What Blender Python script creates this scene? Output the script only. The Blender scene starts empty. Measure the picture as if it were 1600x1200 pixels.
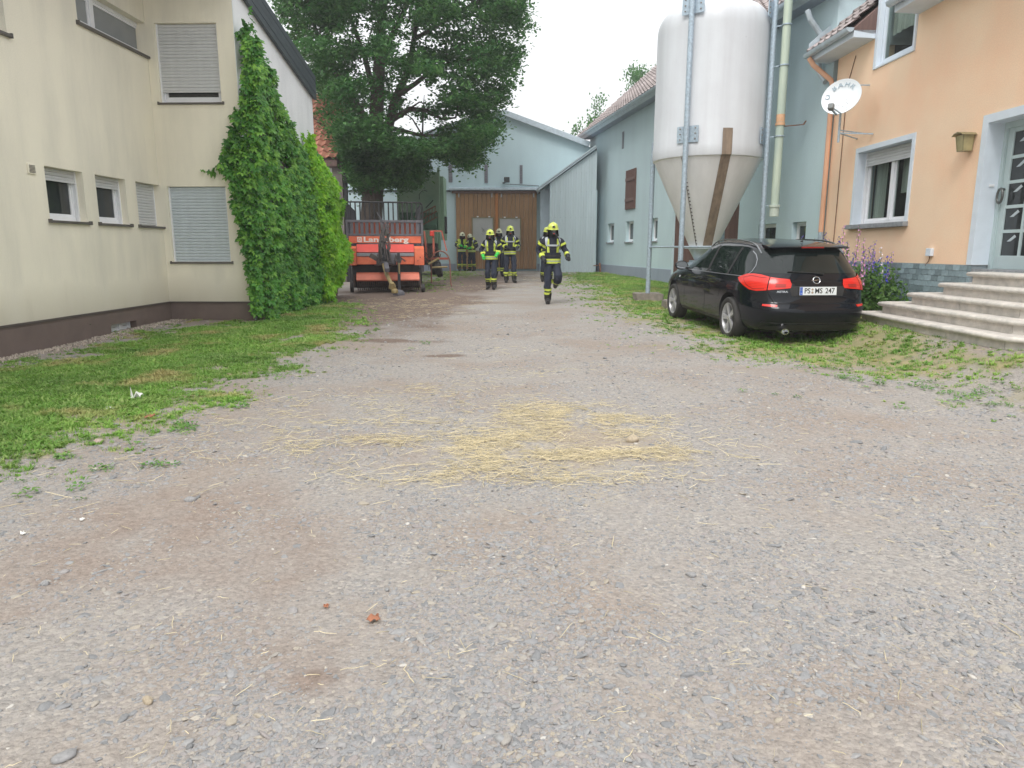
import bpy, bmesh, math, random
import numpy as np
from mathutils import Vector, Matrix, geometry, noise
from mathutils.bvhtree import BVHTree
R = math.radians
random.seed(7)
rng = np.random.default_rng(11)
scene = bpy.context.scene
COL = scene.collection

# ---------------------------------------------------------------- camera, world, sun, exposure
CAM_H = 1.35
PITCH = math.atan(211 / 1100)
cam_data = bpy.data.cameras.new('camera')
cam_data.sensor_width = 36
cam_data.lens = 36 * 1100 / 1600
cam_data.clip_start = 0.05
cam_data.clip_end = 1500
cam = bpy.data.objects.new('camera', cam_data)
COL.objects.link(cam)
cam.location = (0, 0, CAM_H)
cam.rotation_euler = (R(90) - PITCH, 0, 0)
scene.camera = cam

SUN_EL, SUN_AZ = R(52), R(199)        # soft sun high behind the camera, a little to its left
world = bpy.data.worlds.new('World')
scene.world = world
world.use_nodes = True
nt = world.node_tree
nt.nodes.clear()
out = nt.nodes.new('ShaderNodeOutputWorld')
bg = nt.nodes.new('ShaderNodeBackground')
sky = nt.nodes.new('ShaderNodeTexSky')
sky.sky_type = 'NISHITA'
sky.sun_disc = False
sky.sun_elevation = SUN_EL
sky.sun_rotation = SUN_AZ
sky.air_density = 1.0
sky.dust_density = 4.0
bg.inputs['Strength'].default_value = 0.10
# closed white cloud cover: luminance rises gently from horizon to zenith
geo = nt.nodes.new('ShaderNodeNewGeometry')
sep = nt.nodes.new('ShaderNodeSeparateXYZ')
nt.links.new(geo.outputs['Incoming'], sep.inputs[0])
absn = nt.nodes.new('ShaderNodeMath'); absn.operation = 'ABSOLUTE'
nt.links.new(sep.outputs['Z'], absn.inputs[0])
mul = nt.nodes.new('ShaderNodeMath'); mul.operation = 'MULTIPLY_ADD'
mul.inputs[1].default_value = 5.4
mul.inputs[2].default_value = 5.9
nt.links.new(absn.outputs[0], mul.inputs[0])
cl = nt.nodes.new('ShaderNodeMixRGB'); cl.blend_type = 'MULTIPLY'
cl.inputs['Fac'].default_value = 1
cl.inputs['Color1'].default_value = (0.975, 0.99, 1.0, 1)
nt.links.new(mul.outputs[0], cl.inputs['Color2'])
mx = nt.nodes.new('ShaderNodeMixRGB')
mx.inputs['Fac'].default_value = 0.93
nt.links.new(sky.outputs[0], mx.inputs['Color1'])
nt.links.new(cl.outputs[0], mx.inputs['Color2'])
nt.links.new(mx.outputs[0], bg.inputs['Color'])
nt.links.new(bg.outputs[0], out.inputs['Surface'])

sun_data = bpy.data.lights.new('sun', 'SUN')
sun_data.energy = 1.2
sun_data.angle = R(25)
sun_data.color = (1.0, 0.975, 0.94)
sun = bpy.data.objects.new('sun', sun_data)
COL.objects.link(sun)
sd = Vector((math.sin(SUN_AZ) * math.cos(SUN_EL), math.cos(SUN_AZ) * math.cos(SUN_EL), math.sin(SUN_EL)))
sun.rotation_euler = sd.to_track_quat('Z', 'Y').to_euler()
vs = scene.view_settings
vs.view_transform = 'Standard'
vs.look = 'None'
vs.exposure = 0.84
vs.gamma = 1
vs.use_curve_mapping = False

# ---------------------------------------------------------------- survey: turning measured sight lines into places
CP, SP = math.cos(PITCH), math.sin(PITCH)
def sight(px, py):
    a, b = (px - 800) / 1100, (600 - py) / 1100
    return Vector((a, CP + b * SP, -SP + b * CP)).normalized()
EYE = Vector((0, 0, CAM_H))
def gz(x, y):
    """terrain height"""
    t = np.clip(np.asarray(y, dtype=float) - 10, 0, 21.8)
    base = -0.05 + 0.017 * t
    s = np.clip((np.asarray(x, dtype=float) - 4.6) / 1.1, 0, 1); s = s * s * (3 - 2 * s)
    f = np.clip((np.asarray(y, dtype=float) - 3) / 3, 0, 1) * np.clip((15 - np.asarray(y, dtype=float)) / 3, 0, 1)
    base = base + 0.28 * s * f
    return base + 0.012 * np.sin(x * 1.1 + 0.7) * np.sin(y * 0.9) + 0.008 * np.sin(x * 2.3 - y * 1.7)
def gzf(x, y):
    return float(gz(x, y))
def on_ground(px, py):
    d = sight(px, py)
    z = 0.0
    p = None
    for i in range(12):
        t = (z - CAM_H) / d.z if d.z < -1e-4 else 60
        p = EYE + d * min(t, 80)
        z = gzf(p.x, p.y)
    return Vector((p.x, p.y, z))
def at_depth(px, py, Y):
    d = sight(px, py)
    return EYE + d * (Y / d.y)
class Facade:
    """vertical wall frame: x along the wall, y into the building, z up"""
    def __init__(s, P, D, flip=False):
        s.P = Vector((P[0], P[1], 0)); D = Vector((D[0], D[1], 0)).normalized()
        s.D = D
        s.N = Vector((-D.y, D.x, 0))      # into the wall
        s.M = Matrix(((D.x, s.N.x, 0, s.P.x), (D.y, s.N.y, 0, s.P.y), (0, 0, 1, 0), (0, 0, 0, 1)))
    def uv(s, px, py, off=0.0):
        d = sight(px, py)
        P = s.P + s.N * off
        t = (P - EYE).dot(s.N) / d.dot(s.N)
        h = EYE + d * t
        return (h - s.P).dot(s.D), h.z
    def rect(s, p1, p2, p3, off=0.0):
        """p1 lower-left pixel, p2 lower-right, p3 upper-left -> u0,u1,z0,z1"""
        u0, z0 = s.uv(*p1, off); u1, z0b = s.uv(*p2, off); u2, z1 = s.uv(*p3, off)
        return (u0 + u2) / 2, u1, (z0 + z0b) / 2, z1
    def w(s, u, y, z):
        return s.P + s.D * u + s.N * y + Vector((0, 0, z))

# ---------------------------------------------------------------- materials
def new_mat(name):
    m = bpy.data.materials.new(name); m.use_nodes = True
    return m, m.node_tree, m.node_tree.nodes['Principled BSDF']
def N(nt, t, **kw):
    n = nt.nodes.new(t)
    for k, v in kw.items():
        if k in n.inputs: n.inputs[k].default_value = v
        else: setattr(n, k, v)
    return n
def ramp(nt, fac, stops):
    r = nt.nodes.new('ShaderNodeValToRGB')
    e = r.color_ramp.elements
    while len(e) < len(stops): e.new(0.5)
    for i, (p, c) in enumerate(stops):
        e[i].position = p; e[i].color = (*c[:3], 1) if len(c) >= 3 else (c[0], c[0], c[0], 1)
    nt.links.new(fac, r.inputs[0])
    return r.outputs[0]
def mix(nt, fac, a, b, mode='MIX'):
    m = nt.nodes.new('ShaderNodeMixRGB'); m.blend_type = mode
    for i, v in enumerate((fac, a, b)):
        if isinstance(v, (int, float)): m.inputs[i].default_value = v
        elif isinstance(v, (tuple, list)): m.inputs[i].default_value = (*v[:3], 1)
        else: nt.links.new(v, m.inputs[i])
    return m.outputs[0]
def coords(nt, scale=(1, 1, 1), world=False):
    mp = nt.nodes.new('ShaderNodeMapping'); mp.inputs['Scale'].default_value = scale
    if world:
        g = nt.nodes.new('ShaderNodeNewGeometry'); nt.links.new(g.outputs['Position'], mp.inputs[0])
    else:
        t = nt.nodes.new('ShaderNodeTexCoord'); nt.links.new(t.outputs['Object'], mp.inputs[0])
    return mp.outputs[0]
def noise_tex(nt, vec, scale, detail=4, rough=0.6):
    n = N(nt, 'ShaderNodeTexNoise', Scale=scale, Detail=detail, Roughness=rough)
    nt.links.new(vec, n.inputs['Vector'])
    return n.outputs['Fac']
def bump(nt, h, strength, dist, normal=None):
    b = N(nt, 'ShaderNodeBump', Strength=strength, Distance=dist)
    nt.links.new(h, b.inputs['Height'])
    if normal: nt.links.new(normal, b.inputs['Normal'])
    return b.outputs[0]
def mat(name, c, rough=0.6, var=0.15, vscale=3.0, stretch=(1, 1, 1), bmp=0.0, bscale=60, metal=0.0, coat=0.0,
        c2=None, world=False, rand=0.0, spec=0.5, bdist=0.01):
    m, nt, b = new_mat(name)
    v = coords(nt, stretch, world)
    f = noise_tex(nt, v, vscale)
    dark = tuple(x * (1 - var) for x in c); lite = tuple(min(1, x * (1 + var)) for x in (c2 or c))
    col = ramp(nt, f, [(0.3, dark), (0.7, lite)])
    if rand:
        oi = nt.nodes.new('ShaderNodeObjectInfo')
        k = ramp(nt, oi.outputs['Random'], [(0, (1 - rand,) * 3), (1, (1 + rand,) * 3)])
        col = mix(nt, 1.0, col, k, 'MULTIPLY')
    nt.links.new(col, b.inputs['Base Color'])
    b.inputs['Roughness'].default_value = rough
    b.inputs['Metallic'].default_value = metal
    b.inputs['Coat Weight'].default_value = coat
    b.inputs['Specular IOR Level'].default_value = spec
    if bmp:
        f2 = noise_tex(nt, coords(nt, (1, 1, 1), world), bscale, 3)
        nt.links.new(bump(nt, f2, bmp, bdist), b.inputs['Normal'])
    return m
def srgb(r, g, b):
    f = lambda v: (v / 255 / 12.92) if v / 255 <= 0.04045 else ((v / 255 + 0.055) / 1.055) ** 2.4
    return (f(r), f(g), f(b))

def stucco(name, c, stain, streak=0.5, grain=90, bmp=0.25, base_dirt=None, st_scale=(1.1, 1.1, 0.22)):
    """rendered wall with fine grain, vertical rain streaks and blotches"""
    m, nt, b = new_mat(name)
    v = coords(nt, (1, 1, 1))
    vs_ = coords(nt, st_scale)
    st = noise_tex(nt, vs_, 1.5, 5, 0.62)
    big = noise_tex(nt, v, 0.5, 4, 0.55)
    fine = noise_tex(nt, v, grain, 2, 0.7)
    k = ramp(nt, st, [(0.42, (0,) * 3), (0.72, (1,) * 3)])
    col = mix(nt, streak, c, stain)
    mm = nt.nodes.new('ShaderNodeMixRGB'); nt.links.new(k, mm.inputs[0])
    mm.inputs[1].default_value = (*c, 1); nt.links.new(col, mm.inputs[2])
    kb = ramp(nt, big, [(0.3, (0.94, 0.94, 0.945)), (0.7, (1.03, 1.03, 1.02))])
    c3 = mix(nt, 1.0, mm.outputs[0], kb, 'MULTIPLY')
    kf = ramp(nt, fine, [(0.3, (0.93,) * 3), (0.7, (1.05,) * 3)])
    c4 = mix(nt, 1.0, c3, kf, 'MULTIPLY')
    if base_dirt:
        z0, z1, dc = base_dirt
        tc = nt.nodes.new('ShaderNodeTexCoord'); sp = nt.nodes.new('ShaderNodeSeparateXYZ')
        nt.links.new(tc.outputs['Object'], sp.inputs[0])
        ad = N(nt, 'ShaderNodeMath', operation='MULTIPLY_ADD'); ad.inputs[1].default_value = 0.9; nt.links.new(st, ad.inputs[0]); nt.links.new(sp.outputs['Z'], ad.inputs[2])
        mr = N(nt, 'ShaderNodeMapRange'); mr.inputs['From Min'].default_value = z0 + .45; mr.inputs['From Max'].default_value = z1 + .45
        mr.inputs['To Min'].default_value = 0.6; mr.inputs['To Max'].default_value = 0
        nt.links.new(ad.outputs[0], mr.inputs['Value'])
        c4 = mix(nt, mr.outputs[0], c4, dc)
    nt.links.new(c4, b.inputs['Base Color'])
    b.inputs['Roughness'].default_value = 0.9
    b.inputs['Specular IOR Level'].default_value = 0.2
    nt.links.new(bump(nt, fine, bmp, 0.006), b.inputs['Normal'])
    return m

def glass_mat(name, tint=(0.03, 0.035, 0.035), through=0.0, rough=0.02):
    m, nt, b = new_mat(name)
    v = coords(nt, (1, 1, 1))
    f = noise_tex(nt, v, 1.2, 2)
    nt.links.new(ramp(nt, f, [(0.3, tuple(x * 0.8 for x in tint)), (0.7, tuple(x * 1.2 for x in tint))]), b.inputs['Base Color'])
    b.inputs['Roughness'].default_value = rough
    b.inputs['Specular IOR Level'].default_value = 0.5
    nt.links.new(bump(nt, f, 0.08, 0.02), b.inputs['Normal'])
    if through:
        tr = nt.nodes.new('ShaderNodeBsdfTransparent'); ms = nt.nodes.new('ShaderNodeMixShader')
        tr.inputs[0].default_value = (0.85, 0.9, 0.88, 1)
        ms.inputs[0].default_value = through
        o = nt.nodes['Material Output']
        nt.links.new(b.outputs[0], ms.inputs[1]); nt.links.new(tr.outputs[0], ms.inputs[2]); nt.links.new(ms.outputs[0], o.inputs[0])
    return m

def leaf_mat(name, c1, c2, c3, trans=0.25, rough=0.5, dry=None, clump=0.8):
    """leaves: each instance its own green, clumps of tone through the mass"""
    m, nt, b = new_mat(name)
    oi = nt.nodes.new('ShaderNodeObjectInfo')
    col = ramp(nt, oi.outputs['Random'], [(0.0, c1), (0.5, c2), (1.0, c3)])
    v = coords(nt, (1, 1, 1), True)
    f = noise_tex(nt, v, clump, 3)
    k = ramp(nt, f, [(0.35, (0.75, 0.78, 0.75)), (0.68, (1.3, 1.25, 1.1))])
    col = mix(nt, 1.0, col, k, 'MULTIPLY')
    if dry:
        f2 = noise_tex(nt, v, dry[1], 4)
        dk = ramp(nt, f2, [(dry[2], (0,) * 3), (dry[2] + .12, (1,) * 3)])
        mm = nt.nodes.new('ShaderNodeMixRGB'); nt.links.new(dk, mm.inputs[0]); nt.links.new(col, mm.inputs[1]); mm.inputs[2].default_value = (*dry[0], 1)
        col = mm.outputs[0]
    nt.links.new(col, b.inputs['Base Color'])
    b.inputs['Roughness'].default_value = rough
    b.inputs['Specular IOR Level'].default_value = 0.35
    if trans:
        tl = nt.nodes.new('ShaderNodeBsdfTranslucent'); ms = nt.nodes.new('ShaderNodeMixShader'); ms.inputs[0].default_value = trans
        nt.links.new(col, tl.inputs[0])
        o = nt.nodes['Material Output']
        nt.links.new(b.outputs[0], ms.inputs[1]); nt.links.new(tl.outputs[0], ms.inputs[2]); nt.links.new(ms.outputs[0], o.inputs[0])
    return m

# ---------------------------------------------------------------- mesh building
class MB:
    def __init__(s, M=None): s.v = []; s.f = []; s.mi = []; s.m = 0; s.M = M
    def add(s, vs_, fs):
        o = len(s.v); s.v += [tuple(p) for p in vs_]
        for f in fs: s.f.append(tuple(i + o for i in f)); s.mi.append(s.m)
        return s
    def box(s, x0, x1, y0, y1, z0, z1):
        if x0 > x1: x0, x1 = x1, x0
        if y0 > y1: y0, y1 = y1, y0
        if z0 > z1: z0, z1 = z1, z0
        return s.add([(x, y, z) for z in (z0, z1) for y in (y0, y1) for x in (x0, x1)],
                     [(0, 2, 3, 1), (4, 5, 7, 6), (0, 1, 5, 4), (2, 6, 7, 3), (0, 4, 6, 2), (1, 3, 7, 5)])
    def bbox(s, x0, x1, y0, y1, z0, z1, b=0.01):
        """box with chamfered edges"""
        bm = bmesh.new()
        bmesh.ops.create_cube(bm, size=1)
        for v in bm.verts:
            v.co = Vector(((x0 + x1) / 2 + v.co.x * (x1 - x0), (y0 + y1) / 2 + v.co.y * (y1 - y0), (z0 + z1) / 2 + v.co.z * (z1 - z0)))
        bmesh.ops.bevel(bm, geom=list(bm.edges), offset=b, segments=2, affect='EDGES', profile=0.5)
        s.from_bm(bm); bm.free(); return s
    def from_bm(s, bm):
        bm.verts.index_update()
        return s.add([v.co[:] for v in bm.verts], [[v.index for v in f.verts] for f in bm.faces])
    def prism(s, poly, a, b, axis='y'):
        """polygon given in the two other axes, extruded along axis"""
        n = len(poly)
        def P(p, t): return {'y': (p[0], t, p[1]), 'x': (t, p[0], p[1]), 'z': (p[0], p[1], t)}[axis]
        vs_ = [P(p, a) for p in poly] + [P(p, b) for p in poly]
        return s.add(vs_, [tuple(range(n))[::-1], tuple(range(n, 2 * n))] + [(i, (i + 1) % n, n + (i + 1) % n, n + i) for i in range(n)])
    def tube(s, pts, r, n=8, caps=True):
        pts = [Vector(p) for p in pts]
        rs = r if isinstance(r, (list, tuple)) else [r] * len(pts)
        rings = []
        up = None
        for i, p in enumerate(pts):
            d = (pts[min(i + 1, len(pts) - 1)] - pts[max(i - 1, 0)])
            d = d.normalized() if d.length > 1e-9 else Vector((0, 0, 1))
            if up is None:
                up = Vector((0, 0, 1)) if abs(d.z) < 0.9 else Vector((1, 0, 0))
            a = d.cross(up)
            if a.length < 1e-4: a = d.cross(Vector((0.3, 1, 0)))
            a.normalize(); b = a.cross(d).normalized(); up = b
            rings.append([p + (a * math.cos(2 * math.pi * k / n) + b * math.sin(2 * math.pi * k / n)) * rs[i] for k in range(n)])
        vs_ = [v for r_ in rings for v in r_]
        fs = [(i * n + k, i * n + (k + 1) % n, (i + 1) * n + (k + 1) % n, (i + 1) * n + k) for i in range(len(pts) - 1) for k in range(n)]
        if caps: fs += [tuple(range(n)), tuple(range((len(pts) - 1) * n, len(pts) * n))[::-1]]
        return s.add(vs_, fs)
    def bar(s, a, b, w, h=None):
        """rectangular bar between two points"""
        a, b = Vector(a), Vector(b); d = (b - a).normalized()
        up = Vector((0, 0, 1)) if abs(d.z) < 0.95 else Vector((0, 1, 0))
        x = d.cross(up).normalized(); y = x.cross(d).normalized(); h = h or w
        vs_ = [p + x * sx * w / 2 + y * sy * h / 2 for p in (a, b) for sx, sy in ((-1, -1), (1, -1), (1, 1), (-1, 1))]
        return s.add(vs_, [(3, 2, 1, 0), (4, 5, 6, 7), (0, 1, 5, 4), (1, 2, 6, 5), (2, 3, 7, 6), (3, 0, 4, 7)])
    def lathe(s, prof, n=24, M=None, closed=False):
        """profile of (radius, z) about z"""
        vs_ = []; fs = []
        for r, z in prof:
            for k in range(n):
                a = 2 * math.pi * k / n
                p = Vector((r * math.cos(a), r * math.sin(a), z))
                vs_.append(M @ p if M else p)
        for i in range(len(prof) - 1):
            for k in range(n): fs.append((i * n + k, i * n + (k + 1) % n, (i + 1) * n + (k + 1) % n, (i + 1) * n + k))
        if prof[0][0] > 1e-4 and not closed: fs.append(tuple(range(n))[::-1])
        if prof[-1][0] > 1e-4 and not closed: fs.append(tuple(range((len(prof) - 1) * n, len(prof) * n)))
        return s.add(vs_, fs)
    def mesh(s, name, mats, smooth=False, angle=35):
        me = bpy.data.meshes.new(name)
        vs_ = [s.M @ Vector(v) for v in s.v] if s.M else s.v
        me.from_pydata([tuple(v) for v in vs_], [], s.f)
        if not isinstance(mats, (list, tuple)): mats = [mats]
        for m in mats: me.materials.append(m)
        if len(mats) > 1: me.polygons.foreach_set('material_index', s.mi)
        bm = bmesh.new(); bm.from_mesh(me)
        bmesh.ops.recalc_face_normals(bm, faces=bm.faces)
        bm.to_mesh(me); bm.free()
        if smooth:
            me.polygons.foreach_set('use_smooth', [True] * len(me.polygons))
            try: me.set_sharp_from_angle(angle=R(angle))
            except Exception: pass
        me.update()
        return me
    def build(s, name, mats, parent=None, smooth=False, angle=35, **props):
        return link(name, s.mesh(name, mats, smooth, angle), parent, **props)
def link(name, data, parent=None, loc=None, rot=None, **props):
    o = bpy.data.objects.new(name, data); COL.objects.link(o)
    if parent: o.parent = parent
    if loc is not None: o.location = loc
    if rot is not None: o.rotation_euler = rot
    for k, v in props.items(): o[k] = v
    return o
def thing(name, label, cat, loc=(0, 0, 0), rz=0, group=None):
    o = bpy.data.objects.new(name, None); COL.objects.link(o)
    o.empty_display_size = 0.2
    o.location = loc; o.rotation_euler = (0, 0, rz)
    o['label'] = label; o['category'] = cat
    if group: o['group'] = group
    return o
def tag(o, label, cat, group=None):
    o['label'] = label; o['category'] = cat
    if group: o['group'] = group
    return o
def facade_thing(name, label, cat, F, group=None):
    o = thing(name, label, cat, F.P, math.atan2(F.D.y, F.D.x), group)
    return o
def wall_mesh(F_unused, outer, holes, t, reveal=0.0):
    """outer polygon [(u,z)], holes [(u0,u1,z0,z1)], wall thickness t (into +y)"""
    verts = [Vector(p) for p in outer]; faces = [list(range(len(outer)))]
    for (u0, u1, z0, z1) in holes:
        o = len(verts); verts += [Vector((u0, z0)), Vector((u1, z0)), Vector((u1, z1)), Vector((u0, z1))]
        faces.append([o, o + 3, o + 2, o + 1])
    r = geometry.delaunay_2d_cdt(verts, [], faces, 0, 1e-6)
    vo, fo = r[0], r[2]
    mb = MB()
    inside = lambda c: any(h[0] < c.x < h[1] and h[2] < c.y < h[3] for h in holes)
    n = len(vo)
    keep = []
    for f in fo:
        c = sum((vo[i] for i in f), Vector((0, 0))) / len(f)
        if not inside(c) and point_in(c, outer): keep.append(f)
    mb.add([(v.x, 0, v.y) for v in vo], keep)
    mb.add([(v.x, t, v.y) for v in vo], keep)
    m = len(outer)
    for i in range(m):
        a, b = outer[i], outer[(i + 1) % m]
        mb.add([(a[0], 0, a[1]), (b[0], 0, b[1]), (b[0], t, b[1]), (a[0], t, a[1])], [(0, 1, 2, 3)])
    for (u0, u1, z0, z1) in holes:
        q = [(u0, z0), (u1, z0), (u1, z1), (u0, z1)]
        for i in range(4):
            a, b = q[i], q[(i + 1) % 4]
            mb.add([(a[0], 0, a[1]), (b[0], 0, b[1]), (b[0], t, b[1]), (a[0], t, a[1])], [(0, 1, 2, 3)])
    bm = bmesh.new(); tmp = bpy.data.meshes.new('t'); tmp.from_pydata(mb.v, [], mb.f); bm.from_mesh(tmp)
    bmesh.ops.remove_doubles(bm, verts=bm.verts, dist=1e-5)
    bpy.data.meshes.remove(tmp)
    o = MB(); o.from_bm(bm); bm.free()
    return o
def point_in(p, poly):
    c = False; n = len(poly); x, y = p[0], p[1]
    for i in range(n):
        x1, y1 = poly[i][0], poly[i][1]; x2, y2 = poly[(i + 1) % n][0], poly[(i + 1) % n][1]
        if (y1 > y) != (y2 > y) and x < (x2 - x1) * (y - y1) / (y2 - y1) + x1: c = not c
    return c
def sdist(X, Y, poly):
    """signed distance of arrays to polygon, positive inside"""
    X = np.asarray(X, float); Y = np.asarray(Y, float)
    d = np.full(X.shape, 1e9); ins = np.zeros(X.shape, bool)
    n = len(poly)
    for i in range(n):
        x1, y1 = poly[i][0], poly[i][1]; x2, y2 = poly[(i + 1) % n][0], poly[(i + 1) % n][1]
        dx, dy = x2 - x1, y2 - y1
        t = np.clip(((X - x1) * dx + (Y - y1) * dy) / (dx * dx + dy * dy + 1e-12), 0, 1)
        d = np.minimum(d, np.hypot(X - x1 - t * dx, Y - y1 - t * dy))
        with np.errstate(divide='ignore', invalid='ignore'):
            c = ((y1 > Y) != (y2 > Y)) & (X < dx * (Y - y1) / (dy if dy != 0 else 1e-12) + x1)
        ins ^= c
    return np.where(ins, d, -d)
def vnoise(X, Y, s, seed=0, octs=3):
    """cheap value noise on arrays, 0..1"""
    X = np.asarray(X, float) * s; Y = np.asarray(Y, float) * s
    tot = 0; amp = 1; norm = 0
    for o in range(octs):
        xi = np.floor(X).astype(np.int64); yi = np.floor(Y).astype(np.int64); fx = X - xi; fy = Y - yi
        fx = fx * fx * (3 - 2 * fx); fy = fy * fy * (3 - 2 * fy)
        def h(a, b):
            k = (a * 374761393 + b * 668265263 + (seed + o) * 974634777) & 0xffffffff
            k = ((k ^ (k >> 13)) * 1274126177) & 0xffffffff
            return ((k ^ (k >> 16)) & 0xffff) / 65535.0
        v = (h(xi, yi) * (1 - fx) + h(xi + 1, yi) * fx) * (1 - fy) + (h(xi, yi + 1) * (1 - fx) + h(xi + 1, yi + 1) * fx) * fy
        tot = tot + v * amp; norm += amp; amp *= 0.5; X = X * 2.03; Y = Y * 2.03
    return tot / norm

def scatter(name, protos, P, rot, scl, idx, parent=None, **props):
    """one object whose geometry nodes put prototype meshes on its points"""
    me = bpy.data.meshes.new(name)
    n = len(P)
    me.vertices.add(n)
    me.vertices.foreach_set('co', np.asarray(P, dtype=np.float32).ravel())
    for nm, arr, ty in (('rot', rot, 'FLOAT_VECTOR'), ('scl', scl, 'FLOAT_VECTOR')):
        a = me.attributes.new(nm, ty, 'POINT'); a.data.foreach_set('vector', np.asarray(arr, dtype=np.float32).ravel())
    a = me.attributes.new('idx', 'INT', 'POINT'); a.data.foreach_set('value', np.asarray(idx, dtype=np.int32))
    ob = link(name, me, parent, **props)
    ng = bpy.data.node_groups.new(name + '_nodes', 'GeometryNodeTree')
    ng.interface.new_socket('Geometry', in_out='INPUT', socket_type='NodeSocketGeometry')
    ng.interface.new_socket('Geometry', in_out='OUTPUT', socket_type='NodeSocketGeometry')
    gi = ng.nodes.new('NodeGroupInput'); go = ng.nodes.new('NodeGroupOutput')
    jn = ng.nodes.new('GeometryNodeJoinGeometry')
    def attr(nm, ty):
        q = ng.nodes.new('GeometryNodeInputNamedAttribute'); q.data_type = ty; q.inputs['Name'].default_value = nm; return q.outputs['Attribute']
    ar, asc, ai = attr('rot', 'FLOAT_VECTOR'), attr('scl', 'FLOAT_VECTOR'), attr('idx', 'INT')
    e2r = ng.nodes.new('FunctionNodeEulerToRotation'); ng.links.new(ar, e2r.inputs[0])
    for k, pm in enumerate(protos):
        po = bpy.data.objects.new(name + '_source', pm)
        oi = ng.nodes.new('GeometryNodeObjectInfo'); oi.inputs['Object'].default_value = po
        oi.inputs['As Instance'].default_value = True
        cmpn = ng.nodes.new('FunctionNodeCompare'); cmpn.data_type = 'INT'; cmpn.operation = 'EQUAL'
        ng.links.new(ai, cmpn.inputs[2]); cmpn.inputs[3].default_value = k
        ip = ng.nodes.new('GeometryNodeInstanceOnPoints')
        ng.links.new(gi.outputs[0], ip.inputs['Points']); ng.links.new(cmpn.outputs[0], ip.inputs['Selection'])
        ng.links.new(oi.outputs['Geometry'], ip.inputs['Instance'])
        ng.links.new(e2r.outputs[0], ip.inputs['Rotation']); ng.links.new(asc, ip.inputs['Scale'])
        ng.links.new(ip.outputs[0], jn.inputs[0])
    ng.links.new(jn.outputs[0], go.inputs[0])
    md = ob.modifiers.new('scatter', 'NODES'); md.node_group = ng
    return ob

def copy_tree(o, parent=None, label=None, **loc):
    c = o.copy(); COL.objects.link(c)
    if parent: c.parent = parent
    if label: c['label'] = label
    for ch in o.children: copy_tree(ch, c)
    return c

def panel(bvh, poly, cast, off, step=0.05, skirt=0.0):
    """fills a 2D polygon and lays it on a surface: cast(a, b) gives ray origin and direction"""
    pts = []
    n = len(poly)
    for i in range(n):
        a, b = Vector(poly[i]), Vector(poly[(i + 1) % n]); k = max(1, int((b - a).length / step))
        pts += [a.lerp(b, j / k) for j in range(k)]
    nb = len(pts)
    xs = [p.x for p in pts]; ys = [p.y for p in pts]
    inner = []
    nx = int((max(xs) - min(xs)) / step); ny = int((max(ys) - min(ys)) / step)
    for i in range(1, nx + 1):
        for j in range(1, ny + 1):
            q = (min(xs) + i * step - step * .3, min(ys) + j * step - step * .3)
            if point_in(q, pts): inner.append(Vector(q))
    r = geometry.delaunay_2d_cdt(pts + inner, [], [list(range(nb))], 1, 1e-5)
    V = []; ok = []
    for v in r[0]:
        o, d = cast(v.x, v.y)
        h = bvh.ray_cast(Vector(o), Vector(d).normalized())
        if h[0] is None: V.append(Vector((0, 0, 0))); ok.append(False)
        else:
            nn = h[1] if h[1].dot(Vector(d)) < 0 else -h[1]
            V.append(h[0] + nn * off); ok.append(True)
    mb = MB()
    fs = [f for f in r[2] if all(ok[i] for i in f)]
    mb.add(V, fs)
    return mb
def strip2d(pts, w):
    """polyline -> closed thin outline"""
    P = [Vector(p) for p in pts]; L = []; Rr = []
    for i, p in enumerate(P):
        d = (P[min(i + 1, len(P) - 1)] - P[max(i - 1, 0)]).normalized(); nrm = Vector((-d.y, d.x)) * w / 2
        L.append(p + nrm); Rr.append(p - nrm)
    return [tuple(q) for q in L + Rr[::-1]]
def text_mesh(txt, size, mat_, extrude=0.002, bold=0.0, align='CENTER'):
    c = bpy.data.curves.new('text', 'FONT'); c.body = txt; c.size = size; c.extrude = extrude; c.offset = bold; c.align_x = align; c.align_y = 'CENTER'
    c.resolution_u = 3
    o = bpy.data.objects.new('text', c); COL.objects.link(o)
    dg = bpy.context.evaluated_depsgraph_get()
    me = bpy.data.meshes.new_from_object(o.evaluated_get(dg))
    me.materials.clear(); me.materials.append(mat_)
    bpy.data.objects.remove(o); bpy.data.curves.remove(c)
    return me
# ---------------------------------------------------------------- shared materials
M_cream = stucco('cream_render', srgb(245, 239, 221), srgb(218, 214, 200), 0.65, 70, 0.3, base_dirt=(.30, .85, srgb(176, 170, 152)))
M_cream2 = stucco('weathered_white_render', srgb(236, 238, 240), srgb(208, 211, 214), 0.7, 60, 0.3)
M_plinth = mat('brown_plinth', srgb(112, 98, 92), 0.8, 0.12, 2.5, bmp=0.2, bscale=80)
M_plinth_cap = mat('plinth_cap', srgb(84, 76, 72), 0.6, 0.1)
M_blue = stucco('pale_blue_render', srgb(196, 217, 223), srgb(187, 206, 213), 0.5, 40, 0.35)
M_blue_base = stucco('grey_blue_plinth', srgb(158, 168, 184), srgb(142, 152, 168), 0.5, 40, 0.3)
M_orange = stucco('apricot_render', srgb(248, 218, 188), srgb(248, 200, 166), 0.7, 55, 0.3, st_scale=(.5, .5, .45))
M_trim = mat('pale_trim', srgb(212, 222, 232), 0.7, 0.05, 4)
M_white = mat('white_plastic', srgb(232, 234, 238), 0.35, 0.04, 5)
M_sill = mat('dark_sill', srgb(92, 88, 84), 0.45, 0.12, 6)
M_sillstone = mat('stone_sill', srgb(140, 144, 148), 0.7, 0.25, 14, bmp=0.3)
M_slat = mat('shutter_slat', srgb(206, 208, 210), 0.5, 0.05, 8)
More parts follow.
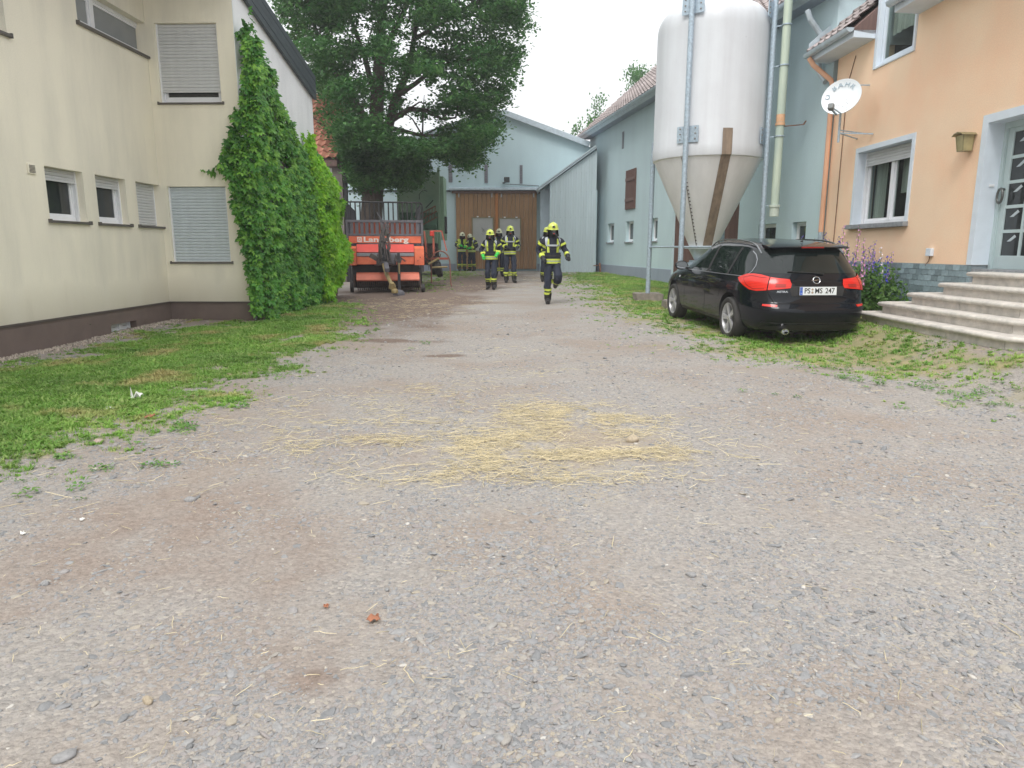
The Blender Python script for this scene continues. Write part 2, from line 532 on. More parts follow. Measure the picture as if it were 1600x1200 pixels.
M_slat2 = mat('shutter_slat_cool', srgb(196, 206, 212), 0.5, 0.05, 8)
M_glass = glass_mat('window_glass', (0.035, 0.04, 0.042))
M_glass_see = glass_mat('clear_glass', (0.02, 0.025, 0.025), 0.82)
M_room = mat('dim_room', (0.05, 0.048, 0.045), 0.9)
M_curtain = mat('curtain', srgb(214, 216, 210), 0.9, 0.2, 3, (12, 12, 0.3))
M_darkmetal = mat('dark_cladding', srgb(62, 72, 78), 0.5, 0.12, 5)
M_zinc = mat('zinc', srgb(190, 202, 210), 0.45, 0.12, 8, metal=0.35)
M_galv = mat('galvanised_steel', srgb(168, 184, 196), 0.45, 0.22, 22, metal=0.35, bmp=0.1)
M_rust = mat('rusty_steel', srgb(120, 84, 66), 0.8, 0.4, 14, bmp=0.3)
M_black = mat('black_steel', srgb(48, 48, 52), 0.6, 0.3, 9)
M_concrete = mat('concrete', srgb(140, 132, 124), 0.9, 0.25, 9, bmp=0.5, bscale=40)
M_roof = mat('roof_tile', srgb(156, 146, 144), 0.85, 0.25, 5, rand=0.15, bmp=0.3)
M_roof_red = mat('red_roof_tile', srgb(170, 116, 96), 0.85, 0.3, 4, rand=0.15)
M_step = mat('step_stone', srgb(192, 188, 182), 0.85, 0.14, 7, bmp=0.5, bscale=120, c2=srgb(204, 198, 190))
M_brown = mat('brown_wood', srgb(112, 88, 82), 0.7, 0.2, 4, (6, 6, 0.6))

# ---------------------------------------------------------------- thin veil volume added to lift the distant darks
hz_m = bpy.data.materials.new('added_veil'); hz_m.use_nodes = True; hnt = hz_m.node_tree; hnt.nodes.clear()
ho = hnt.nodes.new('ShaderNodeOutputMaterial'); hv = hnt.nodes.new('ShaderNodeVolumePrincipled')
hv.inputs['Color'].default_value = (.97, .98, 1, 1); hv.inputs['Density'].default_value = 0.0019; hv.inputs['Anisotropy'].default_value = 0.2
hnt.links.new(hv.outputs[0], ho.inputs['Volume'])
MB().box(-410, 410, -70, 710, -2.2, 17.5).build('added_veil', hz_m, None, kind='stuff')

# ---------------------------------------------------------------- ground
PX = lambda L: [tuple(on_ground(*p)[:2]) for p in L]
LAWN = PX([(-260, 660), (0, 582), (268, 508), (400, 500), (470, 480), (520, 474), (548, 492), (528, 528), (430, 572), (330, 618), (200, 655), (100, 705), (0, 745), (-300, 830)])
RIGHT = PX([(880, 428), (930, 425), (1046, 436), (1200, 445), (1360, 490), (1600, 545), (1900, 600), (1900, 690), (1600, 622), (1480, 596), (1330, 580), (1220, 562), (1110, 548), (1040, 522), (960, 485), (915, 455)])
BACK = PX([(640, 424), (715, 421), (760, 424), (750, 432), (715, 438), (690, 450), (655, 458), (640, 450)])
DIRT = PX([(440, 490), (520, 455), (640, 440), (760, 425), (830, 428), (800, 450), (745, 480), (700, 505), (640, 530), (560, 540), (500, 530)])
STRAW = PX([(600, 755), (640, 700), (750, 655), (820, 625), (900, 630), (1010, 655), (1050, 705), (1030, 745), (940, 760), (850, 755), (700, 745)])
def grass_d(x, y):
    n = vnoise(x, y, 1.1, 3) - 0.5
    n2 = vnoise(x, y, 4.0, 9) - 0.5
    f = 0
    for poly, w, k in ((LAWN, 0.95, 1.0), (RIGHT, 1.2, 0.92), (BACK, 1.0, 0.6)):
        d = sdist(x, y, poly)
        f = np.maximum(f, k * np.clip((d + w * 0.9 + n * w * 1.5 + n2 * w * 1.6) / (w * 1.9), 0, 1) ** 1.2)
    return f
def dirt_d(x, y):
    d = sdist(x, y, DIRT)
    n = vnoise(x, y, 1.3, 5) - 0.5
    a = np.clip((d + 1.0 + n * 2.4) / 2.6, 0, 1)
    # two damp ruts
    for (px, py, rx, ry) in ((600, 532, 1.0, .30), (692, 556, .34, .16), (90, 905, .10, .05), (505, 1065, .09, .10)):
        c = on_ground(px, py)
        a = np.maximum(a, np.clip(1.25 - np.hypot((x - c.x) / rx, (y - c.y) / ry) + n, 0, 1) * 1.0)
    return a
SOIL = PX([(0, 800), (180, 745), (420, 760), (560, 800), (640, 880), (560, 960), (640, 1060), (520, 1150), (330, 1080), (150, 1040), (0, 1060)])
def soil_d(x, y):
    n = vnoise(x, y, 1.9, 41, 4) - 0.5
    return np.clip((sdist(x, y, SOIL) + 0.15 + n * 1.9) / 0.6, 0, 1) * np.clip(.55 + (vnoise(x, y, 5, 43) - .3) * 1.5, 0, 1)
gx = np.unique(np.concatenate([np.linspace(-400, -14, 14), np.linspace(-14, 14, 190), np.linspace(14, 400, 14)]))
gy = np.unique(np.concatenate([np.linspace(-60, 1, 8), np.linspace(1, 16, 150), np.linspace(16, 36, 70), np.linspace(36, 700, 14)]))
GX, GY = np.meshgrid(gx, gy)
GZ = gz(GX, GY)
fade = np.clip(1 - np.maximum(np.abs(GX) - 12, 0) / 10, 0, 1)
GZ = np.where(fade < 1, -0.05 + 0.017 * np.clip(GY - 10, 0, 21.8) + (GZ - (-0.05 + 0.017 * np.clip(GY - 10, 0, 21.8))) * fade, GZ)
nx, ny = len(gx), len(gy)
gv = np.stack([GX.ravel(), GY.ravel(), GZ.ravel()], 1)
ii = np.arange(nx * ny).reshape(ny, nx)
gf = np.stack([ii[:-1, :-1].ravel(), ii[:-1, 1:].ravel(), ii[1:, 1:].ravel(), ii[1:, :-1].ravel()], 1)
gme = bpy.data.meshes.new('ground')
gme.from_pydata(gv.tolist(), [], gf.tolist())
gme.polygons.foreach_set('use_smooth', [True] * len(gme.polygons))
for nm, arr in (('grass', grass_d(gv[:, 0], gv[:, 1])), ('dirt', dirt_d(gv[:, 0], gv[:, 1])),
                ('soil', soil_d(gv[:, 0], gv[:, 1])), ('strawmask', np.clip((sdist(gv[:, 0], gv[:, 1], STRAW) + 0.1 + (vnoise(gv[:, 0], gv[:, 1], 2.2, 51) - .5) * 1.2) / 0.5, 0, 1))):
    a = gme.attributes.new(nm, 'FLOAT', 'POINT'); a.data.foreach_set('value', np.asarray(arr, dtype=np.float32))
def ground_material():
    m, nt, b = new_mat('gravel_ground')
    v = coords(nt, (1, 1, 1), True)
    big = noise_tex(nt, v, 0.55, 5, 0.65)
    mid = noise_tex(nt, v, 3.2, 5, 0.65)
    fine = noise_tex(nt, v, 34, 4, 0.7)
    vor = N(nt, 'ShaderNodeTexVoronoi', Scale=62.0); nt.links.new(v, vor.inputs['Vector'])
    vor2 = N(nt, 'ShaderNodeTexVoronoi', Scale=150.0); nt.links.new(v, vor2.inputs['Vector'])
    # each small chip its own grey
    sp = nt.nodes.new('ShaderNodeSeparateColor'); nt.links.new(vor.outputs['Color'], sp.inputs[0])
    chip = ramp(nt, sp.outputs[0], [(0.0, srgb(126, 123, 120)), (0.35, srgb(148, 145, 142)), (0.6, srgb(158, 152, 147)), (0.85, srgb(163, 159, 153)), (1.0, srgb(184, 176, 166))])
    sand = ramp(nt, fine, [(0.25, srgb(124, 119, 115)), (0.5, srgb(152, 146, 140)), (0.8, srgb(176, 169, 162))])
    k = ramp(nt, mid, [(0.40, (0.2,) * 3), (0.62, (0.85,) * 3)])
    col = mix(nt, k, sand, chip)
    # brownish soil patches
    kb = ramp(nt, big, [(0.46, (0.0,) * 3), (0.60, (0.75,) * 3)])
    soil = ramp(nt, fine, [(0.25, srgb(124, 112, 102)), (0.7, srgb(162, 149, 138))])
    col = mix(nt, kb, col, soil)
    ad = nt.nodes.new('ShaderNodeAttribute'); ad.attribute_name = 'dirt'
    mn = N(nt, 'ShaderNodeMath', operation='MULTIPLY_ADD'); nt.links.new(mid, mn.inputs[0]); mn.inputs[1].default_value = 1.0; mn.inputs[1].default_value = .55; nt.links.new(ad.outputs['Fac'], mn.inputs[2])
    kd = ramp(nt, mn.outputs[0], [(0.62, (0,) * 3), (1.0, (0.85,) * 3)])
    mud = ramp(nt, fine, [(0.25, srgb(84, 70, 62)), (0.8, srgb(136, 116, 103))])
    col = mix(nt, kd, col, mud)
    as_ = nt.nodes.new('ShaderNodeAttribute'); as_.attribute_name = 'soil'
    earth = ramp(nt, fine, [(0.25, srgb(118, 104, 94)), (0.55, srgb(144, 130, 120)), (0.8, srgb(166, 152, 142))])
    sf = N(nt, 'ShaderNodeMath', operation='MULTIPLY'); nt.links.new(as_.outputs['Fac'], sf.inputs[0]); nt.links.new(ramp(nt, mid, [(0.3, (.35,) * 3), (0.6, (.9,) * 3)]), sf.inputs[1])
    col = mix(nt, sf.outputs[0], col, earth)
    aw = nt.nodes.new('ShaderNodeAttribute'); aw.attribute_name = 'strawmask'
    chf = noise_tex(nt, coords(nt, (14, 40, 14), True), 2.4, 5, .75)
    kw = N(nt, 'ShaderNodeMath', operation='MULTIPLY'); nt.links.new(aw.outputs['Fac'], kw.inputs[0]); nt.links.new(ramp(nt, chf, [(0.48, (0,) * 3), (0.62, (0.65,) * 3)]), kw.inputs[1])
    col = mix(nt, kw.outputs[0], col, srgb(190, 176, 142))
    ag = nt.nodes.new('ShaderNodeAttribute'); ag.attribute_name = 'grass'
    mg = N(nt, 'ShaderNodeMath', operation='MULTIPLY_ADD'); nt.links.new(mid, mg.inputs[0]); mg.inputs[1].default_value = 0.6; nt.links.new(ag.outputs['Fac'], mg.inputs[2])
    kg = ramp(nt, mg.outputs[0], [(0.6, (0,) * 3), (1.0, (0.9,) * 3)])
    turf = ramp(nt, mid, [(0.3, srgb(124, 128, 84)), (0.7, srgb(164, 150, 116))])
    col = mix(nt, kg, col, turf)
    nt.links.new(col, b.inputs['Base Color'])
    b.inputs['Roughness'].default_value = 0.92
    b.inputs['Specular IOR Level'].default_value = 0.25
    n1 = bump(nt, vor.outputs['Distance'], 0.55, -0.012)
    n2 = bump(nt, vor2.outputs['Distance'], 0.35, -0.005, n1)
    n3 = bump(nt, fine, 0.4, 0.01, n2)
    nt.links.new(n3, b.inputs['Normal'])
    return m
gme.materials.append(ground_material())
ground = link('ground', gme, None, kind='structure')

# loose stones
def stone_mesh(name, seed, flat, m, sub=1):
    bm = bmesh.new(); bmesh.ops.create_icosphere(bm, subdivisions=sub, radius=1)
    rr = random.Random(seed)
    off = Vector((rr.random() * 50, rr.random() * 50, rr.random() * 50))
    cuts = [Vector((rr.gauss(0, 1), rr.gauss(0, 1), rr.gauss(0, 1))).normalized() for _ in range(7)]
    for v in bm.verts:
        k = 1 + 0.28 * noise.noise(v.co * 1.3 + off)
        p = v.co * k
        for c in cuts:
            d = p.dot(c)
            if d > 0.72: p -= c * (d - 0.72)
        v.co = Vector((p.x, p.y * 0.78, p.z * flat))
    me = bpy.data.meshes.new(name); bm.to_mesh(me); bm.free()
    me.materials.append(m)
    me.polygons.foreach_set('use_smooth', [sub > 1] * len(me.polygons))
    return me
def stone_material(name, dark=1.0):
    m, nt, b = new_mat(name)
    oi = nt.nodes.new('ShaderNodeObjectInfo')
    c = ramp(nt, oi.outputs['Random'], [(0, srgb(124, 125, 126)), (0.22, srgb(140, 140, 141)), (0.45, srgb(152, 152, 152)), (0.62, srgb(152, 144, 141)), (0.75, srgb(146, 146, 147)), (0.90, srgb(164, 158, 150)), (0.985, srgb(170, 160, 144)), (1.0, srgb(196, 192, 186))])
    f = noise_tex(nt, coords(nt), 2.2, 4)
    k = ramp(nt, f, [(0.3, (0.85,) * 3), (0.7, (1.12,) * 3)])
    nt.links.new(mix(nt, 1, c, k, 'MULTIPLY'), b.inputs['Base Color'])
    b.inputs['Roughness'].default_value = 0.85
    nt.links.new(bump(nt, noise_tex(nt, coords(nt), 9, 3), 0.3, 0.1), b.inputs['Normal'])
    return m
M_stone = stone_material('stones')
stone_protos = [stone_mesh('stone', i, random.uniform(0.3, 0.55), M_stone, 2 if i < 4 else 1) for i in range(8)]
def wedge(n, r0, r1, p, amax=50):
    """points on the yard in front, thinning with distance"""
    u = rng.random(n)
    e = 2 - p
    r = (r0 ** e + u * (r1 ** e - r0 ** e)) ** (1 / e)
    a = np.radians(rng.uniform(-amax, amax, n))
    return r * np.sin(a), r * np.cos(a)
sx, sy = wedge(380000, 1.15, 15, 1.85)
gr = grass_d(sx, sy); dd = np.maximum(dirt_d(sx, sy), soil_d(sx, sy) * .8)
pat = vnoise(sx, sy, 1.7, 21, 4)
trk = np.maximum(np.exp(-((sx + .75 + .04 * sy) / .28) ** 2), np.exp(-((sx - .85 - .02 * sy) / .28) ** 2)) * np.clip((sy - 2.2) / 2, 0, 1)
keep = (rng.random(len(sx)) > trk * .6 * vnoise(sx, sy, .8, 61)) & (rng.random(len(sx)) < np.clip((pat - 0.30) * 3.2, 0.08, 1)) & (rng.random(len(sx)) > gr * 1.2) & (rng.random(len(sx)) > dd * 0.7)
sx, sy = sx[keep], sy[keep]
n = len(sx)
size = np.exp(rng.normal(math.log(0.0058), 0.58, n))
size = np.clip(size, 0.0028, 0.032) * np.clip(0.75 + 0.07 * np.hypot(sx, sy), 0.8, 1.45)
flat = rng.uniform(0.7, 1.2, n)
P = np.stack([sx, sy, gz(sx, sy) - size * 0.06], 1)
rot = np.stack([rng.normal(0, 0.2, n), rng.normal(0, 0.2, n), rng.uniform(0, 6.28, n)], 1)
scl = np.stack([size * rng.uniform(0.9, 1.5, n), size * rng.uniform(0.7, 1.1, n), size * flat], 1)
g = scatter('gravel', stone_protos, P, rot, scl, rng.integers(0, 8, n), kind='stuff')

# straw
M_straw = mat('straw', srgb(200, 187, 154), 0.8, 0.25, 30, rand=0.35)
def straw_mesh(seed, bend):
    rr = random.Random(seed); mb = MB()
    a = 0; p = Vector((-0.5, 0, 0.0)); pts = [p.copy()]
    for i in range(4):
        a += rr.uniform(-bend, bend); p = p + Vector((math.cos(a), math.sin(a), 0)) * 0.25; pts.append(p + Vector((0, 0, rr.uniform(0, 0.03))))
    mb.tube(pts, [0.013, 0.016, 0.016, 0.014, 0.008], 4)
    return mb.mesh('straw', M_straw)
straw_protos = [straw_mesh(i, b) for i, b in enumerate((0.05, 0.15, 0.4, 0.9))]
clusters = []
def straw_cluster(px, py, rx, ry, n_):
    c = on_ground(px, py); clusters.append((c.x, c.y, rx, ry, n_))
for a in ((860, 640, .55, .3, 420), (930, 660, .7, .45, 420), (850, 672, .9, .5, 520), (780, 690, .7, .2, 260), (990, 660, .28, .2, 80), (730, 732, .5, .2, 230), (660, 742, .4, .15, 110),
          (860, 722, .8, .24, 380), (930, 712, .6, .3, 220), (840, 700, .8, .35, 300), (800, 712, .6, .2, 300), (1010, 708, .3, .1, 90), (900, 752, .6, .12, 160), (780, 655, .5, .25, 90), (740, 608, .6, .3, 110), (480, 650, .9, .8, 300), (440, 700, .9, .6, 190), (560, 640, .9, .7, 170), (620, 660, 1.0, .7, 170), (860, 690, 1.1, .7, 240), (640, 690, .6, .2, 120),
          (520, 700, .5, .15, 110), (830, 585, .5, .3, 60), (800, 550, .5, .4, 30), (870, 440, .9, 1.2, 160), (830, 436, 1, 1.4, 200)):
    straw_cluster(*a)
# litter under and before the wagon
for a in ((560, 478, 1.1, .8, 220), (640, 478, 1.3, .8, 300), (700, 472, 1.0, .8, 240), (600, 495, 1.0, .6, 120), (690, 488, 1.2, .6, 160), (760, 450, 1.4, 1.2, 160), (530, 470, .8, .8, 120)):
    straw_cluster(*a)
SX, SY = [], []
for (cx, cy, rx, ry, n_) in clusters:
    k = int(n_ * (1.35 if cx > -1.2 else .9))
    qx = rng.normal(cx, rx * 0.62, k * 3); qy = rng.normal(cy, ry * 0.7, k * 3)
    kk = rng.random(k * 3) < np.clip((vnoise(qx, qy, 3.6, 77, 3) - .33) * 2.6, 0.08, 1)
    SX.append(qx[kk][:k]); SY.append(qy[kk][:k])
ax, ay = wedge(900, 1.3, 11, 1.3)
SX.append(ax); SY.append(ay)
SX = np.concatenate(SX); SY = np.concatenate(SY); n = len(SX)
L = np.clip(np.exp(rng.normal(math.log(0.07), 0.6, n)), 0.018, 0.22)
far = np.hypot(SX, SY) < 4
L = np.where(far, L * 0.6, L)
rot = np.stack([rng.uniform(0, 6.28, n) * 0, rng.normal(0, 0.06, n), np.where(rng.random(n) < .12, rng.normal(0.1, 0.6, n), rng.uniform(0, 6.28, n))], 1)
P = np.stack([SX, SY, gz(SX, SY) + rng.uniform(0.004, 0.022, n)], 1)
wd = np.clip(L, 0.1, 0.13)
scl = np.stack([L, wd * .75, wd * .8], 1)
scatter('straw', straw_protos, P, rot, scl, rng.integers(0, 4, n), kind='stuff')

# grass
M_grass = leaf_mat('grass', srgb(112, 158, 70), srgb(132, 172, 84), srgb(158, 182, 110), 0.35, 0.5, dry=(srgb(186, 178, 122), 1.1, 0.54), clump=0.6)
def tuft_mesh(seed, nb, lean, wide):
    rr = random.Random(seed); mb = MB()
    for i in range(nb):
        a = rr.uniform(0, 6.28); h = rr.uniform(0.5, 1.0); w = wide * rr.uniform(0.7, 1.2); l = rr.uniform(0.2, lean) * h
        bx, by = rr.uniform(-.45, .45), rr.uniform(-.45, .45)
        dx, dy = math.cos(a), math.sin(a); sx_, sy_ = -dy * w, dx * w
        mb.add([(bx - sx_, by - sy_, -0.05), (bx + sx_, by + sy_, -0.05), (bx + dx * l * .4 + sx_ * .8, by + dy * l * .4 + sy_ * .8, h * .6), (bx + dx * l * .4 - sx_ * .8, by + dy * l * .4 - sy_ * .8, h * .6), (bx + dx * l, by + dy * l, h * .95)],
               [(0, 1, 2, 3), (3, 2, 4)])
    return mb.mesh('tuft', M_grass)
tufts = [tuft_mesh(i, 9, 0.9, 0.05) for i in range(3)] + [tuft_mesh(10 + i, 12, 1.6, 0.13) for i in range(2)]
def grow(n, x0, x1, y0, y1, thr, h0):
    x = rng.uniform(x0, x1, n); y = rng.uniform(y0, y1, n)
    d = grass_d(x, y); k = rng.random(n) < d ** 1.3 * np.clip((vnoise(x, y, 1.7, 31, 4) - .26 + .4 * np.clip(-x, 0, 1) * (d > .45) + .3 * (y > 14)) * 3.0, 0.06, 1.2)
    return x[k], y[k], d[k]
xs, ys, ds = [], [], []
for args in ((48000, -7, -0.5, 3.5, 9, 0, 1), (40000, -7, -1.5, 9, 18, 0, 1), (30000, 0.5, 10, 5.5, 14, 0, 1), (26000, 0.5, 7, 14, 32, 0, 1), (9000, -6, 1, 18, 33, 0, 1)):
    a = grow(*args); xs.append(a[0]); ys.append(a[1]); ds.append(a[2])
xs, ys, ds = map(np.concatenate, (xs, ys, ds)); n = len(xs)
hh = (0.024 + 0.026 * rng.random(n)) * (0.45 + 0.75 * ds) * np.clip(0.8 + np.hypot(xs, ys) * 0.02, 1, 1.3)
P = np.stack([xs, ys, gz(xs, ys)], 1)
rot = np.stack([rng.normal(0, .1, n), rng.normal(0, .1, n), rng.uniform(0, 6.28, n)], 1)
scl = np.stack([hh * 1.7, hh * 1.7, hh], 1)
scatter('grass', tufts, P, rot, scl, np.where(rng.random(n) < .7, rng.integers(0, 3, n), rng.integers(3, 5, n)), kind='stuff')
# broad-leaved weeds along the edges
M_weed = leaf_mat('weeds', srgb(84, 132, 62), srgb(100, 146, 70), srgb(126, 160, 86), 0.3, 0.5, clump=2)
def rosette(seed):
    rr = random.Random(seed); mb = MB()
    for i in range(16):
        a = i * 2.4 + rr.uniform(-.3, .3); r0 = rr.uniform(.1, .7); L_ = rr.uniform(.25, .5); w = L_ * .35; z = rr.uniform(.1, .5)
        c, s = math.cos(a), math.sin(a)
        q = [(r0, -w * .3, z * .8), (r0 + L_ * .5, -w, z * 1.1), (r0 + L_, 0, z * .9), (r0 + L_ * .5, w, z * 1.1), (r0, w * .3, z * .8)]
        mb.add([(x * c - y * s, x * s + y * c, zz) for x, y, zz in q], [(0, 1, 2, 3, 4)])
    return mb.mesh('weed', M_weed)
ws = []
for (px, py, sp_, n_) in ((275, 672, .18, 16), (150, 700, .3, 6), (330, 625, .3, 8), (160, 735, .12, 4), (350, 632, .25, 8), (235, 730, .1, 4), (45, 690, .3, 6), (430, 575, .5, 6), (100, 780, .2, 3), (15, 760, .2, 3), (640, 540, .3, 3),
                      (1420, 605, .35, 14), (1360, 590, .4, 12), (1500, 615, .4, 14), (1280, 575, .4, 10), (1180, 560, .5, 10), (1560, 590, .4, 10), (1100, 545, .4, 8), (1480, 575, .5, 12), (1590, 640, .3, 7), (1250, 560, .3, 6), (1390, 540, .5, 12), (1230, 620, .2, 3), (1580, 560, .4, 8), (1060, 520, .5, 8), (1410, 640, .12, 2), (1600, 600, .4, 8), (455, 495, .5, 14), (500, 478, .5, 12), (1350, 530, .4, 10)):
    c = on_ground(px, py)
    for _ in range(n_): ws.append((random.gauss(c.x, sp_ * .6), random.gauss(c.y, sp_ * .6), random.uniform(.03, .085)))
ws = np.array(ws); n = len(ws)
scatter('weeds', [rosette(i) for i in range(3)], np.stack([ws[:, 0], ws[:, 1], gz(ws[:, 0], ws[:, 1])], 1), np.stack([rng.normal(0, .15, n), rng.normal(0, .15, n), rng.uniform(0, 6.28, n)], 1),
        np.stack([ws[:, 2]] * 3, 1), rng.integers(0, 3, n), kind='stuff')
# ---------------------------------------------------------------- window builder (facade coordinates)
def slats(parent, M, u0, u1, y, z0, z1, m, pitch=0.055):
    n = max(2, round((z1 - z0) / pitch)); p = (z1 - z0) / n; w = u1 - u0
    mb = MB()
    prof = [(0, 0), (-0.007, p * .18), (-0.010, p * .5), (-0.007, p * .82), (0, p * 0.95), (0.012, p * .95), (0.012, 0)]
    mb.prism(prof, 0, w, 'x')
    me = mb.mesh('slat', m)
    for i in range(n):
        o = link('slat', me, parent)
        o.matrix_local = M @ Matrix.Translation((u0, y, z0 + i * p + random.uniform(-.0008, .0008)))
def window(parent, M, u0, u1, z0, z1, dep=0.13, fr=0.07, mull=(), shut=0.0, slat_m=None, sill=None, box=True, glass=None, trans=(), frame_m=None, name='window', room=None, curtain=None, pitch=0.055):
    fm = frame_m or M_white
    mb = MB(M)
    mb.bbox(u0, u0 + fr, dep, dep + .07, z0, z1, .006); mb.bbox(u1 - fr, u1, dep, dep + .07, z0, z1, .006)
    mb.bbox(u0 + fr, u1 - fr, dep, dep + .07, z0, z0 + fr * 1.3, .006); mb.bbox(u0 + fr, u1 - fr, dep, dep + .07, z1 - fr, z1, .006)
    iu0, iu1 = u0 + fr, u1 - fr
    cuts = [iu0] + [u0 + (u1 - u0) * c for c in mull] + [iu1]
    for c in cuts[1:-1]: mb.bbox(c - .05, c + .05, dep - .008, dep + .07, z0 + fr, z1 - fr, .006)
    # inner casement frames
    for a, b in zip(cuts[:-1], cuts[1:]):
        a2 = a + (.05 if a != iu0 else 0); b2 = b - (.05 if b != iu1 else 0)
        k = .035
        mb.box(a2, a2 + k, dep + .018, dep + .06, z0 + fr * 1.3, z1 - fr); mb.box(b2 - k, b2, dep + .018, dep + .06, z0 + fr * 1.3, z1 - fr)
        mb.box(a2 + k, b2 - k, dep + .018, dep + .06, z0 + fr * 1.3, z0 + fr * 1.3 + k); mb.box(a2 + k, b2 - k, dep + .018, dep + .06, z1 - fr - k, z1 - fr)
    w = mb.build(name, fm, parent)
    for a, b in zip(cuts[:-1], cuts[1:]):
        MB(M).box(a, b, dep + .035, dep + .045, z0 + fr, z1 - fr).build('pane', glass or M_glass, w)
    if shut:
        MB(M).box(u0, u0 + .03, dep - .05, dep - .004, z0, z1).build('guide_rail', fm, w); MB(M).box(u1 - .03, u1, dep - .05, dep - .004, z0, z1).build('guide_rail', fm, w)
        zb = z1 - (z1 - z0) * shut
        slats(w, M, u0 + .032, u1 - .032, dep - .035, zb, z1 - .004, slat_m or M_slat, pitch)
        MB(M).box(u0 + .034, u1 - .034, dep - .046, dep - .012, zb - .03, zb - .002).build('bottom_rail', slat_m or M_slat, w)
    if sill:
        ov, th, sm = sill
        mb = MB(M); mb.bbox(u0 - .04, u1 + .04, -ov, dep, z0 - th, z0 - .003, .005)
        mb.box(u0 - .045, u0 - .025, -ov - .003, .03, z0 - th - .004, z0 + .012); mb.box(u1 + .025, u1 + .045, -ov - .003, .03, z0 - th - .004, z0 + .012)
        mb.build('sill', sm, w)
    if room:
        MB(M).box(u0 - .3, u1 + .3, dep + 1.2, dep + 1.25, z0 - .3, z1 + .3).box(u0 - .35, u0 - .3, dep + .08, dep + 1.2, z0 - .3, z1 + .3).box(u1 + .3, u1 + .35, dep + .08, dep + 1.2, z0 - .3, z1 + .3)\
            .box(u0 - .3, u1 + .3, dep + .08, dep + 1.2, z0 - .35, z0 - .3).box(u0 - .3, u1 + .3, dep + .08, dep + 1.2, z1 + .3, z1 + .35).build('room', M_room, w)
    if curtain:
        for (a, b, c0, c1) in curtain:
            n = 40; pts = []
            for i in range(n + 1):
                t = i / n; pts.append((a + (b - a) * t, dep + .16 + .018 * math.sin(t * 34) + .01 * math.sin(t * 13)))
            mb = MB(M)
            V = [(x, y, z) for z in (c0, c1) for x, y in pts]
            mb.add(V, [(i, i + 1, n + 2 + i, n + 1 + i) for i in range(n)])
            mb.build('curtain', M_curtain, w, smooth=True)
    return w

# ---------------------------------------------------------------- cream house on the left
Pc = on_ground(268, 500)
F1 = Facade(Pc, (0.027, 1)); F2 = Facade(Pc, (1, -0.027))
wid, _ = F2.uv(394, 470)
F3 = Facade(F2.w(wid, 0, 0), (0.027, 1))
house = facade_thing('cream_house', 'cream rendered house with roller shutters, brown plinth and dark cladded verge', 'house', F2)
iM = F2.M.inverted(); MA = iM @ F1.M; MC = iM @ F3.M; MI = Matrix.Identity(4)
_, zpl = F2.uv(330, 471)
slope = 0.25
uE, zE0 = F3.uv(487, 155); _, zE1 = F3.uv(487, 119)
_, zN0 = F3.uv(389, 2)
slope = (zN0 - zE0) / uE
def topz(u): return zE0 + slope * (uE - u) + 0.1
wins1 = []
for (a, b, c) in (((78, 344), (137, 346.5), (69, 258)), ((156, 349), (202, 350), (148, 273)), ((217.5, 352), (255, 354), (212, 283))):
    wins1.append(F1.rect(a, b, c))
zs = sum(w[2] for w in wins1) / 3; zt = sum(w[3] for w in wins1) / 3
wins1 = [(w[0], w[1], zs, zt) for w in wins1]
ul, zl = F1.uv(121, 31); ur, zr = F1.uv(236, 93); _, zrt = F1.uv(227.5, 37)
up = (ul, ur - .02, (zl + zr) / 2, zrt)
uo, zo = F1.uv(11, 55)
up2 = (uo - 1.1, uo, zo + .02, zrt)
w1 = wall_mesh(F1, [(-15, zpl), (0, zpl), (0, topz(0)), (-15, topz(-15))], wins1 + [up, up2], .3); w1.M = MA
w1.build('wall', M_cream, house)
ua, za = F2.uv(253, 160.5); ub, _ = F2.uv(346.5, 160.5); _, zb_ = F2.uv(245, 36)
wa = (ua - .02, ub, za, zb_)
uc, zc = F2.uv(275, 409); ud, _ = F2.uv(361, 409); _, zd_ = F2.uv(266, 291.5)
wb = (uc - .05, ud, zc, zd_)
w2 = wall_mesh(F2, [(0.002, zpl), (wid, zpl), (wid, topz(0)), (0.002, topz(0))], [wa, wb], .3)
w2.build('wall', M_cream, house)
MB(MC).prism([(.004, -.1), (uE, -.1), (uE, topz(uE)), (.004, topz(0) - .002)], -.012, .25, 'y').build('wall', M_cream2, house, label='weathered greyish white side wall')
MB(MC).box(uE - .25, uE + .0, .25, 6, -.1, topz(uE)).build('wall', M_cream2, house)
# plinth with its cap and cellar window
uq0, zq0 = F1.uv(172, 523); uq1, _ = F1.uv(212, 518); _, zq1 = F1.uv(175, 507)
pl = wall_mesh(F1, [(-15, -.4), (0.03, -.4), (0.03, zpl - .03), (-15, zpl - .03)], [(uq0, uq1, zq0, min(zq1, zpl - .08))], .22)
pl.M = MA @ Matrix.Translation((0, -.03, 0)); pl.build('plinth', M_plinth, house)
MB().box(0.031, wid + .03, -.03, -.001, -.4, zpl - .03).build('plinth', M_plinth, house)
MB(MA).box(-15, .045, -.045, .02, zpl - .03, zpl).build('plinth_cap', M_plinth_cap, house)
MB().box(.046, wid + .045, -.045, -.001, zpl - .03, zpl - .001).build('plinth_cap', M_plinth_cap, house)
window(house, MA, uq0, uq1, zq0, min(zq1, zpl - .08), .08, .035, (.6,))
window(house, MA, *wins1[0], .16, .055, (), .20, sill=(.05, .04, M_sill), pitch=.05)
window(house, MA, *wins1[1], .16, .055, (), .20, sill=(.05, .04, M_sill), pitch=.05)
window(house, MA, *wins1[2], .16, .05, (), .93, sill=(.05, .04, M_sill), pitch=.05)
window(house, MA, *up, .14, .06, (.3,), sill=(.05, .045, M_sill), glass=glass_mat('frosted_glass', (.25, .27, .28), 0, .25))
